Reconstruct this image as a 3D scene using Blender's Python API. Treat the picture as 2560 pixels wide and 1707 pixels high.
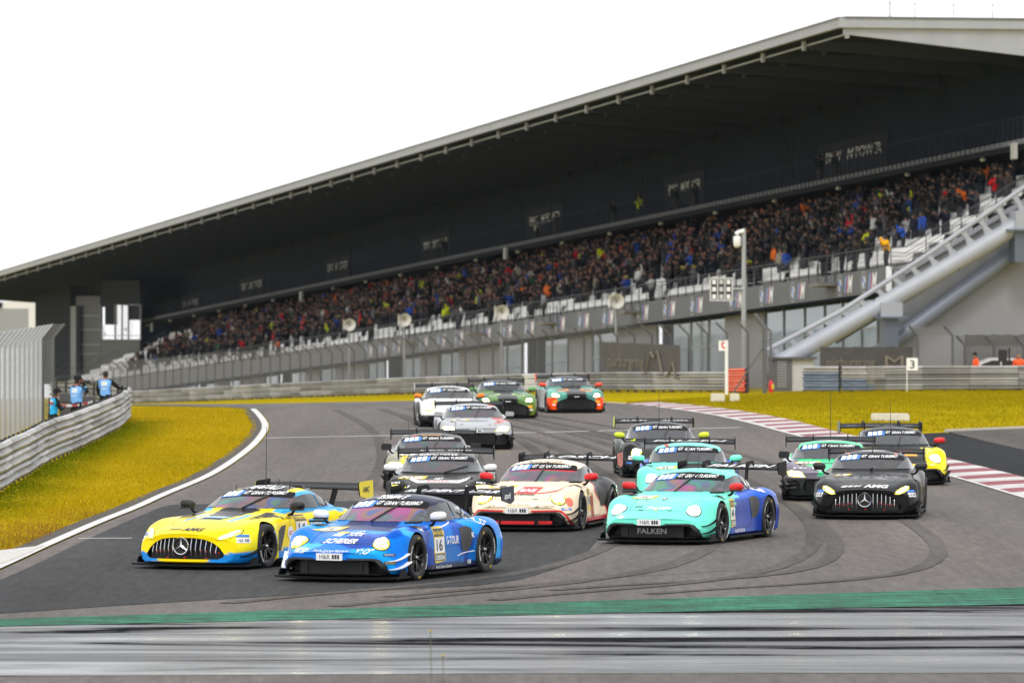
import bpy, bmesh, math, random
import numpy as np
from mathutils import Vector, Matrix
from mathutils.bvhtree import BVHTree
from mathutils.geometry import delaunay_2d_cdt

for o in list(bpy.data.objects):
    bpy.data.objects.remove(o)
SC = bpy.context.scene
COL = SC.collection
R = math.radians
rng = np.random.default_rng(7)
random.seed(7)

# ------------------------------------------------------------------ camera
FPX, CAMH, HY = 14500.0, 4.413, 705.7          # focal length in photo pixels, eye height, horizon row
cam_d = bpy.data.cameras.new('camera')
cam = bpy.data.objects.new('camera', cam_d)
COL.objects.link(cam)
cam.location = (0, 0, CAMH)
cam.rotation_euler = (R(90), 0, 0)
cam_d.sensor_width = 36.0
cam_d.sensor_fit = 'HORIZONTAL'
cam_d.lens = FPX / 2560 * 36.0
cam_d.shift_y = -(853.5 - HY) / 2560
cam_d.clip_start = 1.0
cam_d.clip_end = 9000
cam_d.dof.use_dof = True
cam_d.dof.focus_distance = 100.0
cam_d.dof.aperture_fstop = 3.6
SC.camera = cam

# ------------------------------------------------------------------ overcast sky, sun, exposure
world = bpy.data.worlds.new('World')
SC.world = world
world.use_nodes = True
wn = world.node_tree
wn.nodes.clear()
wo = wn.nodes.new('ShaderNodeOutputWorld')
bg = wn.nodes.new('ShaderNodeBackground')
sky = wn.nodes.new('ShaderNodeTexSky')
sky.sky_type = 'NISHITA'
sky.sun_disc = False
sky.sun_elevation = R(48)
sky.sun_rotation = R(200)
skys = wn.nodes.new('ShaderNodeVectorMath'); skys.operation = 'SCALE'
skys.inputs['Scale'].default_value = 0.9
wn.links.new(sky.outputs['Color'], skys.inputs[0])
tc = wn.nodes.new('ShaderNodeTexCoord')
cl = wn.nodes.new('ShaderNodeTexNoise')
cl.inputs['Scale'].default_value = 2.2
cl.inputs['Detail'].default_value = 5
wn.links.new(tc.outputs['Generated'], cl.inputs['Vector'])
cr = wn.nodes.new('ShaderNodeValToRGB')
cr.color_ramp.elements[0].position = 0.25
cr.color_ramp.elements[0].color = (8.6, 8.75, 9.0, 1)
cr.color_ramp.elements[1].position = 0.75
cr.color_ramp.elements[1].color = (11.0, 11.0, 11.0, 1)
wn.links.new(cl.outputs['Fac'], cr.inputs['Fac'])
wm = wn.nodes.new('ShaderNodeMixRGB')
wm.inputs['Fac'].default_value = 0.93          # cloud cover over the clear sky
wn.links.new(skys.outputs['Vector'], wm.inputs['Color1'])
wn.links.new(cr.outputs['Color'], wm.inputs['Color2'])
wn.links.new(wm.outputs['Color'], bg.inputs['Color'])
bg.inputs['Strength'].default_value = 0.15
wn.links.new(bg.outputs['Background'], wo.inputs['Surface'])

sun_d = bpy.data.lights.new('sun', 'SUN')
sun_d.energy = 1.1
sun_d.angle = R(14)
sun_d.color = (1.0, 0.97, 0.92)
sun = bpy.data.objects.new('sun', sun_d)
COL.objects.link(sun)
sun.rotation_euler = (R(38), R(8), R(-14))
sun.location = (0, 40, 60)

SC.view_settings.view_transform = 'Standard'
SC.view_settings.look = 'None'
SC.view_settings.exposure = 0.0
SC.view_settings.gamma = 1.0
SC.view_settings.use_curve_mapping = False
SC.cycles.use_denoising = True
SC.cycles.max_bounces = 6
SC.cycles.transparent_max_bounces = 10
SC.cycles.sample_clamp_indirect = 6.0

# ------------------------------------------------------------------ helpers
def lin(r, g, b):
    f = lambda c: (c / 255 / 12.92) if c / 255 <= 0.04045 else ((c / 255 + 0.055) / 1.055) ** 2.4
    return (f(r), f(g), f(b))

def g(X, Y):
    """height of the ground: level near the camera, falling away beyond the crest at 208 m"""
    X = np.asarray(X, float); Y = np.asarray(Y, float)
    k = np.interp(X / np.maximum(Y, 1.0), [-0.075, -0.068, -0.0614, -0.0441, -0.0193, -0.002, 0.0164, 0.0374, 0.05, 0.09], [0.0209, 0.0209, 0.02045, 0.01906, 0.0170, 0.0157, 0.01457, 0.01405, 0.0122, 0.0119])
    t = (Y - 208) / 6.0
    return -k * 6.0 * np.where(t > 30, t, np.log1p(np.exp(np.minimum(t, 30))))

def px(x, y, off=0.0):
    """photo pixel -> point on the ground"""
    k, m = (x - 1280) / FPX, (y - HY) / FPX
    lo, hi = 5.0, 4000.0
    for _ in range(60):
        Y = (lo + hi) / 2
        if CAMH - m * Y > float(g(k * Y, Y)) + off: lo = Y
        else: hi = Y
    return (k * Y, Y, float(g(k * Y, Y)) + off)

def atY(x, y, Y):
    """photo pixel at a known distance"""
    return ((x - 1280) / FPX * Y, Y, CAMH - (y - HY) / FPX * Y)

MATS = {}
def nodes_of(m):
    m.use_nodes = True
    return m.node_tree.nodes, m.node_tree.links, m.node_tree.nodes['Principled BSDF']

def mat(name, col=(0.5, 0.5, 0.5), rough=0.5, metal=0.0, coat=0.0, emit=None, es=0.0, var=0.0, vscale=3.0, bump=0.0, bscale=40.0, spec=0.5, attr=None, objcol=False, stretch=None, coord='Object', alpha=1.0):
    if name in MATS:
        return MATS[name]
    m = bpy.data.materials.new(name)
    n, l, b = nodes_of(m)
    b.inputs['Base Color'].default_value = (*col, 1)
    b.inputs['Roughness'].default_value = rough
    b.inputs['Metallic'].default_value = metal
    b.inputs['Coat Weight'].default_value = coat
    b.inputs['Coat Roughness'].default_value = 0.06
    b.inputs['Specular IOR Level'].default_value = spec
    b.inputs['Alpha'].default_value = alpha
    if emit:
        b.inputs['Emission Color'].default_value = (*emit, 1)
        b.inputs['Emission Strength'].default_value = es
    src = None
    if attr:
        a = n.new('ShaderNodeAttribute'); a.attribute_name = attr
        src = a.outputs['Color']
    if objcol:
        a = n.new('ShaderNodeObjectInfo')
        src = a.outputs['Color']
    if var or bump:
        t = n.new('ShaderNodeTexCoord')
        vec = t.outputs[coord]
        if stretch:
            mp = n.new('ShaderNodeMapping'); mp.inputs['Scale'].default_value = stretch
            l.new(vec, mp.inputs['Vector']); vec = mp.outputs['Vector']
    if var:
        nz = n.new('ShaderNodeTexNoise'); nz.inputs['Scale'].default_value = vscale; nz.inputs['Detail'].default_value = 6
        nz.inputs['Roughness'].default_value = 0.65
        l.new(vec, nz.inputs['Vector'])
        mr = n.new('ShaderNodeMapRange')
        mr.inputs['From Min'].default_value = 0.25; mr.inputs['From Max'].default_value = 0.75
        mr.inputs['To Min'].default_value = 1 - var; mr.inputs['To Max'].default_value = 1 + var
        l.new(nz.outputs['Fac'], mr.inputs['Value'])
        mx = n.new('ShaderNodeVectorMath'); mx.operation = 'SCALE'
        if src is not None:
            l.new(src, mx.inputs[0])
        else:
            mx.inputs[0].default_value = col
        l.new(mr.outputs['Result'], mx.inputs['Scale'])
        src = mx.outputs['Vector']
    if src is not None:
        l.new(src, b.inputs['Base Color'])
    if bump:
        nb = n.new('ShaderNodeTexNoise'); nb.inputs['Scale'].default_value = bscale; nb.inputs['Detail'].default_value = 4
        l.new(vec, nb.inputs['Vector'])
        bp = n.new('ShaderNodeBump'); bp.inputs['Strength'].default_value = bump; bp.inputs['Distance'].default_value = 0.02
        l.new(nb.outputs['Fac'], bp.inputs['Height'])
        l.new(bp.outputs['Normal'], b.inputs['Normal'])
    MATS[name] = m
    return m

def link(name, me, parent=None, loc=None):
    o = bpy.data.objects.new(name, me)
    COL.objects.link(o)
    if parent is not None:
        o.parent = parent
    if loc is not None:
        o.location = loc
    return o

def tag(o, label=None, cat=None, group=None, kind=None):
    if label: o['label'] = label
    if cat: o['category'] = cat
    if group: o['group'] = group
    if kind: o['kind'] = kind
    return o

def empty(name, loc=(0, 0, 0), rz=0.0):
    o = bpy.data.objects.new(name, None)
    o.empty_display_size = 0.2
    COL.objects.link(o)
    o.location = loc
    o.rotation_euler = (0, 0, rz)
    return o

class MB:
    """collects shapes into one mesh"""
    def __init__(s):
        s.v, s.f, s.m = [], [], []
    def add(s, V, F, mi=0):
        n = len(s.v)
        s.v.extend([tuple(p) for p in V])
        s.f.extend([tuple(i + n for i in f) for f in F])
        s.m.extend([mi] * len(F))
        return s
    def box(s, c, d, mi=0, M=None):
        x, y, z = d[0] / 2, d[1] / 2, d[2] / 2
        V = [(-x, -y, -z), (x, -y, -z), (x, y, -z), (-x, y, -z), (-x, -y, z), (x, -y, z), (x, y, z), (-x, y, z)]
        if M is not None:
            V = [tuple(M @ Vector(p)) for p in V]
        V = [(p[0] + c[0], p[1] + c[1], p[2] + c[2]) for p in V]
        return s.add(V, [(3, 2, 1, 0), (4, 5, 6, 7), (0, 1, 5, 4), (1, 2, 6, 5), (2, 3, 7, 6), (3, 0, 4, 7)], mi)
    def hexa(s, P, mi=0):
        return s.add(P, [(3, 2, 1, 0), (4, 5, 6, 7), (0, 1, 5, 4), (1, 2, 6, 5), (2, 3, 7, 6), (3, 0, 4, 7)], mi)
    def tube(s, pts, r, n=8, mi=0, cap=True):
        pts = [Vector(p) for p in pts]
        rr = r if hasattr(r, '__len__') else [r] * len(pts)
        rings = []
        up = Vector((0, 0, 1))
        prev = None
        for i, p in enumerate(pts):
            d = (pts[min(i + 1, len(pts) - 1)] - pts[max(i - 1, 0)]).normalized()
            a = d.cross(up if abs(d.z) < 0.95 else Vector((1, 0, 0))).normalized()
            if prev is not None and a.dot(prev) < 0: a = -a
            prev = a
            b = d.cross(a)
            rings.append([tuple(p + (a * math.cos(2 * math.pi * k / n) + b * math.sin(2 * math.pi * k / n)) * rr[i]) for k in range(n)])
        V = [q for ring in rings for q in ring]
        F = [(i * n + k, i * n + (k + 1) % n, (i + 1) * n + (k + 1) % n, (i + 1) * n + k) for i in range(len(pts) - 1) for k in range(n)]
        if cap:
            F.append(tuple(range(n))[::-1]); F.append(tuple((len(pts) - 1) * n + k for k in range(n)))
        return s.add(V, F, mi)
    def prism(s, poly, origin, ax, ay, ext, mi=0):
        """polygon in plane (ax, ay) extruded by vector ext"""
        o, ax, ay, ext = Vector(origin), Vector(ax), Vector(ay), Vector(ext)
        A = [o + ax * p[0] + ay * p[1] for p in poly]
        n = len(A)
        V = [tuple(p) for p in A] + [tuple(p + ext) for p in A]
        F = [tuple(range(n))[::-1], tuple(range(n, 2 * n))] + [(k, (k + 1) % n, n + (k + 1) % n, n + k) for k in range(n)]
        return s.add(V, F, mi)
    def lathe(s, prof, origin, ax, ref, n=32, mi=0):
        """profile (r, h) turned about ax"""
        o, ax, ref = Vector(origin), Vector(ax).normalized(), Vector(ref).normalized()
        b = ax.cross(ref)
        V, m = [], len(prof)
        for k in range(n):
            d = ref * math.cos(2 * math.pi * k / n) + b * math.sin(2 * math.pi * k / n)
            V += [tuple(o + d * r + ax * h) for r, h in prof]
        F = [(k * m + i, ((k + 1) % n) * m + i, ((k + 1) % n) * m + i + 1, k * m + i + 1) for k in range(n) for i in range(m - 1)]
        return s.add(V, F, mi)
    def mesh(s, name, mats, smooth=None):
        me = bpy.data.meshes.new(name)
        me.from_pydata(s.v, [], s.f)
        for m in (mats if isinstance(mats, (list, tuple)) else [mats]):
            me.materials.append(m)
        if any(s.m):
            me.polygons.foreach_set('material_index', s.m)
        if smooth is not None:
            me.polygons.foreach_set('use_smooth', [True] * len(me.polygons))
            me.set_sharp_from_angle(angle=R(smooth))
        me.update()
        return me
    def obj(s, name, mats, parent=None, smooth=None, loc=None):
        return link(name, s.mesh(name, mats, smooth), parent, loc)

def fill2d(poly, step=None):
    """triangulate a 2D polygon with inner points; returns (pts, tris)"""
    P = [Vector((p[0], p[1])) for p in poly]
    if step:
        D = []
        for i in range(len(P)):
            a, b = P[i], P[(i + 1) % len(P)]
            k = max(1, int((b - a).length / step))
            D += [a + (b - a) * (j / k) for j in range(k)]
        P = D
    n = len(P)
    pts = list(P)
    edges = [(i, (i + 1) % n) for i in range(n)]
    if step:
        A = np.array([(p.x, p.y) for p in P])
        lo, hi = A.min(0), A.max(0)
        xs = np.arange(lo[0] + step / 2, hi[0], step); ys = np.arange(lo[1] + step / 2, hi[1], step)
        if len(xs) and len(ys):
            Q = np.array(np.meshgrid(xs, ys)).reshape(2, -1).T
            ins = np.zeros(len(Q), bool)
            dmin = np.full(len(Q), 1e9)
            for i in range(n):
                a, b = A[i], A[(i + 1) % n]
                c = ((a[1] > Q[:, 1]) != (b[1] > Q[:, 1])) & (Q[:, 0] < (b[0] - a[0]) * (Q[:, 1] - a[1]) / (b[1] - a[1] + 1e-12) + a[0])
                ins ^= c
                ab = b - a
                t = np.clip(((Q - a) @ ab) / (ab @ ab + 1e-12), 0, 1)
                dmin = np.minimum(dmin, np.linalg.norm(Q - a - t[:, None] * ab, axis=1))
            Q = Q[ins & (dmin > step * 0.35)]
            pts += [Vector((q[0], q[1])) for q in Q]
    v, e, f, *_ = delaunay_2d_cdt(pts, edges, [], 1, 1e-6)
    return [(p.x, p.y) for p in v], [tuple(t) for t in f]

def sheet(name, poly_xy, z, m, step=None, kind='structure', parent=None):
    """flat sheet laid on the ground"""
    p, f = fill2d(poly_xy, step)
    zz = g(np.array([q[0] for q in p]), np.array([q[1] for q in p])) + z
    mb = MB().add([(p[i][0], p[i][1], zz[i]) for i in range(len(p))], f)
    o = mb.obj(name, m, parent)
    # face up
    me = o.data
    if len(me.polygons) and me.polygons[0].normal.z < 0:
        me.flip_normals()
    if kind and parent is None: o['kind'] = kind
    return o

def P2(lst):
    return [px(x, y)[:2] for x, y in lst]

def strip(line, w0, w1):
    """band along a polyline between signed offsets (left positive)"""
    L = np.array(line, float)
    T = np.gradient(L, axis=0); T /= np.linalg.norm(T, axis=1)[:, None]
    N = np.stack([-T[:, 1], T[:, 0]], 1)
    return [tuple(p) for p in L + N * w0] + [tuple(p) for p in (L + N * w1)[::-1]]

def dense(line, n=6):
    """smooth polyline through points"""
    L = [np.array(p, float) for p in line]
    L = [2 * L[0] - L[1]] + L + [2 * L[-1] - L[-2]]
    out = []
    for i in range(1, len(L) - 2):
        p0, p1, p2, p3 = L[i - 1:i + 3]
        for k in range(n):
            t = k / n
            out.append(0.5 * (2 * p1 + (p2 - p0) * t + (2 * p0 - 5 * p1 + 4 * p2 - p3) * t * t + (3 * p1 - p0 - 3 * p2 + p3) * t ** 3))
    out.append(L[-2])
    return [tuple(p) for p in out]

TXT = {}
def text2d(s, bold=0.0, shear=0.0, spacing=1.0):
    """letters as flat triangles, height of a capital = 1, centred on x, baseline 0"""
    k = (s, bold, shear, spacing)
    if k in TXT: return TXT[k]
    c = bpy.data.curves.new('t', 'FONT')
    c.body = s; c.offset = bold; c.shear = shear; c.space_character = spacing
    c.resolution_u = 3; c.align_x = 'CENTER'
    o = bpy.data.objects.new('t', c); COL.objects.link(o)
    bpy.context.view_layer.update()
    ev = o.evaluated_get(bpy.context.evaluated_depsgraph_get())
    me = ev.to_mesh()
    V = [(v.co.x / 0.69, v.co.y / 0.69) for v in me.vertices]
    F = [tuple(p.vertices) for p in me.polygons]
    ev.to_mesh_clear()
    bpy.data.objects.remove(o); bpy.data.curves.remove(c)
    x0 = min(p[0] for p in V); x1 = max(p[0] for p in V)
    V = [(p[0] - (x0 + x1) / 2, p[1]) for p in V]
    TXT[k] = (V, F, x1 - x0)
    return TXT[k]

def text_fit(s, w, h, **kw):
    V, F, W = text2d(s, **kw)
    return [(p[0] / W * w, p[1] * h) for p in V], F

def flat_text(name, s, origin, ax, ay, w, h, m, parent, lift=0.0, **kw):
    """lettering on a flat board"""
    V, F = text_fit(s, w, h, **kw)
    o, ax, ay = Vector(origin), Vector(ax).normalized(), Vector(ay).normalized()
    nrm = ax.cross(ay)
    mb = MB().add([tuple(o + ax * p[0] + ay * p[1] + nrm * lift) for p in V], F)
    return mb.obj(name, m, parent)

BLACK = mat('black_plastic', (0.012, 0.012, 0.013), 0.42)
CARBON = mat('carbon', (0.006, 0.006, 0.007), 0.5, spec=0.12)
WHITE = mat('white_vinyl', (0.88, 0.88, 0.88), 0.5)
DARKM = mat('dark_metal', (0.045, 0.048, 0.055), 0.5, 0.3)
GALV = mat('galvanised_steel', (0.36, 0.36, 0.355), 0.5, 0.35, var=0.25, vscale=1.5, bump=0.15, bscale=30)
# ------------------------------------------------------------------ ground, asphalt, paint
def mat_ground():
    m = bpy.data.materials.new('meadow')
    n, l, b = nodes_of(m)
    t = n.new('ShaderNodeTexCoord')
    mp = n.new('ShaderNodeMapping'); mp.inputs['Scale'].default_value = (1, 0.45, 1)
    l.new(t.outputs['Object'], mp.inputs['Vector'])
    n1 = n.new('ShaderNodeTexNoise'); n1.inputs['Scale'].default_value = 0.35; n1.inputs['Detail'].default_value = 7; n1.inputs['Roughness'].default_value = 0.7
    l.new(mp.outputs['Vector'], n1.inputs['Vector'])
    r = n.new('ShaderNodeValToRGB')
    e = r.color_ramp.elements
    e[0].position = 0.30; e[0].color = (0.19, 0.185, 0.003, 1)
    e[1].position = 0.74; e[1].color = (0.45, 0.32, 0.018, 1)
    k = e.new(0.47); k.color = (0.34, 0.26, 0.004, 1)
    l.new(n1.outputs['Fac'], r.inputs['Fac'])
    n2 = n.new('ShaderNodeTexNoise'); n2.inputs['Scale'].default_value = 6; n2.inputs['Detail'].default_value = 5
    l.new(t.outputs['Object'], n2.inputs['Vector'])
    mr = n.new('ShaderNodeMapRange'); mr.inputs['From Min'].default_value = 0.3; mr.inputs['From Max'].default_value = 0.7
    mr.inputs['To Min'].default_value = 0.72; mr.inputs['To Max'].default_value = 1.2
    l.new(n2.outputs['Fac'], mr.inputs['Value'])
    sc = n.new('ShaderNodeVectorMath'); sc.operation = 'SCALE'
    l.new(r.outputs['Color'], sc.inputs[0]); l.new(mr.outputs['Result'], sc.inputs['Scale'])
    l.new(sc.outputs['Vector'], b.inputs['Base Color'])
    b.inputs['Roughness'].default_value = 0.9
    b.inputs['Specular IOR Level'].default_value = 0.0
    return m
MEADOW = mat_ground()

def mat_asphalt(name, col, rough, var=0.22, patch=0.16, wet=0.0, streak=None, spec=0.14, lanes=0.17, film=False):
    m = bpy.data.materials.new(name)
    n, l, b = nodes_of(m)
    b.inputs['Specular IOR Level'].default_value = spec
    t = n.new('ShaderNodeTexCoord')
    big = n.new('ShaderNodeTexNoise'); big.inputs['Scale'].default_value = 0.16; big.inputs['Detail'].default_value = 5
    mp = n.new('ShaderNodeMapping'); mp.inputs['Scale'].default_value = streak or (1, 0.35, 1)
    l.new(t.outputs['Object'], mp.inputs['Vector']); l.new(mp.outputs['Vector'], big.inputs['Vector'])
    fine = n.new('ShaderNodeTexNoise'); fine.inputs['Scale'].default_value = 26; fine.inputs['Detail'].default_value = 3
    l.new(t.outputs['Object'], fine.inputs['Vector'])
    def mrange(src, a, c, lo=0.3, hi=0.7):
        k = n.new('ShaderNodeMapRange'); k.inputs['From Min'].default_value = lo; k.inputs['From Max'].default_value = hi
        k.inputs['To Min'].default_value = a; k.inputs['To Max'].default_value = c
        l.new(src, k.inputs['Value']); return k.outputs['Result']
    lane = n.new('ShaderNodeTexNoise'); lane.inputs['Scale'].default_value = 0.55; lane.inputs['Detail'].default_value = 6; lane.inputs['Roughness'].default_value = 0.6
    mp2 = n.new('ShaderNodeMapping'); mp2.inputs['Scale'].default_value = (1.0, 0.05, 1); mp2.inputs['Rotation'].default_value = (0, 0, 0.10)
    l.new(t.outputs['Object'], mp2.inputs['Vector']); l.new(mp2.outputs['Vector'], lane.inputs['Vector'])
    grain = n.new('ShaderNodeTexNoise'); grain.inputs['Scale'].default_value = 7.0; grain.inputs['Detail'].default_value = 4; grain.inputs['Roughness'].default_value = 0.7
    mp3 = n.new('ShaderNodeMapping'); mp3.inputs['Scale'].default_value = (1.0, 0.10, 1)
    l.new(t.outputs['Object'], mp3.inputs['Vector']); l.new(mp3.outputs['Vector'], grain.inputs['Vector'])
    mug = n.new('ShaderNodeMath'); mug.operation = 'MULTIPLY'
    mu0 = n.new('ShaderNodeMath'); mu0.operation = 'MULTIPLY'
    mu = n.new('ShaderNodeMath'); mu.operation = 'MULTIPLY'
    l.new(mrange(lane.outputs['Fac'], 1 - lanes, 1 + lanes), mu0.inputs[0])
    l.new(mrange(big.outputs['Fac'], 1 - patch, 1 + patch), mu.inputs[0])
    l.new(mrange(fine.outputs['Fac'], 1 - var, 1 + var), mu0.inputs[1]); l.new(mu0.outputs[0], mug.inputs[0]); l.new(mrange(grain.outputs['Fac'], 0.74, 1.26), mug.inputs[1]); l.new(mug.outputs[0], mu.inputs[1])
    sc = n.new('ShaderNodeVectorMath'); sc.operation = 'SCALE'
    sc.inputs[0].default_value = col
    l.new(mu.outputs[0], sc.inputs['Scale'])
    l.new(sc.outputs['Vector'], b.inputs['Base Color'])
    if film:
        big.inputs['Detail'].default_value = 9; big.inputs['Roughness'].default_value = 0.66; big.inputs['Distortion'].default_value = 0.6
        l.new(mrange(big.outputs['Fac'], 0.26, 0.0, 0.44, 0.58), b.inputs['Specular IOR Level'])
    if wet:
        l.new(mrange(big.outputs['Fac'], rough - wet, rough + wet * 0.5, 0.38, 0.62), b.inputs['Roughness'])
    else:
        b.inputs['Roughness'].default_value = rough
    bp = n.new('ShaderNodeBump'); bp.inputs['Strength'].default_value = 0.35; bp.inputs['Distance'].default_value = 0.01
    l.new(fine.outputs['Fac'], bp.inputs['Height'])
    l.new(bp.outputs['Normal'], b.inputs['Normal'])
    return m
ASPH = mat_asphalt('asphalt', (0.116, 0.102, 0.093), 0.72, wet=0.10, spec=0.07, lanes=0.24, var=0.3)
ASPH_DARK = mat_asphalt('new_asphalt', (0.050, 0.050, 0.051), 0.75, patch=0.15, spec=0.035, lanes=0.2, var=0.3)
ASPH_OLD = mat_asphalt('old_asphalt', (0.085, 0.076, 0.068), 0.7, spec=0.05)
ASPH_WET = mat_asphalt('wet_asphalt', (0.014, 0.014, 0.0155), 0.36, wet=0.20, patch=0.6, streak=(0.55, 3.4, 1), spec=0.17, lanes=0.05, film=True)
PAINTW = mat('road_paint_white', (0.56, 0.55, 0.53), 0.6, var=0.22, vscale=2.6)

xs = np.concatenate([np.linspace(-2500, -140, 12), np.linspace(-120, 120, 31), np.linspace(140, 2500, 12)])
ys = np.concatenate([np.linspace(-300, 176, 14), np.linspace(184, 260, 39), np.linspace(264, 420, 20), np.linspace(440, 900, 20), np.linspace(1000, 5000, 9)])
GX, GY = np.meshgrid(xs, ys)
GZ = g(GX, GY) - 0.03
nx = len(xs)
mb = MB().add(np.stack([GX.ravel(), GY.ravel(), GZ.ravel()], 1).tolist(),
              [(j * nx + i, j * nx + i + 1, (j + 1) * nx + i + 1, (j + 1) * nx + i) for j in range(len(ys) - 1) for i in range(nx - 1)])
ground = mb.obj('ground', MEADOW, smooth=60)
ground['kind'] = 'structure'

LLINE = [(-500, 1632), (-250, 1528), (0, 1425), (134, 1363), (268, 1304), (357, 1268), (429, 1235), (536, 1189), (603, 1147), (647, 1111), (670, 1082), (675, 1063), (664, 1043), (643, 1022)]
lw = dense(P2(LLINE), 5)
RLINE = [(1400, 1003), (1513, 1006), (1600, 1012.5), (1676, 1021.5), (1775, 1036.5), (1865, 1056), (1962, 1082), (2180, 1139), (2385, 1194), (2560, 1246), (2800, 1318), (3200, 1440)]
rw = dense(P2(RLINE), 5)

far_near = P2([(560, 1017), (400, 1013.5), (330, 1013)])
far_far = P2([(330, 1010.5), (500, 1010), (640, 1009), (800, 1006), (1000, 1002), (1250, 1001)])
track_poly = lw + far_near + [(-60, 520), (-45, 520)] + far_far + rw + [(120, 60), (120, -20), (-60, -20), (-60, 50)]
track = sheet('race_track', track_poly, 0.0, ASPH, 9.0)

dk = P2([(432, 1262), (700, 1256), (900, 1252), (1180, 1247), (1500, 1250), (1517, 1290), (1500, 1340), (1470, 1380), (1400, 1418), (1306, 1447), (1197, 1463), (762, 1485), (300, 1513), (0, 1533), (-400, 1560), (-400, 1600)])
lw_in = [(x + 0.35, y) for x, y in lw if px(0, 1262)[1] > y > px(0, 1585)[1]]
sheet('new_asphalt', dk + lw_in, 0.006, ASPH_DARK, 6.0)
sheet('repaired_asphalt', dense(P2([(1540, 1300), (1800, 1290), (2030, 1330), (2085, 1384), (2050, 1412), (1800, 1428), (1560, 1440), (1480, 1420), (1520, 1360)]), 4), 0.003, mat_asphalt('patched_asphalt', (0.100, 0.089, 0.081), 0.68, wet=0.1, spec=0.07, lanes=0.24, var=0.3), 6.0)
# right-hand run-off and access road
sheet('run_off', P2([(2120, 1092), (2362, 1081), (2460, 1102), (2560, 1124), (2800, 1180), (3300, 1290), (3300, 1440), (2800, 1300), (2560, 1215), (2380, 1163), (2230, 1122)]), 0.004, mat_asphalt('runoff_asphalt', (0.020, 0.021, 0.023), 0.75, spec=0.03), 6.0)
sheet('access_road', P2([(2364, 1079), (2560, 1071), (2900, 1060), (2900, 1204), (2560, 1124.5), (2460, 1102)]), 0.008, ASPH_OLD, 6.0)
mb = MB()
edge = P2([(2364, 1078), (2460, 1074), (2560, 1070), (2900, 1056)])
for a, b_ in zip(edge[:-1], edge[1:]):
    mb.hexa([(a[0], a[1], -.04), (b_[0], b_[1], -.04), (b_[0], b_[1] + .35, -.04), (a[0], a[1] + .35, -.04), (a[0], a[1], .05), (b_[0], b_[1], .05), (b_[0], b_[1] + .35, .05), (a[0], a[1] + .35, .05)])
tag(mb.obj('kerb_edge', mat('concrete_edge', (0.5, 0.47, 0.43), 0.8, var=0.2)), kind='structure')
# wet foreground run-off below the green strip
sheet('wet_run_off', P2([(-700, 1600), (0, 1566.5), (1280, 1539), (2560, 1511), (3300, 1495), (3300, 1678), (2560, 1682), (1280, 1683), (0, 1690), (-700, 1694)]), 0.006, ASPH_WET, 6.0)
def mat_green():
    m = mat_asphalt('green_paint', (0.030, 0.185, 0.110), 0.6, patch=0.3, spec=0.03)
    n, l, b = nodes_of(m)
    t = n.new('ShaderNodeTexCoord'); mp = n.new('ShaderNodeMapping'); mp.inputs['Scale'].default_value = (0.5, 2.6, 1); mp.inputs['Rotation'].default_value = (0, 0, 0.25)
    w = n.new('ShaderNodeTexNoise'); w.inputs['Scale'].default_value = 1.7; w.inputs['Detail'].default_value = 7; w.inputs['Roughness'].default_value = 0.75
    l.new(t.outputs['Object'], mp.inputs['Vector']); l.new(mp.outputs['Vector'], w.inputs['Vector'])
    rp = n.new('ShaderNodeValToRGB'); rp.color_ramp.elements[0].position = 0.40; rp.color_ramp.elements[1].position = 0.55
    l.new(w.outputs['Fac'], rp.inputs['Fac'])
    mx = n.new('ShaderNodeMixRGB'); mx.inputs['Color1'].default_value = (0.012, 0.022, 0.018, 1)
    l.new(rp.outputs['Color'], mx.inputs['Fac'])
    old = b.inputs['Base Color'].links[0].from_socket
    l.new(old, mx.inputs['Color2']); l.new(mx.outputs['Color'], b.inputs['Base Color'])
    return m
sheet('green_strip', P2([(-700, 1577), (0, 1548.5), (1280, 1509.5), (2560, 1469), (3300, 1446), (3300, 1495), (2560, 1511), (1280, 1539), (0, 1566.5), (-700, 1600)]), 0.012, mat_green(), 5.0)
# painted lines
sheet('edge_line', strip(lw, 0.05, 0.25), 0.010, PAINTW)
sheet('edge_line', strip(rw, 0.02, 0.24), 0.010, PAINTW)
sheet('start_line', strip(P2([(672, 1095.5), (1100, 1087), (1500, 1078), (1862, 1069)]), 0, 0.32), 0.010, PAINTW)
sheet('grid_mark', strip(P2([(196, 1347), (331, 1346)]), 0, 0.16), 0.010, PAINTW)
sheet('dirt_verge', strip(lw, 0.25, 0.55), 0.002, mat('dirt', (0.055, 0.045, 0.034), 0.95, var=0.5, vscale=3.0, bump=0.6, bscale=9))
sheet('concrete_apron', P2([(-300, 1470), (0, 1412), (60, 1388), (112, 1364), (0, 1377), (-300, 1400)]), 0.016, mat('pale_concrete', (0.5, 0.48, 0.45), 0.8, var=0.1))

# rubber laid down through the corner
RUB = mat_asphalt('rubbered_asphalt', (0.082, 0.073, 0.067), 0.72, spec=0.06, lanes=0.3, var=0.3)
for k, pts in enumerate(([(900, 1024), (1000, 1075), (1040, 1150), (1010, 1235)], [(1010, 1022), (1180, 1075), (1290, 1160), (1300, 1240)], [(1080, 1021), (1330, 1075), (1560, 1160), (1700, 1290), (1500, 1420), (700, 1512)],
                         [(1160, 1020), (1500, 1075), (1850, 1160), (2150, 1300), (2160, 1420), (1500, 1480)], [(1110, 1021), (1400, 1075), (1680, 1160), (1900, 1290), (1800, 1420), (1100, 1496)])):
    L = dense(P2(pts), 6)
    for o_ in (-.85, .85):
        sheet('tyre_mark', strip(L, o_ - .14, o_ + .14), 0.0085 + .0004 * k, RUB)
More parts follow.
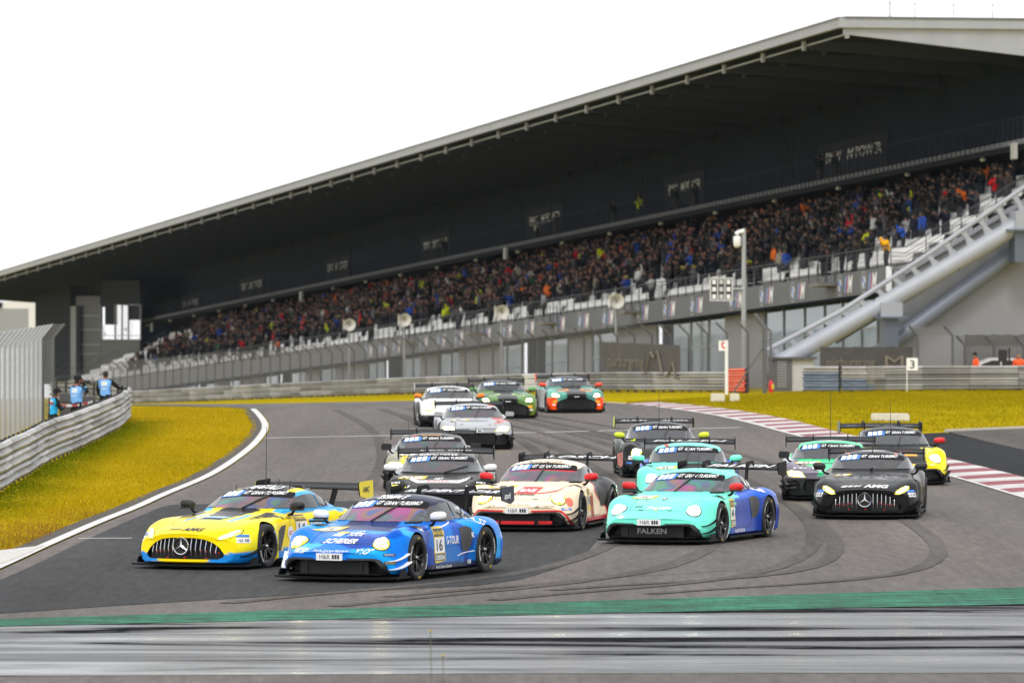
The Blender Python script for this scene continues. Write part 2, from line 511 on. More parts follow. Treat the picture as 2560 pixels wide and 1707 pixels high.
# red and white kerb: every block its own stone
RED = mat('kerb_red', (0.22, 0.030, 0.045), 0.7, var=0.45, vscale=1.2)
KWH = mat('kerb_white', (0.50, 0.485, 0.465), 0.75, var=0.45, vscale=1.2)
kl = dense(P2([(1560, 1009), (1640, 1016), (1745, 1029), (1829, 1044), (1893, 1058), (1962, 1078), (2180, 1135), (2385, 1190), (2560, 1241), (2800, 1313), (3200, 1434)]), 40)
K = np.array(kl); d = np.concatenate([[0], np.cumsum(np.linalg.norm(np.diff(K, axis=0), axis=1))])
kerb = empty('kerb', (K[len(K) // 2][0], K[len(K) // 2][1], 0)); kerb['kind'] = 'structure'
kq = np.arange(0, d[-1] - 2.0, 2.0)
ko = np.array(kerb.location)
for i, q in enumerate(kq):
    A = [np.array([np.interp(q + t, d, K[:, 0]), np.interp(q + t, d, K[:, 1])]) for t in (0.012, 1.988)]
    T = A[1] - A[0]; T /= np.linalg.norm(T); N = np.array([-T[1], T[0]])
    V = []
    w = 1.3
    for a in A:
        zb = float(g(a[0], a[1]))
        for off, z in ((0.0, -.03), (0.0, .012), (0.35, .035), (w - .15, .075), (w, .06), (w, -.03)):
            V.append((a[0] + N[0] * off - ko[0], a[1] + N[1] * off - ko[1], zb + z - ko[2]))
    F = [(k, k + 1, k + 7, k + 6) for k in range(5)] + [(0, 5, 4, 3, 2, 1), (6, 7, 8, 9, 10, 11), (5, 0, 6, 11)]
    MB().add(V, F).obj('kerb_stone', RED if i % 2 == 0 else KWH, kerb)

# grass blades: rough turf on both verges
def turf(name, poly, n, hmin, hmax, cols, edge=None):
    p, f = fill2d(poly)
    P = np.array(p); T = np.array(f)
    A = P[T[:, 1]] - P[T[:, 0]]; B = P[T[:, 2]] - P[T[:, 0]]
    ar = np.abs(A[:, 0] * B[:, 1] - A[:, 1] * B[:, 0])
    k = rng.choice(len(T), n, p=ar / ar.sum())
    r1, r2 = rng.random(n), rng.random(n)
    sw = r1 + r2 > 1; r1[sw] = 1 - r1[sw]; r2[sw] = 1 - r2[sw]
    C = P[T[k, 0]] + A[k] * r1[:, None] + B[k] * r2[:, None]
    clump = 0.5 + 0.5 * np.sin(C[:, 0] * 1.3 + np.sin(C[:, 1] * 0.35) * 2.1) * np.sin(C[:, 1] * 0.31 + C[:, 0] * 0.4)
    h = (hmin + (hmax - hmin) * rng.random(n) ** 2) * (0.55 + 0.75 * clump)
    a = rng.random(n) * 6.283; w = 0.006 + 0.010 * rng.random(n)
    z = g(C[:, 0], C[:, 1]) - 0.035
    dx, dy = np.cos(a) * w, np.sin(a) * w
    lx_, ly_ = rng.normal(0, .35, n) * h, rng.normal(0, .35, n) * h
    V = np.empty((n, 3, 3))
    V[:, 0] = np.stack([C[:, 0] - dx, C[:, 1] - dy, z], 1)
    V[:, 1] = np.stack([C[:, 0] + dx, C[:, 1] + dy, z], 1)
    V[:, 2] = np.stack([C[:, 0] + lx_, C[:, 1] + ly_, z + h], 1)
    me = bpy.data.meshes.new(name)
    me.vertices.add(3 * n); me.vertices.foreach_set('co', V.ravel())
    me.loops.add(3 * n); me.loops.foreach_set('vertex_index', np.arange(3 * n))
    me.polygons.add(n); me.polygons.foreach_set('loop_start', np.arange(0, 3 * n, 3)); me.polygons.foreach_set('loop_total', np.full(n, 3))
    cc = np.array(cols)[rng.choice(len(cols), n, p=[.5, .3, .2])] * (0.82 + 0.36 * rng.random((n, 1)))
    lo = np.sin(C[:, 0] * .5 + 1.3 * np.sin(C[:, 1] * .13)) * np.sin(C[:, 1] * .11 + C[:, 0] * .21)
    gr = np.clip(.25 + .5 * lo + rng.normal(0, .18, n), 0, 1) * .32
    if edge is not None:                     # lusher growth along the rail
        dm = np.full(n, 1e9)
        for q in edge: dm = np.minimum(dm, np.hypot(C[:, 0] - q[0], (C[:, 1] - q[1]) * .35))
        gr = np.maximum(gr, np.clip(1.25 - dm / 1.5, 0, 1))
    soil = np.zeros(n)
    if edge is not None:                     # dried-out reddish turf towards the track edge
        soil = np.clip(1.2 - np.hypot(C[:, 0] + 7.6, (C[:, 1] - 101) * .16) / 2.2, 0, 1) * (rng.random(n) < .9)
        cc = cc * (1 - soil[:, None]) + np.array([0.26, 0.125, 0.03]) * soil[:, None]; h_ = None
    cc = cc * (1 - gr[:, None]) + np.array([0.15, 0.18, 0.004]) * gr[:, None] * (0.7 + 0.6 * rng.random((n, 1)))
    ca = me.color_attributes.new('Col', 'FLOAT_COLOR', 'POINT')
    ca.data.foreach_set('color', np.repeat(np.concatenate([cc, np.ones((n, 1))], 1), 3, axis=0).ravel())
    me.update(); me.validate()
    me.materials.append(mat('grass_blade', rough=0.9, attr='Col', spec=0.0))
    o = link(name, me); tag(o, kind='stuff')
    return o
BASE_L = [(-120, 1285), (0, 1230), (27.5, 1211), (69, 1190), (105.6, 1165), (137.7, 1149), (172, 1135), (204, 1120), (239, 1103), (275, 1084), (300, 1070), (312, 1056)]
isl = P2(BASE_L) + P2([(318, 1020), (400, 1015), (560, 1018.5), (640, 1023)]) + [(x - 0.42, y) for x, y in lw[::-1] if y < 205]
tag(turf('grass', isl, 170000, 0.02, 0.085, [(0.50, 0.345, 0.005), (0.40, 0.30, 0.004), (0.62, 0.42, 0.03)], dense(P2(BASE_L), 3)), 'yellowing rough grass on the island beside the left guard rail', 'grass')
rgr = P2([(1560, 1004), (1850, 985), (2010, 977), (2560, 972), (2900, 968), (2900, 1050), (2560, 1066), (2362, 1075), (2120, 1088), (2000, 1074), (1900, 1050), (1750, 1024)])
tag(turf('grass', rgr, 110000, 0.03, 0.11, [(0.29, 0.225, 0.002), (0.24, 0.20, 0.002), (0.36, 0.25, 0.008)]), 'yellow green grass in front of the right guard rail', 'grass')
# ------------------------------------------------------------------ grandstand
B0 = np.array([19.39, 300.0]); AX = np.array([-0.2206, 0.9754]); PX_ = np.array([0.9754, 0.2206]); SLP = 0.0387
def SP(s, u, z):
    q = B0 + AX * s + PX_ * u
    return (float(q[0]), float(q[1]), float(z - SLP * s))
def fromp(x, y, u):
    k = (x - 1280) / FPX
    s = (k * (B0[1] + PX_[1] * u) - B0[0] - PX_[0] * u) / (AX[0] - k * AX[1])
    Y = B0[1] + AX[1] * s + PX_[1] * u
    return float(s), float(CAMH - (y - HY) / FPX * Y + SLP * s)

STEEL_L = mat('roof_edge_steel', (0.33, 0.34, 0.375), 0.55, 0.1, var=0.08, vscale=0.4)
STEEL_B = mat('painted_steel', (0.37, 0.385, 0.425), 0.5, 0.1, var=0.1, vscale=0.8)
STEEL_D = mat('painted_steel_dark', (0.12, 0.14, 0.18), 0.45, 0.15)
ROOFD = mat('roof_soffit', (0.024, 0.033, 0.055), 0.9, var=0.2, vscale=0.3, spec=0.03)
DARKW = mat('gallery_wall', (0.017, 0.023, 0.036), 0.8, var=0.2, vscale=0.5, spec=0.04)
BANNER = mat('banner_grey', (0.105, 0.108, 0.117), 0.6, var=0.16, vscale=0.35, stretch=(1, 1, 0.2))
CONC = mat('concrete', (0.27, 0.27, 0.278), 0.8, var=0.12, vscale=0.6)
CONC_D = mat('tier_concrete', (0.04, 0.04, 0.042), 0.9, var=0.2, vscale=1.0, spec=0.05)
SEATW = mat('seat_white', (0.80, 0.79, 0.77), 0.5)
GLASS = mat('window_glass', (0.07, 0.13, 0.13), 0.06, 0.0, spec=0.9)
FRAME = mat('window_frame', (0.30, 0.31, 0.33), 0.5, 0.3)
RAILM = mat('railing_steel', (0.045, 0.048, 0.055), 0.6, 0.2)
TARP = mat('tarp_brown', (0.070, 0.064, 0.060), 0.8, var=0.25, vscale=1.2, bump=0.4, bscale=3)

def slab(pts4, thick_vec, mb, mi=0):
    P = [Vector(p) for p in pts4]; t = Vector(thick_vec)
    mb.hexa([tuple(p) for p in P] + [tuple(p + t) for p in P], mi)

def sbox(mb, s0, s1, u0, u1, z0, z1, mi=0):
    mb.hexa([SP(s0, u0, z0), SP(s1, u0, z0), SP(s1, u1, z0), SP(s0, u1, z0), SP(s0, u0, z1), SP(s1, u0, z1), SP(s1, u1, z1), SP(s0, u1, z1)], mi)

S_END = fromp(130, 925, 0)[0]
S_GAL = fromp(352, 810, 7.5)[0]
S_WALL = fromp(350, 810, 10.3)[0]
gs = empty('grandstand', SP(S_END / 2, 5, -3))
tag(gs, 'long covered grandstand with a dark roof, grey banner front and packed white seats', 'grandstand')
def gpart(mb, name, m, smooth=None):
    o = mb.obj(name, m, None, smooth)
    o.parent = gs
    o.matrix_parent_inverse = gs_inv
    return o
bpy.context.view_layer.update()
gs_inv = gs.matrix_world.inverted()

# roof
U_R = -2.6
s_tip, z_tip = fromp(2096.7, 47, U_R)
S_ROOF = fromp(-60, 700, U_R)[0] + 40
SEG = 24
def run(s0, s1, n):
    return list(zip(np.linspace(s0, s1, n + 1)[:-1], np.linspace(s0, s1, n + 1)[1:]))
mb = MB()
for a, b_ in run(s_tip, S_ROOF, SEG):
    P = lambda s: [SP(s, U_R + .25, z_tip - .50), SP(s, 18, z_tip - 0.62), SP(s, 18, z_tip - .05), SP(s, U_R + .25, z_tip - .05)]
    A, B = P(a), P(b_)
    mb.add(A + B, [(0, 4, 5, 1), (1, 5, 6, 2), (2, 6, 7, 3), (3, 7, 4, 0)])
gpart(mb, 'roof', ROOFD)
mb = MB(); sbox(mb, s_tip, S_ROOF, U_R, U_R + .22, z_tip - .46, z_tip); gpart(mb, 'fascia', STEEL_L)
mb = MB(); sbox(mb, s_tip - .03, S_ROOF, U_R - .06, U_R + .3, z_tip + .003, z_tip + .09); gpart(mb, 'roof_capping', mat('capping_dark', (0.16, 0.165, 0.18), 0.5, 0.3))
mb = MB(); sbox(mb, s_tip + .1, S_ROOF, U_R + .60, U_R + .68, z_tip - .78, z_tip - .70); gpart(mb, 'gutter', STEEL_L)
RIBS = 8.24
nr = int((S_ROOF - s_tip) / RIBS)
for i in range(nr):
    s = s_tip + .15 + i * RIBS
    if i:
        mb = MB(); mb.hexa([SP(s - .12, U_R + .8, z_tip - .95), SP(s + .12, U_R + .8, z_tip - .95), SP(s + .12, 17.5, z_tip - 2.2), SP(s - .12, 17.5, z_tip - 2.2),
                 SP(s - .12, U_R + .8, z_tip - .52), SP(s + .12, U_R + .8, z_tip - .52), SP(s + .12, 17.5, z_tip - .64), SP(s - .12, 17.5, z_tip - .64)])
        gpart(mb, 'roof_rib', mat('rib_steel', (0.055, 0.064, 0.085), 0.8, spec=.05))
    mb = MB(); sbox(mb, s - .14, s + .14, U_R + .40, U_R + .57, z_tip - 1.0, z_tip - .51); gpart(mb, 'bracket', STEEL_L)
    if i % 1 == 0 and 0 < i < 40:
        mb = MB(); sbox(mb, s + 2.3, s + 2.5, U_R + 2.2, U_R + 2.4, z_tip - 1.05, z_tip - .63); gpart(mb, 'roof_lamp', mat('lamp_grey', (0.05, 0.054, 0.065), 0.7))
# right-hand end girder of the roof
mb = MB()
mb.hexa([SP(s_tip - .01, U_R + .3, z_tip - .80), SP(s_tip - .01, 16, z_tip - 2.75), SP(s_tip + .25, 16, z_tip - 2.75), SP(s_tip + .25, U_R + .3, z_tip - .80),
         SP(s_tip - .01, U_R + .3, z_tip - .48), SP(s_tip - .01, 16, z_tip - .48), SP(s_tip + .25, 16, z_tip - .48), SP(s_tip + .25, U_R + .3, z_tip - .48)])
gpart(mb, 'end_girder', STEEL_B)
mb = MB(); sbox(mb, s_tip - .25, s_tip + .2, U_R + .002, 16, z_tip - .478, z_tip - .002); gpart(mb, 'end_fascia', STEEL_B)
mb = MB(); sbox(mb, s_tip - .32, s_tip + .2, U_R + .28, 16, z_tip + .004, z_tip + .1); gpart(mb, 'roof_capping', mat('capping_dark'))
# lightning rods and safety line on the roof
for i in range(3, 26, 2):
    s, u = s_tip + 6 + i * 10.4, -1.0
    gpart(MB().tube([SP(s, u, z_tip), SP(s, u, z_tip + 2.6)], 0.007, 5), 'lightning_rod', mat('lamp_grey'))
for i in range(4):
    u = U_R + 4.4 + 2.1 * i
    gpart(MB().tube([SP(s_tip + 1, u, z_tip), SP(s_tip + 1, u, z_tip + .95)], 0.02, 5), 'roof_post', mat('lamp_grey'))
gpart(MB().tube([SP(s_tip + 1, U_R + 2.8 + .4 * i, z_tip + (.8 + .15 * math.cos(i * .9) ** 2 if i < 19 else .3)) for i in range(21)], 0.012, 4), 'safety_line', mat('lamp_grey'))
gpart(MB().tube([SP(s_tip + .5, U_R + 2.9, z_tip), SP(s_tip + .5, U_R + 2.9, z_tip + 3)], [0.03, 0.008], 5), 'antenna', mat('lamp_grey'))

# banner front
Z_BB, Z_BT = fromp(2217, 728, 0)[1], fromp(2217, 667, 0)[1]
PANEL = 7.6
npan = int(S_END / PANEL)
for i in range(npan):
    mb = MB(); sbox(mb, i * PANEL + .02, (i + 1) * PANEL - .02, 0, .12, Z_BB, Z_BT); gpart(mb, 'banner_panel', BANNER)
mb = MB(); sbox(mb, -.06, -.01, -.05, .25, Z_BB, Z_BT + .02); gpart(mb, 'panel_end', WHITE)
# tiers
Z_F = Z_BT - .12
NROW = 11
ROWD, ROWH = 0.85, 0.485
for r in range(NROW):
    u0 = 0.14 if r == 0 else 1.0 + ROWD * (r - 0) - .35
    u1 = 1.0 + ROWD * (r + 1) - .35
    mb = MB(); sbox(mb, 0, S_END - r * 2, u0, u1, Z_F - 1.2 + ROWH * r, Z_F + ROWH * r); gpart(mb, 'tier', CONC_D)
Z_TOP = Z_F + ROWH * NROW
# back wall and gallery
s_d, Z_SL = fromp(2557.8, 353, 7.5)
U_W = 10.3
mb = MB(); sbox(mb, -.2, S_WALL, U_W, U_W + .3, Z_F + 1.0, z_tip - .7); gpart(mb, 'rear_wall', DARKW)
mb = MB(); sbox(mb, -.2, S_GAL, 7.5, U_W, Z_SL - .42, Z_SL - .10); gpart(mb, 'gallery_floor', mat('gallery_slab', (0.02, 0.021, 0.026), 0.9, spec=0.05))
mb = MB()
for i in range(int(S_GAL / .86)):
    sbox(mb, i * .86, i * .86 + .42, 7.36, 7.50, Z_SL - .13, Z_SL + .12)
o = gpart(mb, 'floor_beam_end', mat('beam_end', (0.17, 0.175, 0.19), 0.8, spec=.1)); o['kind'] = 'stuff'
mb = MB()
for i in range(int(S_GAL / .86)):
    sbox(mb, i * .86 + .18, i * .86 + .23, 7.40, 7.44, Z_SL + .13, Z_SL + 1.25)
sbox(mb, -.2, S_GAL, 7.38, 7.46, Z_SL + 1.25, Z_SL + 1.32)
for k in range(4):
    sbox(mb, -.2, S_GAL, 7.41, 7.43, Z_SL + .3 + .25 * k, Z_SL + .325 + .25 * k)
o = gpart(mb, 'gallery_railing', mat('gallery_rail', (0.020, 0.023, 0.032), 0.8, spec=.08)); o['kind'] = 'stuff'
# glazed boxes of the gallery with their boards
BOARD = mat('power_board', (0.030, 0.034, 0.045), 0.8, spec=.05)
for (x0, x1, y) in ((2045, 2220, 372), (1660, 1760, 464), (1313, 1408, 543), (1050, 1125, 608), (812, 874, 665), (596, 660, 712), (450, 500, 757)):
    sa, za = fromp(x1, y, U_W - .1); sb, zb = fromp(x0, y + (x1 - x0) * .21, U_W - .1)
    if sb < sa: sa, sb = sb, sa
    zc = (za + zb) / 2
    mb = MB(); sbox(mb, sa, sb, U_W - .09, U_W - .002, zc - .95, zc + 1.05); bo = gpart(mb, 'gallery_board', BOARD)
    L = sb - sa
    ax = Vector(SP(sa, 0, 0)) - Vector(SP(sb, 0, 0))
    for txt, f0, wd in (('BMW', .77, .22), ('M', .53, .10), ('POWER', .27, .36)):
        q = Vector(SP(sa + L * f0, U_W - .10, zc - .12))
        t = flat_text('lettering', txt, q, ax, (0, 0, 1), L * wd, .62, mat('board_letter', (0.5, 0.5, 0.5), 0.6), None, bold=0.01, shear=0.25 if txt == 'M' else 0)
        t.parent = gs; t.matrix_parent_inverse = gs_inv
    for q in (sa - .6, sb + .6, sb + 2.2):
        mb = MB(); sbox(mb, q - .05, q + .05, U_W - 1.2, U_W - 1.1, Z_SL - .1, zc + 1.6); gpart(mb, 'gallery_post', mat('gallery_post', (0.04, 0.043, 0.052), 0.7, spec=.1))
# small ceiling lamps under the gallery
for i in range(24):
    s = 8 + i * 14.0
    gpart(MB().lathe([(0, -.12), (.14, -.1), (.16, 0), (.05, .1), (0, .1)], SP(s, 7.7, Z_SL - .5), (0, 0, 1), (1, 0, 0), 10), 'ceiling_lamp', mat('lamp_pale', (0.55, 0.52, 0.4), 0.4), 40)
for x, y in ((2535, 378), (1264, 634), (753, 741), (379, 818)):
    s, z = fromp(x, y, 7.2)
    mb = MB(); sbox(mb, s - .3, s + .3, 7.1, 7.3, z - .42, z + .42); gpart(mb, 'loudspeaker_box', mat('speaker_grey', (0.42, 0.42, 0.40), 0.6))

# front railing with posts and bars
mb = MB()
for i in range(int(S_END / 1.9)):
    sbox(mb, i * 1.9, i * 1.9 + .05, .03, .08, Z_BT, Z_BT + 1.05)
for k in range(4):
    sbox(mb, 0, S_END, .04, .055, Z_BT + .18 + .24 * k, Z_BT + .195 + .24 * k)
sbox(mb, 0, S_END, .02, .09, Z_BT + 1.05, Z_BT + 1.10)
o = gpart(mb, 'front_railing', RAILM); o['kind'] = 'stuff'
# aisle handrails up the tiers
for i in range(30):
    s = 11 + i * 13.6
    for du in (0,):
        pts = [SP(s, 1.0, Z_F + .05), SP(s, 1.0, Z_F + 1.0), SP(s, 8.6, Z_F + ROWH * 9 + 1.0), SP(s, 8.6, Z_F + ROWH * 9)]
        gpart(MB().tube(pts, .025, 5), 'aisle_handrail', mat('aisle_rail', (0.2, 0.2, 0.21), 0.4, 0.5))
# end railing down the right side
mb = MB()
for k in range(7):
    u = .2 + k * 1.9
    z = Z_F + max(0, (u - 1.0)) * ROWH / ROWD
    mb.tube([SP(-.05, u, z), SP(-.05, u, z + 1.15)], .03, 5)
for h in (.25, .45, .65, .85, 1.15):
    mb.tube([SP(-.05, .2, Z_F + h), SP(-.05, 1.0, Z_F + h), SP(-.05, 13, Z_F + 12 * ROWH / ROWD + h)], .018 if h < 1.1 else .03, 5)
gpart(mb, 'end_railing', RAILM, 40)
# end wall, light grey
mb = MB()
poly = [(.35, -2.0), (16, -2.0), (16, Z_F + 15 * ROWH / ROWD - .3), (1.0, Z_F - .05), (.35, Z_F - .05)]
mb.add([SP(-.12, u, z) for u, z in poly] + [SP(.3, u, z) for u, z in poly], [(0, 1, 2, 3, 4), (9, 8, 7, 6, 5)] + [(k, (k + 1) % 5, 5 + (k + 1) % 5, 5 + k) for k in range(5)])
gpart(mb, 'end_wall', mat('end_wall', (0.27, 0.272, 0.285), 0.75, var=0.06, vscale=0.3))
mb = MB(); mb.hexa([SP(-.3, .9, Z_F - .30), SP(.1, .9, Z_F - .30), SP(.1, 16, Z_F + 15.1 * ROWH / ROWD - .30), SP(-.3, 16, Z_F + 15.1 * ROWH / ROWD - .30),
                    SP(-.3, .9, Z_F - .06), SP(.1, .9, Z_F - .06), SP(.1, 16, Z_F + 15.1 * ROWH / ROWD - .06), SP(-.3, 16, Z_F + 15.1 * ROWH / ROWD - .06)])
gpart(mb, 'stringer', STEEL_L)

# glazed storey under the banner
ZG0 = -2.2
def facade(x0, x1, ya, kind):
    """bay between two photo columns"""
    s0 = fromp(x1, 800, .9)[0]; s1 = fromp(x0, 800, .9)[0]
    if kind == 'wall':
        mb = MB(); sbox(mb, s0, s1, .9, 1.1, ZG0 - SLP * 0 - 6, Z_BB + .1); gpart(mb, 'wall_panel', CONC); return
    if kind == 'dark':
        mb = MB(); sbox(mb, s0, s1, 1.3, 1.5, ZG0 - 6, Z_BB + .1); gpart(mb, 'wall_panel', DARKW); return
    mb = MB(); sbox(mb, s0 + .06, s1 - .06, 1.0, 1.03, ZG0 - 6, Z_BB - .05); pn = gpart(mb, 'window_pane', GLASS)
    mb = MB(); sbox(mb, s0 - .05, s0 + .055, .93, 1.08, ZG0 - 6, Z_BB + .1); gpart(mb, 'window_mullion', FRAME)
    zt = Z_BB - 1.75
    mb = MB(); sbox(mb, s0 + .06, s1 - .06, .95, .998, zt, zt + .09); gpart(mb, 'window_transom', FRAME)
cols = [(2190, 2150, 'g'), (2150, 2103, 'g'), (2103, 2058, 'g'), (2058, 2008, 'g'), (2008, 1956, 'g'), (1956, 1910, 'g'), (1910, 1812, 'wall'), (1812, 1769, 'g'), (1769, 1724, 'g'), (1724, 1680, 'g'), (1680, 1640, 'dark'), (1640, 1540, 'wall')]
for x1, x0, k in cols:
    facade(x0, x1, 0, k)
x = 1540; i = 0
while x > 150:
    w = max(14, 62 * (x / 1540) ** 0.8)
    facade(x - w, x, 0, ('g', 'wall', 'g', 'dark', 'g', 'wall', 'wall')[i % 7]); x -= w; i += 1
mb = MB(); sbox(mb, 0, S_END, .12, 1.4, Z_BB - .12, Z_BB - .003); gpart(mb, 'banner_soffit', DARKW)

# platforms on the banner front
for xx in (2050, 1566, 1362, 1181, 1010):
    s = fromp(xx, 700, -.6)[0]
    pf = MB(); sbox(pf, s - 1.0, s + 1.0, -.95, -.01, Z_BT - .62, Z_BT - .46, 0)
    for a, b_ in ((-.97, -.95), (0.95, 0.97)):
        [sbox(pf, s + a, s + b_ + .03, uu, uu + .03, Z_BT - .455, Z_BT + .6, 1) for uu in (-.95, -.5, -.05)]
    for k in range(5):
        sbox(pf, s - .97, s + .97, -.95, -.94, Z_BT - .3 + .22 * k, Z_BT - .28 + .22 * k, 1)
    gpart(pf, 'camera_platform', [mat('platform_floor', (0.2, 0.18, 0.16), 0.7), RAILM])

# round badge and three-stripe letter on every banner panel
BLUE = mat('badge_blue', lin(30, 105, 185), 0.4)
def disc(r, n=28, r0=0.0, a0=0, a1=2 * math.pi):
    V = [(r * math.cos(a0 + (a1 - a0) * k / n), r * math.sin(a0 + (a1 - a0) * k / n)) for k in range(n + 1)]
    if r0: return V, [(r0 * p[0] / r, r0 * p[1] / r) for p in V]
    return V
def badge(sx, zc, rad):
    q = Vector(SP(sx, -.004, zc)); ax = Vector(AX.tolist() + [-SLP]).normalized() * -1; ay = Vector((0, 0, 1)); nn = Vector((-PX_[0], -PX_[1], 0))
    def ringmesh(r0, r1, lift, mi, mb, a0=0, a1=2 * math.pi):
        o, i_ = disc(r1, 28, r0, a0, a1)
        V = [q + ax * p[0] + ay * p[1] + nn * lift for p in o] + [q + ax * p[0] + ay * p[1] + nn * lift for p in i_]
        n = len(o); mb.add(V, [(k, k + 1, n + k + 1, n + k) for k in range(n - 1)], mi)
    mb = MB()
    ringmesh(.94 * rad, rad, .012, 0, mb); ringmesh(.62 * rad, .94 * rad, .010, 1, mb); ringmesh(.57 * rad, .62 * rad, .012, 0, mb)
    for k in range(4):
        ringmesh(.001, .57 * rad, .010, 2 if k % 2 else 0, mb, k * math.pi / 2, (k + 1) * math.pi / 2)
    o = gpart(mb, 'round_badge', [mat('badge_white', (0.6, 0.6, 0.6), 0.4), mat('badge_black', (0.03, 0.03, 0.035), 0.4), BLUE])
    # stripes and M
    off = rad * 1.75
    for k, (c, nm) in enumerate(((lin(90, 160, 215), 'stripe_light_blue'), (lin(35, 60, 130), 'stripe_dark_blue'), (lin(205, 30, 45), 'stripe_red'))):
        x0 = off + k * .17
        V = [q + ax * (x0 + sh) + ay * h + nn * .010 for sh, h in ((-.12, -.42), (.05, -.42), (.29, .42), (.12, .42))]
        gpart(MB().add(V, [(0, 1, 2, 3)]), 'stripe', mat(nm, c, 0.4))
    t = flat_text('letter', 'M', q + ax * (off + 1.0) + ay * -.42 + nn * .010, ax, ay, .95, .84, WHITE, None, bold=.03, shear=.3)
    t.parent = gs; t.matrix_parent_inverse = gs_inv
for xx in (2160, 2100, 1983, 1905, 1829, 1731, 1663, 1597, 1511, 1450, 1391, 1315, 1260, 1208, 1140, 1096, 1052, 985, 950, 915):
    s = fromp(xx, 700, 0)[0]
    badge(s, (Z_BB + Z_BT) / 2, .55)

# raking tube beams at the right end
EP = -1.6
def ep(x, y, s=EP):
    k = (x - 1280) / FPX
    q = B0 + AX * s
    u = (k * q[1] - q[0]) / (PX_[0] - k * PX_[1])
    Y = q[1] + PX_[1] * u
    return Vector((k * Y, Y, CAMH - (y - HY) / FPX * Y))
gpart(MB().tube([ep(1935, 917), ep(2100, 823), ep(2314, 700), ep(2472, 607), ep(2800, 413)], .46, 24), 'raking_tube', STEEL_B, 50)
for x, y in ((2021, 868), (2183, 775), (2393, 654), (2600, 531)):
    d = (ep(2472, 607) - ep(2021, 868)).normalized()
    c = ep(x, y)
    gpart(MB().lathe([(.46, -.06), (.52, -.06), (.52, .06), (.46, .06)], c, d, (0, 0, 1), 24), 'tube_flange', STEEL_D, 40)
gpart(MB().tube([ep(1905, 882), ep(2100, 780), ep(2314, 640), ep(2551, 475), ep(2800, 302)], .125, 12), 'upper_rail', STEEL_B, 50)
for i in range(17):
    t = i / 16
    xa = 1950 + 700 * t; xb = 1932 + 690 * t; lo = ep(xa, float(np.interp(xa, [1935, 2100, 2314, 2472, 2800], [917, 823, 700, 607, 413])) - 16); hi = ep(xb, float(np.interp(xb, [1905, 2100, 2314, 2551, 2800], [882, 780, 640, 475, 302])) + 2)
    d = Vector((PX_[0], PX_[1], .6)).normalized(); up = (hi - lo)
    V = []
    for f, w in ((0, .42), (.25, .2), (.55, .11), (.85, .14), (1.0, .26)):
        V.append((lo + up * f - d * w)); 
    for f, w in ((1.0, .26), (.85, .14), (.55, .11), (.25, .2), (0, .42)):
        V.append((lo + up * f + d * w))
    n = len(V); tv = Vector((AX[0], AX[1], 0)) * .07
    F = [tuple(range(n))[::-1], tuple(range(n, 2 * n))] + [(k, (k + 1) % n, n + (k + 1) % n, n + k) for k in range(n)]
    gpart(MB().add([tuple(p - tv) for p in V] + [tuple(p + tv) for p in V], F), 'web_bracket', STEEL_B)
gpart(MB().tube([ep(2090, 858, EP + .2), ep(2560, 575, EP + .2), ep(2700, 490, EP + .2)], .06, 8), 'conduit', STEEL_D, 50)
gpart(MB().tube([ep(2200, 880, EP + .9), ep(2425, 713, EP + .9), ep(2524, 640, EP + .9), ep(2560, 636, EP + .9)], .42, 20), 'brace_tube', mat('brace_blue_grey', (0.17, 0.19, 0.235), 0.4, 0.15), 50)
def pbox(x0, x1, y0, y1, depth, s=EP):
    a, b_, c, d = ep(x0, y1, s), ep(x1, y1, s), ep(x1, y0, s), ep(x0, y0, s)
    t = Vector((AX[0], AX[1], 0)) * depth
    return MB().hexa([tuple(a - t), tuple(b_ - t), tuple(b_ + t), tuple(a + t), tuple(d - t), tuple(c - t), tuple(c + t), tuple(d + t)])
gpart(pbox(2195, 2249, 756, 791, .55), 'saddle_block', STEEL_B)
gpart(pbox(2178, 2264, 791.3, 796, .8), 'cap_plate', STEEL_D)
gpart(pbox(2205, 2240, 796.3, 985, .45), 'column', STEEL_D)
gpart(pbox(2531, 2590, 527, 573, .55), 'saddle_block', STEEL_B)
gpart(pbox(2508, 2610, 573.3, 578, .8), 'cap_plate', STEEL_D)
gpart(pbox(2530, 2592, 578.3, 656, .5), 'column', STEEL_D)

# stair tower at the far left end: columns, wall and see-through glazing
tw = empty('stair_tower', SP(S_GAL + 60, 6, -3))
tag(tw, 'dark glazed stair tower at the far left end of the grandstand', 'tower')
bpy.context.view_layer.update(); tw_inv = tw.matrix_world.inverted()
UT = 6.0
def tq(x0, x1, y0, y1, u=UT, th=.3):
    (sa, za), (sb, zb) = fromp(x1, y1, u), fromp(x0, y1, u); (sc_, zc), (sd, zd) = fromp(x0, y0, u), fromp(x1, y0, u)
    return MB().hexa([SP(sa, u, za), SP(sb, u, zb), SP(sb, u + th, zb), SP(sa, u + th, za), SP(sd, u, zd), SP(sc_, u, zc), SP(sc_, u + th, zc), SP(sd, u + th, zd)])
def tpart(mb, name, m):
    o = mb.obj(name, m); o.parent = tw; o.matrix_parent_inverse = tw_inv; return o
TWD = mat('tower_wall', (0.022, 0.026, 0.036), 0.8, spec=0.05)
tpart(tq(88, 176, 700, 960, UT, 2.0), 'tower_wall', TWD)
tpart(tq(190, 250, 740, 960), 'tower_wall', mat('tower_glass_dark', (0.014, 0.017, 0.024), 0.5, spec=0.15))
tpart(tq(250.5, 350, 700, 762), 'tower_wall', TWD)
tpart(tq(250.5, 350, 848, 960), 'tower_wall', mat('tower_glass_dark'))
tpart(tq(262, 286, 762.3, 812), 'tower_panel', TWD)
tpart(tq(322, 350, 762.3, 800), 'tower_panel', TWD)
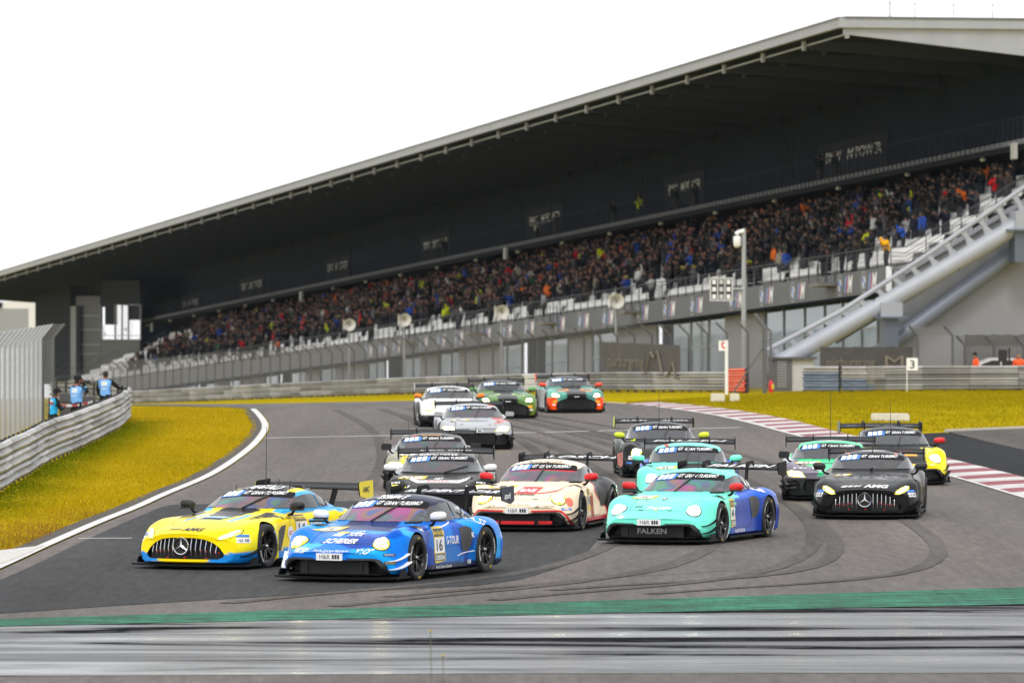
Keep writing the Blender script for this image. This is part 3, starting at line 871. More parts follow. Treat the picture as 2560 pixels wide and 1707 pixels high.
for y in (790, 825, 862, 885):
    tpart(tq(190, 252, y - 2, y, UT - .1, .08), 'floor_edge', mat('tower_edge', (0.14, 0.145, 0.16), 0.5))
tpart(tq(176.3, 189.7, 765, 960, UT - .6, .5), 'column', mat('tower_column', (0.075, 0.082, 0.10), 0.5))
for x in (251, 287, 304, 320, 351):
    tpart(tq(x - 1.2, x + 1.2, 762, 850, UT - .12, .1), 'mullion', mat('tower_mullion', (0.05, 0.053, 0.062), 0.5))
for x0, x1, y0 in ((252.5, 286, 812.5), (288.5, 303, 762.5), (305.5, 319, 762.5), (321.5, 350, 800.5)):
    pm = bpy.data.materials.get('clear_pane')
    if pm is None:
        pm = bpy.data.materials.new('clear_pane'); n_, l_, b_ = nodes_of(pm)
        b_.inputs['Base Color'].default_value = (0.85, 0.87, 0.9, 1); b_.inputs['Roughness'].default_value = 0.05; b_.inputs['Alpha'].default_value = 0.25
    tpart(tq(x0, x1, y0, 847.5, UT + .1, .02), 'pane', pm)
tpart(tq(252, 350, 838, 839.5, UT - .3, .05), 'handrail', RAILM)

# distant pale building beyond the left fence
db = empty('pavilion', atY(20, 860, 760)); tag(db, 'pale flat-roofed pavilion far behind the left catch fence', 'building')
bpy.context.view_layer.update(); dbi = db.matrix_world.inverted()
for nm, (x0, x1, y0, y1, dz), m in (('wall', (-140, 70, 772, 870, 6), mat('pavilion_wall', (0.30, 0.31, 0.33), 0.6)), ('roof_frame', (-140, 90, 754, 771.5, 8), mat('pavilion_frame', (0.72, 0.72, 0.72), 0.5)), ('frame_post', (71, 89, 771.8, 870, 8), mat('pavilion_frame')), ('dark_soffit', (-140, 6, 756, 769, -.2), mat('tower_wall'))):
    a = atY(x0, y1, 760); b_ = atY(x1, y0, 760)
    o = MB().box(((a[0] + b_[0]) / 2, 760 + dz / 2, (a[2] + b_[2]) / 2), (b_[0] - a[0], abs(dz), b_[2] - a[2])).obj(nm, m)
    o.parent = db; o.matrix_parent_inverse = dbi
# ------------------------------------------------------------------ guard rails and catch fences
BEAM = [(0, 0), (.012, .075), (.075, .115), (.12, .045), (.155, .01), (.19, .045), (.235, .115), (.298, .075), (.31, 0)]
def beam_mesh():
    V = [(x, o, z) for x in (0, 1) for z, o in BEAM] + [(x, o - .012, z) for x in (0, 1) for z, o in BEAM]
    n = len(BEAM)
    F = [(k, n + k, n + k + 1, k + 1) for k in range(n - 1)] + [(2 * n + k, 2 * n + k + 1, 3 * n + k + 1, 3 * n + k) for k in range(n - 1)]
    F += [(0, 2 * n, 3 * n, n), (n - 1, 2 * n - 1, 4 * n - 1, 3 * n - 1)]
    return MB().add(V, F)
BEAMS = [beam_mesh().mesh('rail_beam', mat('rail_' + k, c, 0.5, 0.25, var=0.3, vscale=1.1, bump=0.1), 35) for k, c in
         (('grey', (0.30, 0.295, 0.285)), ('pale', (0.43, 0.42, 0.41)), ('brown_grey', (0.22, 0.21, 0.20)))]
BEAM_O = beam_mesh().mesh('rail_beam', mat('rail_orange', (0.80, 0.10, 0.012), 0.5, var=0.1), 35)
BEAM_B = beam_mesh().mesh('rail_beam', mat('rail_blue_grey', (0.17, 0.21, 0.29), 0.5, var=0.3), 35)
BEAM_W = beam_mesh().mesh('rail_beam', mat('rail_white', (0.68, 0.68, 0.67), 0.5, var=0.1), 35)
POSTM = MB().box((0, -.06, .6), (.10, .07, 1.25)).mesh('rail_post', DARKM)
def guard_rail(label, line, nb, plen, z0=.10, pitch=.335, side=1, pick=None, group=None, posts=True):
    L = np.array([p[:2] for p in line], float)
    d = np.concatenate([[0], np.cumsum(np.linalg.norm(np.diff(L, axis=0), axis=1))])
    mid = L[len(L) // 2]
    root = empty('guard_rail', (mid[0], mid[1], float(g(mid[0], mid[1]))))
    tag(root, label, 'guard rail', group)
    n = max(1, int(round(d[-1] / plen)))
    q = np.linspace(0, d[-1], n + 1)
    P = np.stack([np.interp(q, d, L[:, 0]), np.interp(q, d, L[:, 1])], 1)
    o0 = np.array(root.location)
    for i in range(n):
        for b in range(nb):
            a, c = P[i], P[i + 1]
            a = np.array([a[0], a[1], float(g(a[0], a[1])) + z0 + b * pitch]); c = np.array([c[0], c[1], float(g(c[0], c[1])) + z0 + b * pitch])
            t = c - a; ln = np.linalg.norm(t)
            me = pick(i, b, n) if pick else None
            if me is None: me = BEAMS[int(rng.choice(3, p=[.5, .3, .2]))]
            o = link('rail_beam', me, root)
            o.location = a - o0 + np.array([0, 0, rng.normal(0, .004)])
            yaw = math.atan2(t[1], t[0])
            o.rotation_euler = (0, -math.asin(t[2] / ln), yaw)
            o.scale = (ln * .988, side * rng.uniform(.88, 1.12), 1)
        if posts:
            for f in (0, .5):
                a = P[i] * (1 - f) + P[i + 1] * f
                o = link('rail_post', POSTM, root)
                o.location = np.array([a[0], a[1], float(g(a[0], a[1])) - .05]) - o0
                t = P[i + 1] - P[i]
                o.rotation_euler = (0, 0, math.atan2(t[1], t[0])); o.scale = (1, side, (nb * pitch + z0) / 1.15)
    return root, P

# left rail around the island
Lb = dense([px(x, y)[:2] for x, y in BASE_L], 4)
tail = dense([Lb[-1], (Lb[-1][0] - .3, Lb[-1][1] + 6), (Lb[-1][0] - 1.6, Lb[-1][1] + 12), (Lb[-1][0] - 4, Lb[-1][1] + 20)], 4)
guard_rail('weathered grey guard rail curving along the left grass island', Lb + tail[1:], 3, 3.0, z0=.07, pitch=.325, side=-1)
# far rail below the grandstand
FR = [((1822 - 1280) / FPX * 300 - .2262 * (Y_ - 300), Y_) for Y_ in np.linspace(300, 506, 40)]
def pick_far(i, b, n):
    if i in (2, 3) and b < 3: return BEAMS[1]
    if i in (11,): return BEAM_W
    return None
guard_rail('long grey guard rail below the grandstand fence', FR, 3, 4.0, z0=.10, pitch=.34, side=1, pick=pick_far)
a, b_ = px(1822, 981.5), px(1866, 983)
guard_rail('bright orange end section of the far guard rail', [b_, a], 4, 2.0, z0=.06, pitch=.29, side=1, pick=lambda i, b, n: BEAM_O)
# right rail
RR = dense([px(x, y)[:2] for x, y in ((2010, 979), (2140, 979.5), (2210, 977), (2350, 976), (2560, 975), (2900, 974))], 5)
def pick_right(i, b, n):
    return BEAM_B if (i == 0 and b < 3) or (i == 1 and b in (0, 1)) or (i == 2 and b == 0) else None
guard_rail('grey guard rail with a blue-grey left end beside the numbered board', RR, 4, 2.6, z0=.05, pitch=.29, side=-1, pick=pick_right)

WIRE = mat('fence_wire', (0.27, 0.27, 0.28), 0.6, 0.2)
WIRE_L = mat('fence_wire_light', (0.56, 0.58, 0.64), 0.6)
FPOST = mat('fence_post', (0.12, 0.122, 0.13), 0.6, 0.2)
def catch_fence(label, line, h, span, lean, wire, sp_v=.10, sp_h=.12, th=.012, lean_h=.6, post_r=.06, posts=True, zoff=0.0, sag=0.0, postm=None, yoff=0.0):
    L = np.array([p[:2] for p in line], float) + np.array([0.0, yoff])
    d = np.concatenate([[0], np.cumsum(np.linalg.norm(np.diff(L, axis=0), axis=1))])
    n = max(1, int(round(d[-1] / span))); q = np.linspace(0, d[-1], n + 1)
    P = np.stack([np.interp(q, d, L[:, 0]), np.interp(q, d, L[:, 1])], 1)
    root = empty('catch_fence', (P[n // 2][0], P[n // 2][1], float(g(P[n // 2][0], P[n // 2][1]))))
    tag(root, label, 'fence')
    o0 = np.array(root.location)
    lean = np.array(lean, float)
    def rise(zz):
        return np.array([lean[0], lean[1], 0]) * max(0, zz - h) / lean_h
    for i in range(n + 1):
        b = np.array([P[i][0], P[i][1], float(g(P[i][0], P[i][1])) + zoff]) - o0
        if posts:
            MB().tube([b + (0, 0, -.1), b + (0, 0, h), b + (0, 0, h + lean_h) + np.array([lean[0], lean[1], 0])], post_r, 6).obj('fence_post', postm or FPOST, root, 40)
        if i == n: break
        c = np.array([P[i + 1][0], P[i + 1][1], float(g(P[i + 1][0], P[i + 1][1])) + zoff]) - o0
        mb = MB()
        w = c - b; ln = np.linalg.norm(w); t = w / ln
        nv = int(ln / sp_v); nrm = np.array([-t[1], t[0], 0])
        for k in range(nv):
            a = b + w * ((k + .5) / nv)
            e = np.array([lean[0], lean[1], lean_h])
            for tt in (t, nrm):
                th_ = th if tt is t else th * .4
                A = [a - tt * th_ / 2, a + tt * th_ / 2]
                mb.add([A[0], A[1], A[1] + (0, 0, h), A[0] + (0, 0, h), A[1] + (0, 0, h) + e, A[0] + (0, 0, h) + e], [(0, 1, 2, 3), (3, 2, 4, 5)])
        zz = np.arange(.1, h + lean_h, sp_h)
        for z in zz:
            pts = [0, .25, .5, .75, 1] if sag else [0, 1]
            rr = rise(z)
            zl = z if z <= h else z
            Q = []
            for f in pts:
                dz = -sag * math.sin(math.pi * f)
                Q += [b + w * f + rr + (0, 0, zl + dz - th / 2), b + w * f + rr + (0, 0, zl + dz + th / 2)]
            mb.add(Q, [(2 * k, 2 * k + 2, 2 * k + 3, 2 * k + 1) for k in range(len(pts) - 1)])
        mb.obj('wire_mesh', wire, root)
    return root
FF = [(x + .55, y + .45) for x, y in FR]
catch_fence('tall grey catch fence with bent posts below the grandstand', [(FF[0][0] + 1.4, FF[0][1] - 5.5)] + FF[::1], 3.05, 4.0, (-.62, -.1), WIRE, .10, .10, .014, .62)
# near fence at the left, seen end-on
lf0, lf1 = np.array(px(-60, 1128)[:2]), np.array(px(104, 1050)[:2])
catch_fence('pale wire catch fence with an overhanging top at the left edge', [tuple(lf0 + (lf1 - lf0) * f) for f in (0, .5, 1)], 2.62, 2.7, (.36, .0), WIRE_L, .18, .055, .020, .45, .045, sag=.06, postm=mat('fence_post_pale', (0.38, 0.39, 0.41), 0.6))
c_ = px(107, 1050)
catch_fence('short dark fence return at the end of the pale wire fence', [c_[:2], (c_[0] + .18, c_[1] + 2.0)], 2.62, 2.0, (.36, 0), WIRE, .05, .08, .01, .45, .05)
# fences at the right
p0, p1, p2 = px(2282, 976, 0), px(2330, 976), px(2386, 975)
for (lbl, pts, h) in (('small catch fence with three bent posts beside the numbered board', [(2298, 974.6), (2386, 974.4)], 2.75), ('dark catch fence behind the parked white car', [(2416, 973.6), (2480, 973.6), (2560, 973.6), (2640, 973.6)], 2.25)):
    catch_fence(lbl, [px(*p)[:2] for p in pts], h, 1.5, (-.45, -.15), WIRE, .05, .09, .02, .5, .075, sag=.05, yoff=1.0)

# dark post with strut at the rail opening
pp = px(1912, 982)
r_ = empty('fence_strut', pp); tag(r_, 'dark bent steel post standing in the gap beside the utility cabinet', 'post')
MB().tube([(0, 0, -.1), (0, 0, 3.15), (-.5, 0, 3.85)], .11, 8).obj('post', FPOST, r_, 40)
MB().tube([(-1.55, 0, 0), (-.1, 0, 2.2)], .045, 6).obj('strut', FPOST, r_, 40)
for k in range(6):
    MB().tube([(-.02, -.05, .6 + .5 * k), (-.25, -.06, .5 + .5 * k)], .015, 4).obj('wire_end', FPOST, r_)

# tarpaulins with lettering, hung on the fence
def tarp(label, x0, x1, y0, y1, Y, words, Yb=None):
    a, b_ = Vector(atY(x0, y1, Y)), Vector(atY(x1, y1, Yb or Y)); h = (y1 - y0) / FPX * (Y + (Yb or Y)) / 2
    b_.z = a.z
    root = empty('tarpaulin', (a + b_) / 2, math.atan2(b_.y - a.y, b_.x - a.x)); tag(root, label, 'tarpaulin')
    n = 18; w = (b_ - a).length
    V = []
    for j in range(5):
        for i in range(n + 1):
            V.append((-w / 2 + w * i / n, .05 * math.sin(i * 1.7 + j) * (1 - j / 6), h * j / 4 - .04 * abs(math.sin(i * .9)) * (j == 4)))
    MB().add(V, [(j * (n + 1) + i, j * (n + 1) + i + 1, (j + 1) * (n + 1) + i + 1, (j + 1) * (n + 1) + i) for j in range(4) for i in range(n)]).obj('cloth', TARP, root, 60)
    m = mat('tarp_print', (0.19, 0.165, 0.125), 0.8)
    for txt, fx, fw, fz, fh in words:
        flat_text('lettering', txt, (-w / 2 + w * fx, -.075, h * fz), (1, 0, 0), (0, 0, 1), w * fw, h * fh, m, root)
    return root, w, h
rt, w, h = tarp('brown tarpaulin with circuit name and outline on the far fence', 1503, 1700, 851, 936, 327.6, [('nürburgring', .34, .46, .28, .36)], 309.6)
MB().tube([(w * (x - .5), -.09, h * z) for x, z in ((.60, .12), (.66, .75), (.70, .58), (.745, .80), (.80, .18), (.87, .08), (.93, .48), (.965, .10))], .055, 4).obj('circuit_outline', mat('tarp_print'), rt)
tarp('dark tarpaulin with faded lettering behind the right guard rail', 2050, 2282, 866, 930, px(2160, 978)[1] + 8, [('nürburgring', .33, .52, .2, .4), ('M', .80, .2, .2, .45)])
tarp('dark tarpaulin on the fence behind the white car', 2412, 2600, 836, 925, px(2500, 975)[1] + 8, [('nürburgring', .5, .8, .45, .3)])

# utility cabinet
cb = px(1924, 978); x1 = px(2066, 978)[0] - cb[0]
c0 = empty('utility_cabinet', (cb[0] + x1 / 2, cb[1], cb[2])); tag(c0, 'grey and white utility cabinet below the raking tube', 'cabinet')
hh = 80 / FPX * cb[1]; wl = 56 / FPX * cb[1]
MB().box((-x1 / 2 + wl / 2, .9, hh / 2), (wl, 1.8, hh)).obj('side_panel', mat('cabinet_grey', (0.13, 0.13, 0.135), 0.6, var=.15), c0)
MB().box((wl / 2, .95, hh / 2), (x1 - wl - .02, 1.7, hh)).obj('door_panel', mat('cabinet_white', (0.56, 0.56, 0.57), 0.6, var=.1), c0)
MB().box((0, .9, hh + .06), (x1 + .25, 2.1, .11)).obj('roof', mat('cabinet_roof', (0.10, 0.10, 0.105), 0.6), c0)
lv = MB()
for k in range(10): lv.box((-x1 / 2 + wl * .55, -.02, .25 + k * .14), (wl * .42, .03, .075))
lv.obj('louvre', mat('louvre_grey', (0.33, 0.33, 0.34), 0.5), c0)

# numbered board
nb = px(2280, 978.5); r_ = empty('marker_board', nb); tag(r_, 'white board with a black number on top of the right guard rail', 'sign')
sc_ = nb[1] / FPX
MB().box((0, -.15, (978.5 - 910) * sc_), (28 * sc_, .03, 31 * sc_)).obj('board', WHITE, r_)
MB().tube([(-13 * sc_, -.1, 0), (-13 * sc_, -.1, (978.5 - 900) * sc_)], .025, 6).obj('stake', WHITE, r_)
flat_text('number', '3', (0, -.17, (978.5 - 920.5) * sc_), (1, 0, 0), (0, 0, 1), 12 * sc_, 20 * sc_, BLACK, r_, bold=.01)

# sign pole by the orange rail end
sp = px(1816, 986); r_ = empty('sign_pole', sp); tag(r_, 'slim white pole with a small red and white plate beside the orange rail end', 'sign'); sc_ = sp[1] / FPX
MB().tube([(0, -.2, 0), (0, -.2, 136 * sc_)], .075, 8).obj('pole', WHITE, r_, 40)
MB().box((-10 * sc_, -.24, 122 * sc_), (19 * sc_, .03, 25 * sc_)).obj('plate', WHITE, r_)
MB().box((-11 * sc_, -.262, 125 * sc_), (4 * sc_, .01, 12 * sc_)).box((-7 * sc_, -.262, 130 * sc_), (6 * sc_, .01, 3 * sc_)).box((-7 * sc_, -.262, 117 * sc_), (7 * sc_, .01, 4 * sc_)).obj('mark', mat('sign_red', (0.6, 0.02, 0.03), 0.5), r_)
# concrete blocks
for (x0, x1, y0, y1, lb) in ((1778, 1812, 984, 1001.5, 'pale concrete block at the foot of the white sign pole, left one'), (1826, 1848.5, 984, 1001, 'pale concrete block at the foot of the white sign pole, right one'), (2180, 2274, 1034, 1049, 'long low concrete block lying on the right grass')):
    b0 = px((x0 + x1) / 2, y1); s_ = b0[1] / FPX
    w, h = (x1 - x0) * s_, (y1 - y0) * s_
    mb = MB().prism([(-w / 2, -.05), (w / 2, -.05), (w / 2, h - .05), (w / 2 - .05, h), (-w / 2 + .05, h), (-w / 2, h - .05)], (0, 0, 0), (1, 0, 0), (0, 0, 1), (0, .6, 0))
    tag(mb.obj('concrete_block', mat('block_concrete', (0.66, 0.63, 0.55), 0.8, var=.1), loc=b0), lb, 'block')
# fire extinguisher
fe = px(1921, 981); r_ = empty('fire_extinguisher', fe); tag(r_, 'small red fire extinguisher by the dark bent post', 'extinguisher')
MB().lathe([(0, 0), (.11, .0), (.12, .05), (.12, .45), (.08, .55), (.03, .58), (.03, .66), (0, .66)], (.12, -.25, 0), (0, 0, 1), (1, 0, 0), 12).obj('cylinder', mat('ext_red', (0.65, 0.02, 0.02), 0.4), r_, 40)
MB().box((.20, -.38, .3), (.1, .02, .25)).obj('tag', mat('ext_yellow', (0.75, 0.6, 0.05), 0.5), r_)

# camera mast with loudspeaker frame
mm = Vector(atY(1860, 984, 304)); sc_ = 304 / FPX
r_ = empty('camera_mast', mm); tag(r_, 'grey steel mast with a white dome camera and a speaker frame', 'mast')
MB().tube([(0, 0, 0), (0, 0, 240 * sc_), (0, 0, 412 * sc_)], [.16, .13, .11], 12).obj('pole', mat('mast_grey', (0.40, 0.41, 0.42), 0.45, .3), r_, 50)
MB().tube([(0, -.1, 406 * sc_), (-.28, -.1, 404 * sc_), (-.42, -.1, 398 * sc_)], [.12, .1, .13], 10).obj('camera_arm', WHITE, r_, 50)
MB().lathe([(0, -.42), (.13, -.40), (.2, -.3), (.2, .1), (.17, .18), (0, .2)], (-17 * sc_, -.1, 385 * sc_), (0, 0, 1), (1, 0, 0), 14).obj('dome_camera', WHITE, r_, 50)
MB().tube([(0, -.1, 262 * sc_), (-32 * sc_, -.1, 262 * sc_)], .05, 6).tube([(0, -.1, 215 * sc_), (-25 * sc_, -.1, 240 * sc_)], .04, 6).obj('bracket', mat('mast_grey'), r_, 40)
fr = MB()
W_, H_ = 54 * sc_, 55 * sc_; cx_, cz_ = -57 * sc_, 261 * sc_
for k in range(4):
    fr.box((cx_ - W_ / 2 + W_ * k / 3, -.12, cz_), (.07, .12, H_))
for k in range(2):
    fr.box((cx_, -.121, cz_ - H_ / 2 + H_ * k), (W_ + .07, .13, .07))
fr.obj('frame', mat('frame_pale', (0.6, 0.6, 0.6), 0.5), r_)
for i in range(3):
    for j in range(3):
        MB().box((cx_ - W_ / 3 + W_ / 3 * i, -.1, cz_ - H_ / 3 + H_ / 3 * j), (W_ / 3 * .5, .08, H_ / 3 * .62)).obj('speaker_panel', WHITE if i != 1 else mat('frame_pale'), r_)
MB().box((cx_, .05, cz_), (W_ - .05, .04, H_ - .05)).obj('back_plate', DARKM, r_)

# horn loudspeakers on poles
def horn(x, y, Yd, side, label):
    root = empty('horn_loudspeaker', atY(x, y, Yd)); tag(root, label, 'loudspeaker', 'horn loudspeakers along the grandstand front')
    prof = [(.04, -.45), (.07, -.3), (.14, -.12), (.28, .05), (.44, .14), (.46, .15), (.40, .135), (.26, .02), (.12, -.14), (.02, -.2)]
    for ax in ((.12, -1, -.15), (-1, -.1, -.1)):
        o_ = (.02, 0, 0) if ax[1] == -1 else (-.28, .2, .0)
        MB().lathe(prof, o_, ax, (0, 0, 1), 22).obj('horn', mat('horn_white', (0.70, 0.68, 0.62), 0.4), root, 40)
        MB().lathe([(0, .03), (.05, .02), (.09, -.05), (.05, -.12)], o_, ax, (0, 0, 1), 12).obj('driver', mat('horn_tan', (0.32, 0.29, 0.22), 0.5), root, 40)
    MB().tube([(0, .25, -.35), (0, .25, .1), (0, .05, 0)], .05, 6).obj('bracket', DARKM, root, 40)
for (x, y, Yd, lb) in ((1541, 752, 350, 'large white horn loudspeaker nearest the camera mast'), (1254, 779, 378, 'white horn loudspeaker second from the camera mast'), (1011, 799, 410, 'white horn loudspeaker third from the camera mast'), (873, 811, 430, 'white horn loudspeaker furthest from the camera mast')):
    horn(x, y, Yd, 1, lb)
    q = px(x + 2, 990); 
    p_ = atY(x, y + 16, Yd)
    o = MB().tube([(0, 0, 0), (0, 0, p_[2] - float(g(p_[0], Yd)) + .5)], .09, 8).obj('speaker_pole', mat('mast_grey'), None, 40, loc=(p_[0], Yd + .3, float(g(p_[0], Yd)) - .3))
    tag(o, lb.replace('large white', 'steel pole under the white').replace('white horn', 'steel pole under the white horn', 1) if not lb.startswith('large') else 'steel pole under the white horn loudspeaker nearest the mast', 'pole', 'steel poles of the horn loudspeakers')
# ------------------------------------------------------------------ race cars
def pchip(xs, ys, xq):
    xs = np.asarray(xs, float); ys = np.asarray(ys, float); xq = np.asarray(xq, float)
    h = np.diff(xs); dl = np.diff(ys) / h
    d = np.zeros_like(ys)
    if len(xs) == 2:
        d[:] = dl[0]
    else:
        for i in range(1, len(xs) - 1):
            if dl[i - 1] * dl[i] > 0:
                w1, w2 = 2 * h[i] + h[i - 1], h[i] + 2 * h[i - 1]
                d[i] = (w1 + w2) / (w1 / dl[i - 1] + w2 / dl[i])
        d[0], d[-1] = dl[0], dl[-1]
    i = np.clip(np.searchsorted(xs, xq) - 1, 0, len(xs) - 2)
    t = (xq - xs[i]) / h[i]
    return ys[i] * (1 + 2 * t) * (1 - t) ** 2 + d[i] * h[i] * t * (1 - t) ** 2 + ys[i + 1] * t * t * (3 - 2 * t) + d[i + 1] * h[i] * t * t * (t - 1)
def tab(T, x):
    T = sorted(T)
    return pchip([a for a, _ in T], [b for _, b in T], x)

def loft_lower(S, nst=130, m=34):
    """closed lower body; S holds curves along the car"""
    xf, xr = S['x']
    xs = np.linspace(xr, xf, nst)
    C = {k: tab(S[k], xs) for k in ('zb', 'ws', 'wm', 'zm', 'wu', 'zu', 'yc', 'zc', 'yv', 'zv', 'z0')}
    bow, lean = tab(S['bow'], xs), tab(S['lean'], xs)
    rings = []
    for i, x in enumerate(xs):
        P = np.array([(C['ws'][i], C['zb'][i] + .04), (C['wm'][i], C['zm'][i]), (C['wu'][i], C['zu'][i]), (C['yc'][i], C['zc'][i]), (C['yv'][i], C['zv'][i]), (0, C['z0'][i]), (-C['yv'][i], C['zv'][i])])
        t = np.concatenate([[0], np.cumsum(np.linalg.norm(np.diff(P, axis=0), axis=1))])
        tq = np.linspace(0, t[5], m)
        y, z = pchip(t, P[:, 0], tq), pchip(t, P[:, 1], tq)
        y[-1] = 0
        y = np.concatenate([[0] + [C['ws'][i] * q for q in (.2, .4, .6, .8)] + [C['ws'][i] - .05], y]); z = np.concatenate([[C['zb'][i]] * 6, z])
        xx = x - bow[i] * (np.abs(y) / .95) ** 2.2 - lean[i] * np.maximum(0, z - .25)
        rings.append(np.stack([xx, y, z], 1))
    k = rings[0].shape[0]
    # soft ends
    def end(r, sgn):
        out = []
        c = r.mean(0); c[1] = 0
        for f, dx in ((.975, .018), (.93, .03)):
            q = c + (r - c) * np.array([1, f, f]); q[:, 0] = r[:, 0] + sgn * dx; q[:, 1] *= 1
            out.append(q)
        return out
    rings = end(rings[0], -1)[::-1] + rings + end(rings[-1], 1)
    V = []
    n = len(rings); W = 2 * k - 2
    for r in rings:
        V += r.tolist() + [(p[0], -p[1], p[2]) for p in r[-2:0:-1]]
    F = [(i * W + j, i * W + (j + 1) % W, (i + 1) * W + (j + 1) % W, (i + 1) * W + j) for i in range(n - 1) for j in range(W)]
    M = 24
    for b, rev, bw in ((0, True, bow[0]), ((n - 1) * W, False, bow[-1])):
        r = rings[0] if rev else rings[-1]
        rows = [[b]]
        for q in range(1, k - 1):
            xq, yq, zq = r[q]
            row = [b + q]
            for c_ in range(1, M):
                y = yq * (1 - 2 * c_ / M)
                row.append(len(V))
                V.append((xq + bw * ((abs(yq) / .95) ** 2.2 - (abs(y) / .95) ** 2.2), y, zq))
            rows.append(row + [b + W - q])
        rows.append([b + k - 1])
        cap = []
        for A, B in zip(rows[:-1], rows[1:]):
            if len(A) == 1: cap += [(A[0], B[c_], B[c_ + 1]) for c_ in range(M)]
            elif len(B) == 1: cap += [(A[c_], B[0], A[c_ + 1]) for c_ in range(M)]
            else: cap += [(A[c_], B[c_], B[c_ + 1], A[c_ + 1]) for c_ in range(M)]
        F += [c_[::-1] if rev else c_ for c_ in cap]
    return V, F

def loft_cabin(S, nst=90, m=26):
    xf, xr = S['cx']
    xs = np.linspace(xr, xf, nst)
    wb, zr, wr, zt, bow = (tab(S[k], xs) for k in ('wb', 'zr', 'wr', 'zt', 'cbow'))
    belt = S.get('belt', .86)
    rings = []
    for i, x in enumerate(xs):
        zr_, zt_ = zr[i], max(zt[i], zr[i] + .004)
        bl = min(belt, zr_ - .03)
        P = [(wb[i], bl - .18), (wb[i], bl), ((wb[i] + wr[i]) / 2 + .022, (bl + zr_) / 2 + .01), (wr[i], zr_)]
        P += [(wr[i] * f, zt_ - (zt_ - zr_) * f ** 2.3) for f in (.93, .8, .55, .28)] + [(0, zt_), (-wr[i] * .28, zt_ - (zt_ - zr_) * .28 ** 2.3)]
        P = np.array(P)
        t = np.concatenate([[0], np.cumsum(np.linalg.norm(np.diff(P, axis=0), axis=1))])
        tq = np.linspace(0, t[-2], m)
        y, z = pchip(t, P[:, 0], tq), pchip(t, P[:, 1], tq)
        y[-1] = 0
        rings.append(np.stack([x - bow[i] * (np.abs(y) / .7) ** 2, y, z], 1))
    V = []; W = 2 * m - 1; n = nst
    for r in rings:
        V += r.tolist() + [(p[0], -p[1], p[2]) for p in r[-2::-1]]
    F = [(i * W + j, i * W + j + 1, (i + 1) * W + j + 1, (i + 1) * W + j) for i in range(n - 1) for j in range(W - 1)]
    return V, [f[::1] for f in F]

def bool_cut(V, F, cutter):
    me = bpy.data.meshes.new('b'); me.from_pydata(V, [], F); me.update()
    bm = bmesh.new(); bm.from_mesh(me); bmesh.ops.recalc_face_normals(bm, faces=bm.faces); bm.to_mesh(me); bm.free()
    me.materials.append(PAINT); me.materials.append(BLACK)
    o = link('b', me)
    cm = cutter.mesh('c', [BLACK]); bm = bmesh.new(); bm.from_mesh(cm); bmesh.ops.recalc_face_normals(bm, faces=bm.faces); bm.to_mesh(cm); bm.free()
    c = link('c', cm)
    md = o.modifiers.new('b', 'BOOLEAN'); md.operation = 'DIFFERENCE'; md.solver = 'EXACT'; md.object = c; md.material_mode = 'TRANSFER'
    bpy.context.view_layer.update()
    out = bpy.data.meshes.new_from_object(o.evaluated_get(bpy.context.evaluated_depsgraph_get()))
    bpy.data.objects.remove(o); bpy.data.objects.remove(c)
    return out

def smooth_mesh(me, ang=38):
    me.polygons.foreach_set('use_smooth', [True] * len(me.polygons))
    me.set_sharp_from_angle(angle=R(ang))

PAINT = mat('car_paint', rough=0.24, coat=0.07, attr='Col', spec=0.07)
TYRE = mat('tyre_rubber', (0.016, 0.016, 0.017), 0.75, bump=0.15, bscale=60)
RIM = mat('rim_black', (0.014, 0.014, 0.015), 0.35, 0.4, coat=0.3)
BRAKE = mat('brake_disc', (0.06, 0.06, 0.06), 0.4, 0.8)
CHROME = mat('chrome', (0.65, 0.65, 0.66), 0.16, 1.0)
HL_Y = mat('lamp_lens_yellow', (0.30, 0.27, 0.02), 0.12, coat=0.8, emit=(1.0, 0.82, 0.04), es=1.8)
HL_W = mat('lamp_lens_white', (0.45, 0.45, 0.44), 0.12, coat=0.8, emit=(1, 1, .95), es=0.7)
LED_Y = mat('lamp_lit_yellow', (1, .95, .6), 0.3, emit=(1.0, 0.88, 0.36), es=42)
LED_W = mat('lamp_lit_white', (1, 1, 1), 0.3, emit=(1.0, 0.97, 0.86), es=45)
REDM = mat('red_vinyl', lin(214, 24, 30), 0.4)
YELV = mat('yellow_vinyl', lin(238, 205, 40), 0.4)
NAVY = mat('navy_vinyl', lin(24, 34, 62), 0.4)
BLUV = mat('blue_vinyl', lin(40, 120, 205), 0.4)
GREV = mat('grey_vinyl', lin(120, 122, 125), 0.4)
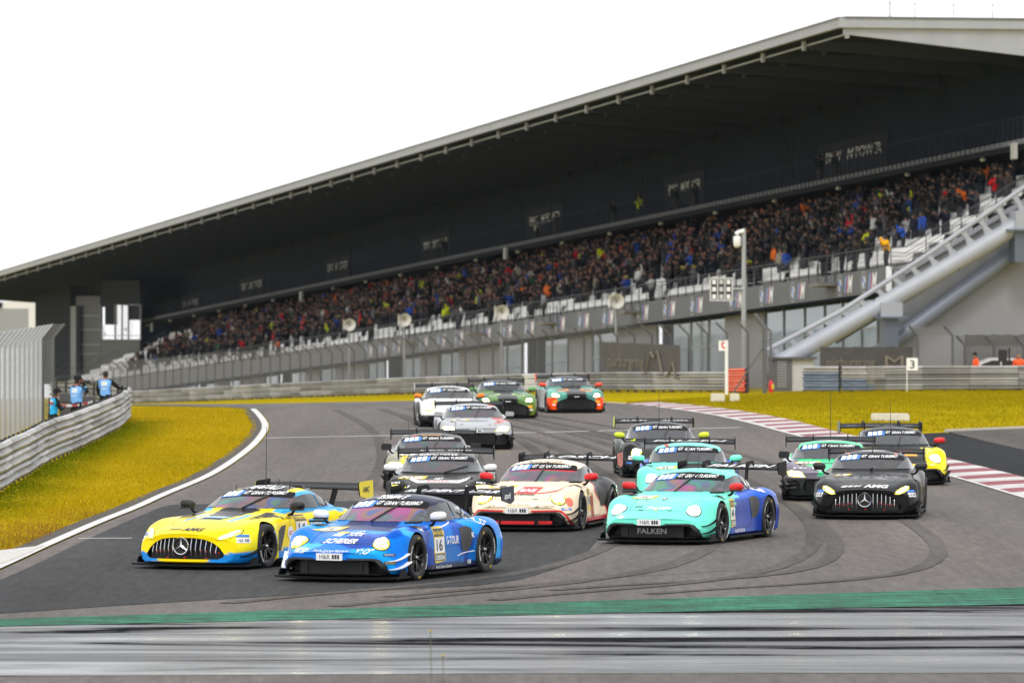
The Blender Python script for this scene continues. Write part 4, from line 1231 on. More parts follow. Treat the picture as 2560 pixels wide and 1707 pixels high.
def screen_mat(name, k=0, tint=(0.10, 0.105, 0.115)):
    if name in MATS: return MATS[name]
    m = bpy.data.materials.new(name); MATS[name] = m
    n, l, b = nodes_of(m)
    b.inputs['Roughness'].default_value = 0.10; b.inputs['Specular IOR Level'].default_value = 0.5; b.inputs['Alpha'].default_value = 0.62 if k and k not in (14, 17) else 0.45
    t = n.new('ShaderNodeTexCoord'); mp = n.new('ShaderNodeMapping'); mp.inputs['Scale'].default_value = (0.8, 1.5, 2.6); mp.inputs['Location'].default_value = (k * 7.3, k * 3.1, k)
    l.new(t.outputs['Object'], mp.inputs['Vector'])
    nz = n.new('ShaderNodeTexNoise'); nz.inputs['Scale'].default_value = 1.3; nz.inputs['Detail'].default_value = 1.5
    l.new(mp.outputs['Vector'], nz.inputs['Vector'])
    rp = n.new('ShaderNodeValToRGB'); rp.color_ramp.interpolation = 'EASE'
    cols = [(0.28, (0.12, 0.22, 0.42)), (0.36, (0.05, 0.42, 0.28)), (0.43, (0.18, 0.20, 0.26)), (0.49, (0.55, 0.10, 0.36)), (0.56, (0.45, 0.22, 0.12)), (0.63, (0.10, 0.16, 0.50)), (0.72, (0.10, 0.38, 0.22))]
    e = rp.color_ramp.elements
    e[0].position, e[0].color = cols[0][0], (*cols[0][1], 1); e[1].position, e[1].color = cols[-1][0], (*cols[-1][1], 1)
    for p, c in cols[1:-1]:
        q = e.new(p); q.color = (*c, 1)
    l.new(nz.outputs['Fac'], rp.inputs['Fac'])
    n2 = n.new('ShaderNodeTexNoise'); n2.inputs['Scale'].default_value = 1.1; n2.inputs['Detail'].default_value = 2
    l.new(mp.outputs['Vector'], n2.inputs['Vector'])
    mr = n.new('ShaderNodeMapRange'); mr.inputs['From Min'].default_value = 0.35; mr.inputs['From Max'].default_value = 0.6; mr.inputs['To Max'].default_value = 0.0 if not k else (0.18 if k in (14, 17) else 1.0)
    l.new(n2.outputs['Fac'], mr.inputs['Value'])
    mx = n.new('ShaderNodeMixRGB'); mx.inputs['Color1'].default_value = (*tint, 1)
    l.new(mr.outputs['Result'], mx.inputs['Fac']); l.new(rp.outputs['Color'], mx.inputs['Color2']); l.new(mx.outputs['Color'], b.inputs['Base Color'])
    return m
SIDEGL = mat('side_glass', (0.035, 0.037, 0.042), 0.07, spec=0.6)

# ---- body types
T_POR = dict(
    x=(2.29, -2.26), wb_=1.2535, rf=.34, rr=.355,
    zb=[(2.29, .11), (1.9, .10), (-1.9, .10), (-2.26, .24)],
    ws=[(2.29, .76), (2.1, .87), (1.7, .94), (1.25, .965), (.85, .93), (0, .93), (-.7, .95), (-1.25, .98), (-1.9, .95), (-2.26, .86)],
    wm=[(2.29, .80), (2.1, .91), (1.7, .975), (1.25, .99), (.8, .925), (.4, .905), (0, .905), (-.5, .92), (-.95, .995), (-1.3, 1.015), (-1.8, .985), (-2.15, .92), (-2.26, .86)],
    zm=[(2.29, .30), (1.9, .40), (1.25, .50), (.6, .45), (0, .45), (-.8, .5), (-1.25, .56), (-2.26, .5)],
    wu=[(2.29, .77), (2.1, .86), (1.7, .945), (1.25, .965), (.8, .90), (.4, .88), (0, .875), (-.5, .89), (-.95, .96), (-1.3, .985), (-1.8, .94), (-2.26, .78)],
    zu=[(2.29, .42), (2.1, .49), (1.9, .60), (1.7, .68), (1.25, .74), (.75, .74), (0, .76), (-.6, .77), (-1.25, .82), (-1.8, .79), (-2.26, .66)],
    yc=[(2.29, .66), (2.1, .72), (1.7, .76), (1.25, .79), (.75, .79), (0, .77), (-.6, .78), (-1.25, .82), (-1.8, .78), (-2.26, .62)],
    zc=[(2.29, .495), (2.18, .55), (2.05, .645), (1.9, .745), (1.7, .82), (1.25, .875), (.75, .87), (0, .875), (-.6, .895), (-1.25, .945), (-1.8, .90), (-2.15, .80), (-2.26, .74)],
    yv=[(2.29, .44), (1.9, .47), (1.7, .49), (1.25, .52), (.75, .6), (0, .6), (-.6, .6), (-1.25, .58), (-2.26, .5)],
    zv=[(2.29, .515), (2.1, .575), (1.9, .635), (1.7, .69), (1.25, .775), (.75, .865), (0, .9), (-1.25, .94), (-1.8, .90), (-2.26, .78)],
    z0=[(2.29, .525), (2.1, .59), (1.9, .65), (1.7, .71), (1.25, .80), (.75, .885), (0, .92), (-1.25, .96), (-1.8, .92), (-2.26, .80)],
    bow=[(2.29, .30), (2.0, .22), (1.6, .06), (1.3, 0), (-1.6, 0), (-2.0, -.06), (-2.26, -.15)], lean=[(2.29, .22), (1.9, .1), (1.5, 0), (-2.26, 0)],
    cx=(.98, -1.98), belt=.88,
    wb=[(.98, .60), (.75, .71), (.3, .765), (-.3, .775), (-.9, .745), (-1.5, .62), (-1.98, .5)],
    zr=[(.98, .82), (.75, .91), (.4, 1.035), (.05, 1.145), (-.15, 1.175), (-.4, 1.183), (-.8, 1.14), (-1.2, 1.05), (-1.6, .945), (-1.98, .83)],
    wr=[(.98, .58), (.75, .67), (.4, .64), (.05, .60), (-.3, .585), (-.8, .57), (-1.2, .54), (-1.6, .5), (-1.98, .45)],
    zt=[(.98, .85), (.75, .945), (.4, 1.085), (.05, 1.205), (-.12, 1.245), (-.35, 1.262), (-.8, 1.235), (-1.2, 1.145), (-1.6, 1.015), (-1.98, .87)],
    cbow=[(.98, .20), (.4, .16), (.05, .10), (-.5, .02), (-1.98, 0)],
    screen=[(-.655, .955), (.655, .955), (.635, 1.0), (.60, 1.085), (.555, 1.16), (.49, 1.178), (.25, 1.20), (0, 1.207), (-.25, 1.20), (-.49, 1.178), (-.555, 1.16), (-.60, 1.085), (-.635, 1.0)], sb=1.118,
    door_win=[(.58, .935), (.32, 1.03), (.05, 1.118), (-.2, 1.148), (-.5, 1.145), (-.52, .93)],
    rear_win=[(-.57, .93), (-.55, 1.14), (-.8, 1.105), (-1.05, 1.03), (-1.22, .955), (-1.12, .935)],
    wing=dict(x=-2.2, z=1.235, hw=.93, ch=.36, neck=.40, nx=-1.80, nz=.90, over=True, ep=(-.05, .24, -.20, .09)), mirror=(.47, .97, .985))
T_AMG = dict(
    x=(2.34, -2.28), wb_=1.315, rf=.34, rr=.355,
    zb=[(2.34, .11), (1.9, .10), (-1.9, .10), (-2.28, .24)],
    ws=[(2.34, .78), (2.15, .89), (1.75, .96), (1.3, .985), (.9, .94), (0, .93), (-.7, .95), (-1.3, .985), (-1.9, .95), (-2.28, .86)],
    wm=[(2.34, .82), (2.15, .92), (1.75, .985), (1.3, 1.0), (.8, .915), (.4, .90), (0, .905), (-.6, .93), (-1.0, .99), (-1.35, 1.01), (-1.8, .98), (-2.28, .86)],
    zm=[(2.34, .34), (1.9, .45), (1.3, .52), (.6, .47), (0, .45), (-.8, .5), (-1.3, .56), (-2.28, .5)],
    wu=[(2.34, .78), (2.15, .87), (1.75, .945), (1.3, .965), (.8, .89), (.4, .88), (0, .88), (-.6, .90), (-1.0, .955), (-1.35, .975), (-1.8, .94), (-2.28, .78)],
    zu=[(2.34, .50), (2.15, .56), (1.9, .64), (1.7, .69), (1.3, .74), (.75, .76), (0, .78), (-.6, .79), (-1.3, .83), (-1.8, .80), (-2.28, .66)],
    yc=[(2.34, .64), (2.15, .70), (1.75, .78), (1.3, .80), (.75, .79), (0, .79), (-.6, .80), (-1.3, .83), (-1.8, .78), (-2.28, .62)],
    zc=[(2.34, .565), (2.2, .615), (2.0, .70), (1.75, .78), (1.3, .845), (.75, .87), (0, .89), (-.6, .91), (-1.3, .955), (-1.8, .92), (-2.28, .78)],
    yv=[(2.34, .40), (1.9, .48), (1.3, .55), (.75, .6), (0, .62), (-.6, .62), (-1.3, .60), (-2.28, .5)],
    zv=[(2.34, .625), (2.2, .675), (1.9, .745), (1.6, .80), (1.3, .835), (.75, .885), (.4, .93), (0, .94), (-1.3, .96), (-1.8, .93), (-2.28, .80)],
    z0=[(2.34, .645), (2.2, .70), (1.9, .77), (1.6, .825), (1.3, .865), (.75, .915), (.4, .955), (0, .97), (-1.3, .98), (-1.8, .95), (-2.28, .82)],
    bow=[(2.34, .30), (2.0, .20), (1.6, .06), (1.3, 0), (-1.6, 0), (-2.0, -.06), (-2.28, -.15)], lean=[(2.34, .20), (1.9, .08), (1.5, 0), (-2.28, 0)],
    cx=(.62, -2.0), belt=.92,
    wb=[(.62, .62), (.4, .72), (0, .775), (-.5, .785), (-1.1, .75), (-1.6, .64), (-2.0, .5)],
    zr=[(.62, .89), (.4, .975), (.1, 1.075), (-.25, 1.17), (-.5, 1.19), (-.8, 1.18), (-1.2, 1.10), (-1.6, .98), (-2.0, .86)],
    wr=[(.62, .60), (.4, .68), (.1, .645), (-.25, .605), (-.6, .59), (-1.0, .57), (-1.4, .53), (-1.7, .5), (-2.0, .45)],
    zt=[(.62, .91), (.4, 1.005), (.1, 1.12), (-.25, 1.225), (-.45, 1.255), (-.7, 1.262), (-1.1, 1.215), (-1.5, 1.09), (-2.0, .90)],
    cbow=[(.62, .20), (.1, .16), (-.3, .10), (-.8, .02), (-2.0, 0)],
    screen=[(-.67, 1.005), (.67, 1.005), (.65, 1.05), (.61, 1.12), (.565, 1.175), (.49, 1.193), (.25, 1.214), (0, 1.221), (-.25, 1.214), (-.49, 1.193), (-.565, 1.175), (-.61, 1.12), (-.65, 1.05)], sb=1.140,
    door_win=[(.28, .98), (.05, 1.06), (-.22, 1.135), (-.45, 1.158), (-.75, 1.15), (-.80, .975)],
    rear_win=[(-.85, .975), (-.81, 1.145), (-1.05, 1.10), (-1.3, 1.02), (-1.42, .975)],
    wing=dict(x=-2.2, z=1.19, hw=.92, ch=.36, neck=.40, nx=-2.0, nz=.90, over=False, ep=(-.06, .26, -.22, .07)), mirror=(.28, .97, 1.03))
T_AUD = dict(
    x=(2.12, -2.2), wb_=1.325, rf=.34, rr=.355,
    zb=[(2.12, .11), (1.8, .10), (-1.8, .10), (-2.2, .24)],
    ws=[(2.12, .84), (1.95, .92), (1.7, .96), (1.3, .98), (.9, .94), (0, .93), (-.7, .95), (-1.3, .985), (-1.9, .96), (-2.2, .90)],
    wm=[(2.12, .88), (1.95, .945), (1.7, .985), (1.3, 1.0), (.8, .93), (.4, .915), (0, .92), (-.6, .95), (-1.0, .99), (-1.35, 1.01), (-1.8, .99), (-2.2, .93)],
    zm=[(2.12, .36), (1.8, .45), (1.3, .50), (.6, .47), (0, .47), (-.8, .52), (-1.3, .56), (-2.2, .5)],
    wu=[(2.12, .84), (1.95, .90), (1.7, .945), (1.3, .965), (.8, .91), (.4, .90), (0, .90), (-.6, .93), (-1.0, .96), (-1.35, .975), (-1.8, .95), (-2.2, .88)],
    zu=[(2.12, .50), (1.95, .56), (1.7, .64), (1.3, .70), (.75, .72), (0, .75), (-.6, .79), (-1.3, .82), (-1.8, .80), (-2.2, .7)],
    yc=[(2.12, .70), (1.95, .76), (1.7, .80), (1.3, .82), (.75, .80), (0, .80), (-.6, .82), (-1.3, .84), (-1.8, .80), (-2.2, .7)],
    zc=[(2.12, .575), (2.0, .625), (1.7, .735), (1.3, .80), (.75, .80), (0, .84), (-.6, .88), (-1.3, .92), (-1.8, .90), (-2.2, .82)],
    yv=[(2.12, .45), (1.7, .52), (1.3, .56), (.75, .62), (0, .64), (-.6, .64), (-1.3, .60), (-2.2, .5)],
    zv=[(2.12, .60), (1.95, .645), (1.6, .705), (1.3, .755), (.95, .82), (.6, .86), (0, .90), (-1.3, .95), (-1.8, .92), (-2.2, .84)],
    z0=[(2.12, .605), (1.95, .65), (1.6, .715), (1.3, .765), (.95, .835), (.6, .88), (0, .92), (-1.3, .97), (-1.8, .93), (-2.2, .85)],
    bow=[(2.12, .26), (1.9, .18), (1.6, .06), (1.3, 0), (-1.6, 0), (-2.0, -.06), (-2.2, -.12)], lean=[(2.12, .25), (1.8, .1), (1.5, 0), (-2.2, 0)],
    cx=(1.15, -2.0), belt=.80,
    wb=[(1.15, .62), (.95, .73), (.5, .80), (0, .81), (-.6, .78), (-1.2, .68), (-2.0, .5)],
    zr=[(1.15, .75), (.95, .83), (.6, .945), (.25, 1.05), (.0, 1.105), (-.3, 1.125), (-.7, 1.10), (-1.2, 1.02), (-1.6, .95), (-2.0, .86)],
    wr=[(1.15, .60), (.95, .69), (.6, .665), (.25, .635), (0, .615), (-.4, .60), (-1.0, .56), (-1.5, .52), (-2.0, .46)],
    zt=[(1.15, .78), (.95, .865), (.6, .99), (.25, 1.105), (.05, 1.155), (-.2, 1.18), (-.6, 1.165), (-1.1, 1.085), (-1.6, .99), (-2.0, .89)],
    cbow=[(1.15, .22), (.6, .18), (.2, .12), (-.4, .02), (-2.0, 0)],
    screen=[(-.69, .865), (.69, .865), (.67, .92), (.635, 1.0), (.595, 1.065), (.52, 1.09), (.27, 1.118), (0, 1.127), (-.27, 1.118), (-.52, 1.09), (-.595, 1.065), (-.635, 1.0), (-.67, .92)], sb=1.040,
    door_win=[(.80, .85), (.5, .94), (.2, 1.025), (-.05, 1.07), (-.35, 1.085), (-.45, .87)],
    rear_win=[(-.5, .88), (-.42, 1.075), (-.7, 1.05), (-.95, .98), (-1.0, .90)],
    wing=dict(x=-2.1, z=1.17, hw=.93, ch=.36, neck=.36, nx=-1.75, nz=.88, over=True, ep=(-.05, .24, -.20, .08)), mirror=(.72, .95, .95))
T_AST = {k: (list(v) if isinstance(v, list) else v) for k, v in T_AMG.items()}
T_AST.update(x=(2.2, -2.2), screen=[(y, z + .0) for y, z in T_AMG['screen']],
    zc=[(2.2, .56), (2.1, .62), (1.95, .70), (1.7, .80), (1.3, .875), (.75, .88), (0, .89), (-.6, .92), (-1.3, .965), (-1.8, .92), (-2.2, .8)],
    bow=[(2.2, .28), (2.0, .20), (1.6, .06), (1.3, 0), (-1.6, 0), (-2.0, -.06), (-2.2, -.15)], lean=[(2.2, .25), (1.9, .08), (1.5, 0), (-2.2, 0)])
T_AST['wing'] = dict(T_AMG['wing'], x=-2.1, z=1.22, over=True, nx=-1.75); T_AST['wb_'] = 1.35

def zmap(T, pts):
    """settle a body onto its race ride height"""
    xs = [p[0] for p in pts]; ys = [p[1] for p in pts]
    for k in ('zm', 'zu', 'zc', 'zv', 'z0'):
        T[k] = [(x, float(np.interp(z, xs, ys))) for x, z in T[k]]
zmap(T_POR, [(0, 0), (.12, .12), (.405, .325), (.525, .455), (.66, .615), (.75, .695), (.88, .800), (1.0, .91)])
T_POR.update(belt=.79,
    zt=[(.98, .73), (.75, .832), (.4, .985), (.05, 1.125), (-.12, 1.178), (-.35, 1.210), (-.8, 1.19), (-1.2, 1.10), (-1.6, .965), (-1.98, .82)],
    zr=[(.98, .71), (.75, .80), (.4, .935), (.05, 1.065), (-.15, 1.11), (-.4, 1.13), (-.8, 1.09), (-1.2, 1.0), (-1.6, .89), (-1.98, .78)],
    wr=[(.98, .60), (.75, .695), (.4, .67), (.05, .64), (-.3, .615), (-.8, .59), (-1.2, .55), (-1.6, .5), (-1.98, .45)],
    screen=[(-.69, .845), (-.4, .837), (0, .835), (.4, .837), (.69, .845), (.675, .89), (.645, .97), (.61, 1.05), (.57, 1.085), (.3, 1.127), (0, 1.138), (-.3, 1.127), (-.57, 1.085), (-.61, 1.05), (-.645, .97), (-.675, .89)], sb=1.022,
    door_win=[(.60, .835), (.32, .945), (.05, 1.04), (-.2, 1.083), (-.48, 1.09), (-.50, .835)],
    rear_win=[(-.55, .84), (-.53, 1.088), (-.8, 1.05), (-1.05, .965), (-1.2, .88), (-1.1, .845)],
    wing=dict(x=-2.2, z=1.195, hw=.91, ch=.40, neck=.40, nx=-1.80, nz=.82, over=True, ep=(-.05, .24, -.19, .07)), mirror=(.50, .965, .925))
_amgmap = [(0, 0), (.12, .12), (.17, .165), (.29, .245), (.34, .28), (.45, .40), (.578, .49), (.645, .565), (.70, .615), (.77, .67), (.845, .745), (.865, .755), (.955, .845), (1.0, .88)]
zmap(T_AMG, _amgmap)
T_AMG.update(belt=.82,
    zt=[(.62, .775), (.4, .868), (.1, .995), (-.25, 1.12), (-.45, 1.172), (-.7, 1.205), (-1.1, 1.165), (-1.5, 1.04), (-2.0, .85)],
    zr=[(.62, .755), (.4, .832), (.1, .945), (-.25, 1.06), (-.5, 1.105), (-.8, 1.11), (-1.2, 1.03), (-1.6, .91), (-2.0, .80)],
    wr=[(.62, .62), (.4, .70), (.1, .675), (-.25, .64), (-.6, .62), (-1.0, .59), (-1.4, .54), (-1.7, .5), (-2.0, .45)],
    screen=[(-.70, .878), (-.4, .870), (0, .868), (.4, .870), (.70, .878), (.685, .92), (.655, .99), (.62, 1.05), (.575, 1.088), (.3, 1.128), (0, 1.140), (-.3, 1.128), (-.575, 1.088), (-.62, 1.05), (-.655, .99), (-.685, .92)], sb=1.032,
    door_win=[(.27, .87), (.02, .955), (-.22, 1.03), (-.45, 1.067), (-.78, 1.072), (-.82, .865)],
    rear_win=[(-.87, .865), (-.83, 1.068), (-1.05, 1.03), (-1.3, .945), (-1.42, .88)],
    wing=dict(x=-2.2, z=1.155, hw=.91, ch=.40, neck=.40, nx=-2.0, nz=.80, over=False, ep=(-.06, .26, -.22, .07)), mirror=(.30, .965, .93))
zmap(T_AST, [(0, 0), (.12, .12), (.50, .47), (.565, .525), (.645, .60), (.70, .645), (.80, .735), (.88, .80), (.97, .86)])
for k in ('belt', 'zt', 'zr', 'wr', 'screen', 'sb', 'door_win', 'rear_win', 'mirror'): T_AST[k] = T_AMG[k]
T_AST['wing'] = dict(T_AMG['wing'], x=-2.1, z=1.185, over=True, nx=-1.75); T_AST['wb_'] = 1.33
zmap(T_AUD, [(0, 0), (.12, .12), (.45, .43), (.60, .57), (.75, .71), (.835, .785), (.95, .88)])
T_AUD.update(belt=.75,
    zt=[(1.15, .72), (.95, .81), (.6, .945), (.25, 1.075), (.05, 1.13), (-.2, 1.165), (-.6, 1.15), (-1.1, 1.06), (-1.6, .95), (-2.0, .84)],
    zr=[(1.15, .70), (.95, .78), (.6, .90), (.25, 1.02), (.0, 1.075), (-.3, 1.10), (-.7, 1.07), (-1.2, .98), (-1.6, .90), (-2.0, .81)],
    screen=[(-.70, .815), (-.4, .807), (0, .805), (.4, .807), (.70, .815), (.685, .86), (.655, .94), (.62, 1.01), (.585, 1.045), (.3, 1.092), (0, 1.103), (-.3, 1.092), (-.585, 1.045), (-.62, 1.01), (-.655, .94), (-.685, .86)], sb=.998,
    door_win=[(.80, .81), (.5, .905), (.2, .995), (-.05, 1.045), (-.35, 1.06), (-.45, .82)],
    rear_win=[(-.5, .83), (-.42, 1.055), (-.7, 1.02), (-.95, .94), (-1.0, .85)],
    wing=dict(x=-2.1, z=1.145, hw=.92, ch=.40, neck=.36, nx=-1.75, nz=.82, over=True, ep=(-.05, .24, -.19, .07)), mirror=(.72, .95, .90))

def ring_poly(cx, cz, rx, rz, n=28, a0=0.0):
    return [(cx + rx * math.cos(a0 + 2 * math.pi * k / n), cz + rz * math.sin(a0 + 2 * math.pi * k / n)) for k in range(n)]

GRILLE = dict(
    por=[[(-.80, .125), (.80, .125), (.74, .25), (.68, .305), (.58, .325), (-.58, .325), (-.68, .305), (-.74, .25)]],
    amg=[[(-.58, .165), (.58, .165), (.66, .20), (.665, .25), (.60, .34), (.50, .415), (.36, .47), (.18, .49), (-.18, .49), (-.36, .47), (-.50, .415), (-.60, .34), (-.665, .25), (-.66, .20)]],
    ast=[[(-.66, .15), (.66, .15), (.70, .24), (.66, .36), (.54, .44), (.38, .485), (.2, .50), (-.2, .50), (-.38, .485), (-.54, .44), (-.66, .34), (-.70, .24)]],
    aud=[[(-.50, .15), (.50, .15), (.56, .30), (.50, .44), (-.50, .44), (-.56, .30)], [(.63, .15), (.88, .17), (.88, .38), (.70, .42), (.62, .34)], [(-.63, .15), (-.62, .34), (-.70, .42), (-.88, .38), (-.88, .17)]])

class CarType:
    def __init__(s, key, S):
        s.key, s.S = key, S
        V, F = loft_lower(S)
        cut = MB()
        for ax, r in ((S['wb_'], S['rf'] + .032), (-S['wb_'], S['rr'] + .032)):
            for sd in (1, -1):
                n = 40
                cut.prism([(r * math.cos(2 * math.pi * k / n), r * math.sin(2 * math.pi * k / n)) for k in range(n)], (ax, .60 * sd, S['rf'] + .01), (1, 0, 0), (0, 0, 1), (0, .6 * sd, 0))
        for poly in GRILLE[key]:
            cut.prism(poly, (S['x'][0] - .42, 0, 0), (0, 1, 0), (0, 0, 1), (1, 0, 0))
        s.body = bool_cut(V, F, cut)
        CV, CF = loft_cabin(S)
        s.cab = MB().add(CV, CF).mesh('cabin', PAINT)
        bm = bmesh.new(); bm.from_mesh(s.cab); bmesh.ops.recalc_face_normals(bm, faces=bm.faces)
        s.cab_ok = True; bm.to_mesh(s.cab); bm.free()
        if sum(p.normal.z * p.area for p in s.cab.polygons) < 0: s.cab.flip_normals()
        smooth_mesh(s.body, 42); smooth_mesh(s.cab, 60)
        bv = [v.co.copy() for v in s.body.vertices]; nb = len(bv)
        bv += [v.co.copy() for v in s.cab.vertices]
        s.bvh = BVHTree.FromPolygons(bv, [tuple(p.vertices) for p in s.body.polygons] + [tuple(i + nb for i in p.vertices) for p in s.cab.polygons])

def wheel_meshes(r, w):
    t = MB()
    hw = w / 2
    prof = [(.232, hw - .03), (.245, hw - .006), (.27, hw), (r - .045, hw + .004), (r - .018, hw - .008), (r - .004, hw - .03), (r, hw - .07), (r, -hw + .05), (r - .02, -hw), (.25, -hw)]
    t.lathe(prof, (0, 0, 0), (0, 1, 0), (1, 0, 0), 48)
    tyre = t.mesh('tyre', TYRE, 40)
    m = MB()
    m.lathe([(.236, hw - .022), (.226, hw - .026), (.215, hw - .06), (.205, -hw + .02)], (0, 0, 0), (0, 1, 0), (1, 0, 0), 40, 0)
    m.lathe([(0, hw - .035), (.035, hw - .035), (.045, hw - .045), (.06, hw - .075), (.06, -.02)], (0, 0, 0), (0, 1, 0), (1, 0, 0), 20, 0)
    m.lathe([(0, hw - .012), (.022, hw - .014), (.03, hw - .034)], (0, 0, 0), (0, 1, 0), (1, 0, 0), 12, 2)
    for k in range(5):
        for da in (-.13, .13):
            a0 = 2 * math.pi * k / 5; a1 = a0 + da * 1.55
            p0 = Vector((.045 * math.cos(a0 + da), 0, .045 * math.sin(a0 + da))); p1 = Vector((.222 * math.cos(a1), 0, .222 * math.sin(a1)))
            t_ = Vector((-math.sin(a0), 0, math.cos(a0)))
            y0, y1 = hw - .05, hw - .028
            m.hexa([tuple(p0 - t_ * .013 + Vector((0, y0 - .03, 0))), tuple(p1 - t_ * .010 + Vector((0, y1 - .03, 0))), tuple(p1 + t_ * .010 + Vector((0, y1 - .03, 0))), tuple(p0 + t_ * .013 + Vector((0, y0 - .03, 0))),
                    tuple(p0 - t_ * .011 + Vector((0, y0, 0))), tuple(p1 - t_ * .008 + Vector((0, y1, 0))), tuple(p1 + t_ * .008 + Vector((0, y1, 0))), tuple(p0 + t_ * .011 + Vector((0, y0, 0)))], 0)
    m.lathe([(.07, hw - .14), (.185, hw - .14), (.185, hw - .17), (.07, hw - .17)], (0, 0, 0), (0, 1, 0), (1, 0, 0), 32, 1)
    rim = m.mesh('rim', [RIM, BRAKE, mat('wheel_nut', (0.35, 0.35, 0.33), 0.3, 0.9)], 40)
    c = MB().prism([(.10 * math.cos(a), .10 * math.sin(a)) for a in np.linspace(2.3, 3.9, 7)] + [(.19 * math.cos(a), .19 * math.sin(a)) for a in np.linspace(3.9, 2.3, 7)], (0, hw - .19, 0), (1, 0, 0), (0, 0, 1), (0, .075, 0))
    return tyre, rim, c
WH_F = wheel_meshes(.34, .30); WH_R = wheel_meshes(.355, .31)
CALM = {'red': WH_F[2].mesh('caliper', REDM), 'yellow': WH_F[2].mesh('caliper', mat('caliper_yellow', lin(225, 220, 30), 0.4)), 'dark': WH_F[2].mesh('caliper', BRAKE)}
TLET = {}
def tyre_letters(word, w):
    k = (word, w)
    if k in TLET: return TLET[k]
    mb = MB()
    for a0 in (math.pi / 2 + .5, -math.pi / 2 + .5, .2, math.pi + .2):
        V, F = text_fit(word, .24 if a0 not in (.2, math.pi + .2) else .07, .030, bold=.03)
        P = []
        for p in V:
            r = .275 + p[1]; a = a0 + p[0] / .29       # viewed from outside, +y towards the eye
            P.append((r * math.cos(a), w / 2 + .006, r * math.sin(a)))
        mb.add(P, F, 0 if a0 not in (.2, math.pi + .2) else 1)
    TLET[k] = mb.mesh('tyre_lettering', [WHITE, YELV])
    return TLET[k]

FR_FRONT = (Vector((4, 0, 0)), Vector((0, 1, 0)), Vector((0, 0, 1)), Vector((-1, 0, 0)))
FR_LEFT = (Vector((0, 4, 0)), Vector((-1, 0, 0)), Vector((0, 0, 1)), Vector((0, -1, 0)))
FR_RIGHT = (Vector((0, -4, 0)), Vector((1, 0, 0)), Vector((0, 0, 1)), Vector((0, 1, 0)))
def fr_slope(x, z, th, y=0.0, roll=0.0):
    """frame looking down on the car from the front; th = downward angle"""
    th = 11
    d = Vector((-math.cos(R(th)), 0, -math.sin(R(th)))); up = Vector((-math.sin(R(th)), 0, math.cos(R(th))))
    return (Vector((x, y, z)) - d * 1.5, Vector((0, 1, 0)), up, d, .5)
def fr_dir(pt, nrm):
    n = Vector(nrm).normalized(); rt = Vector((0, 0, 1)).cross(n).normalized(); up = n.cross(rt)
    return (Vector(pt) + n * 1.0, rt, up, -n)

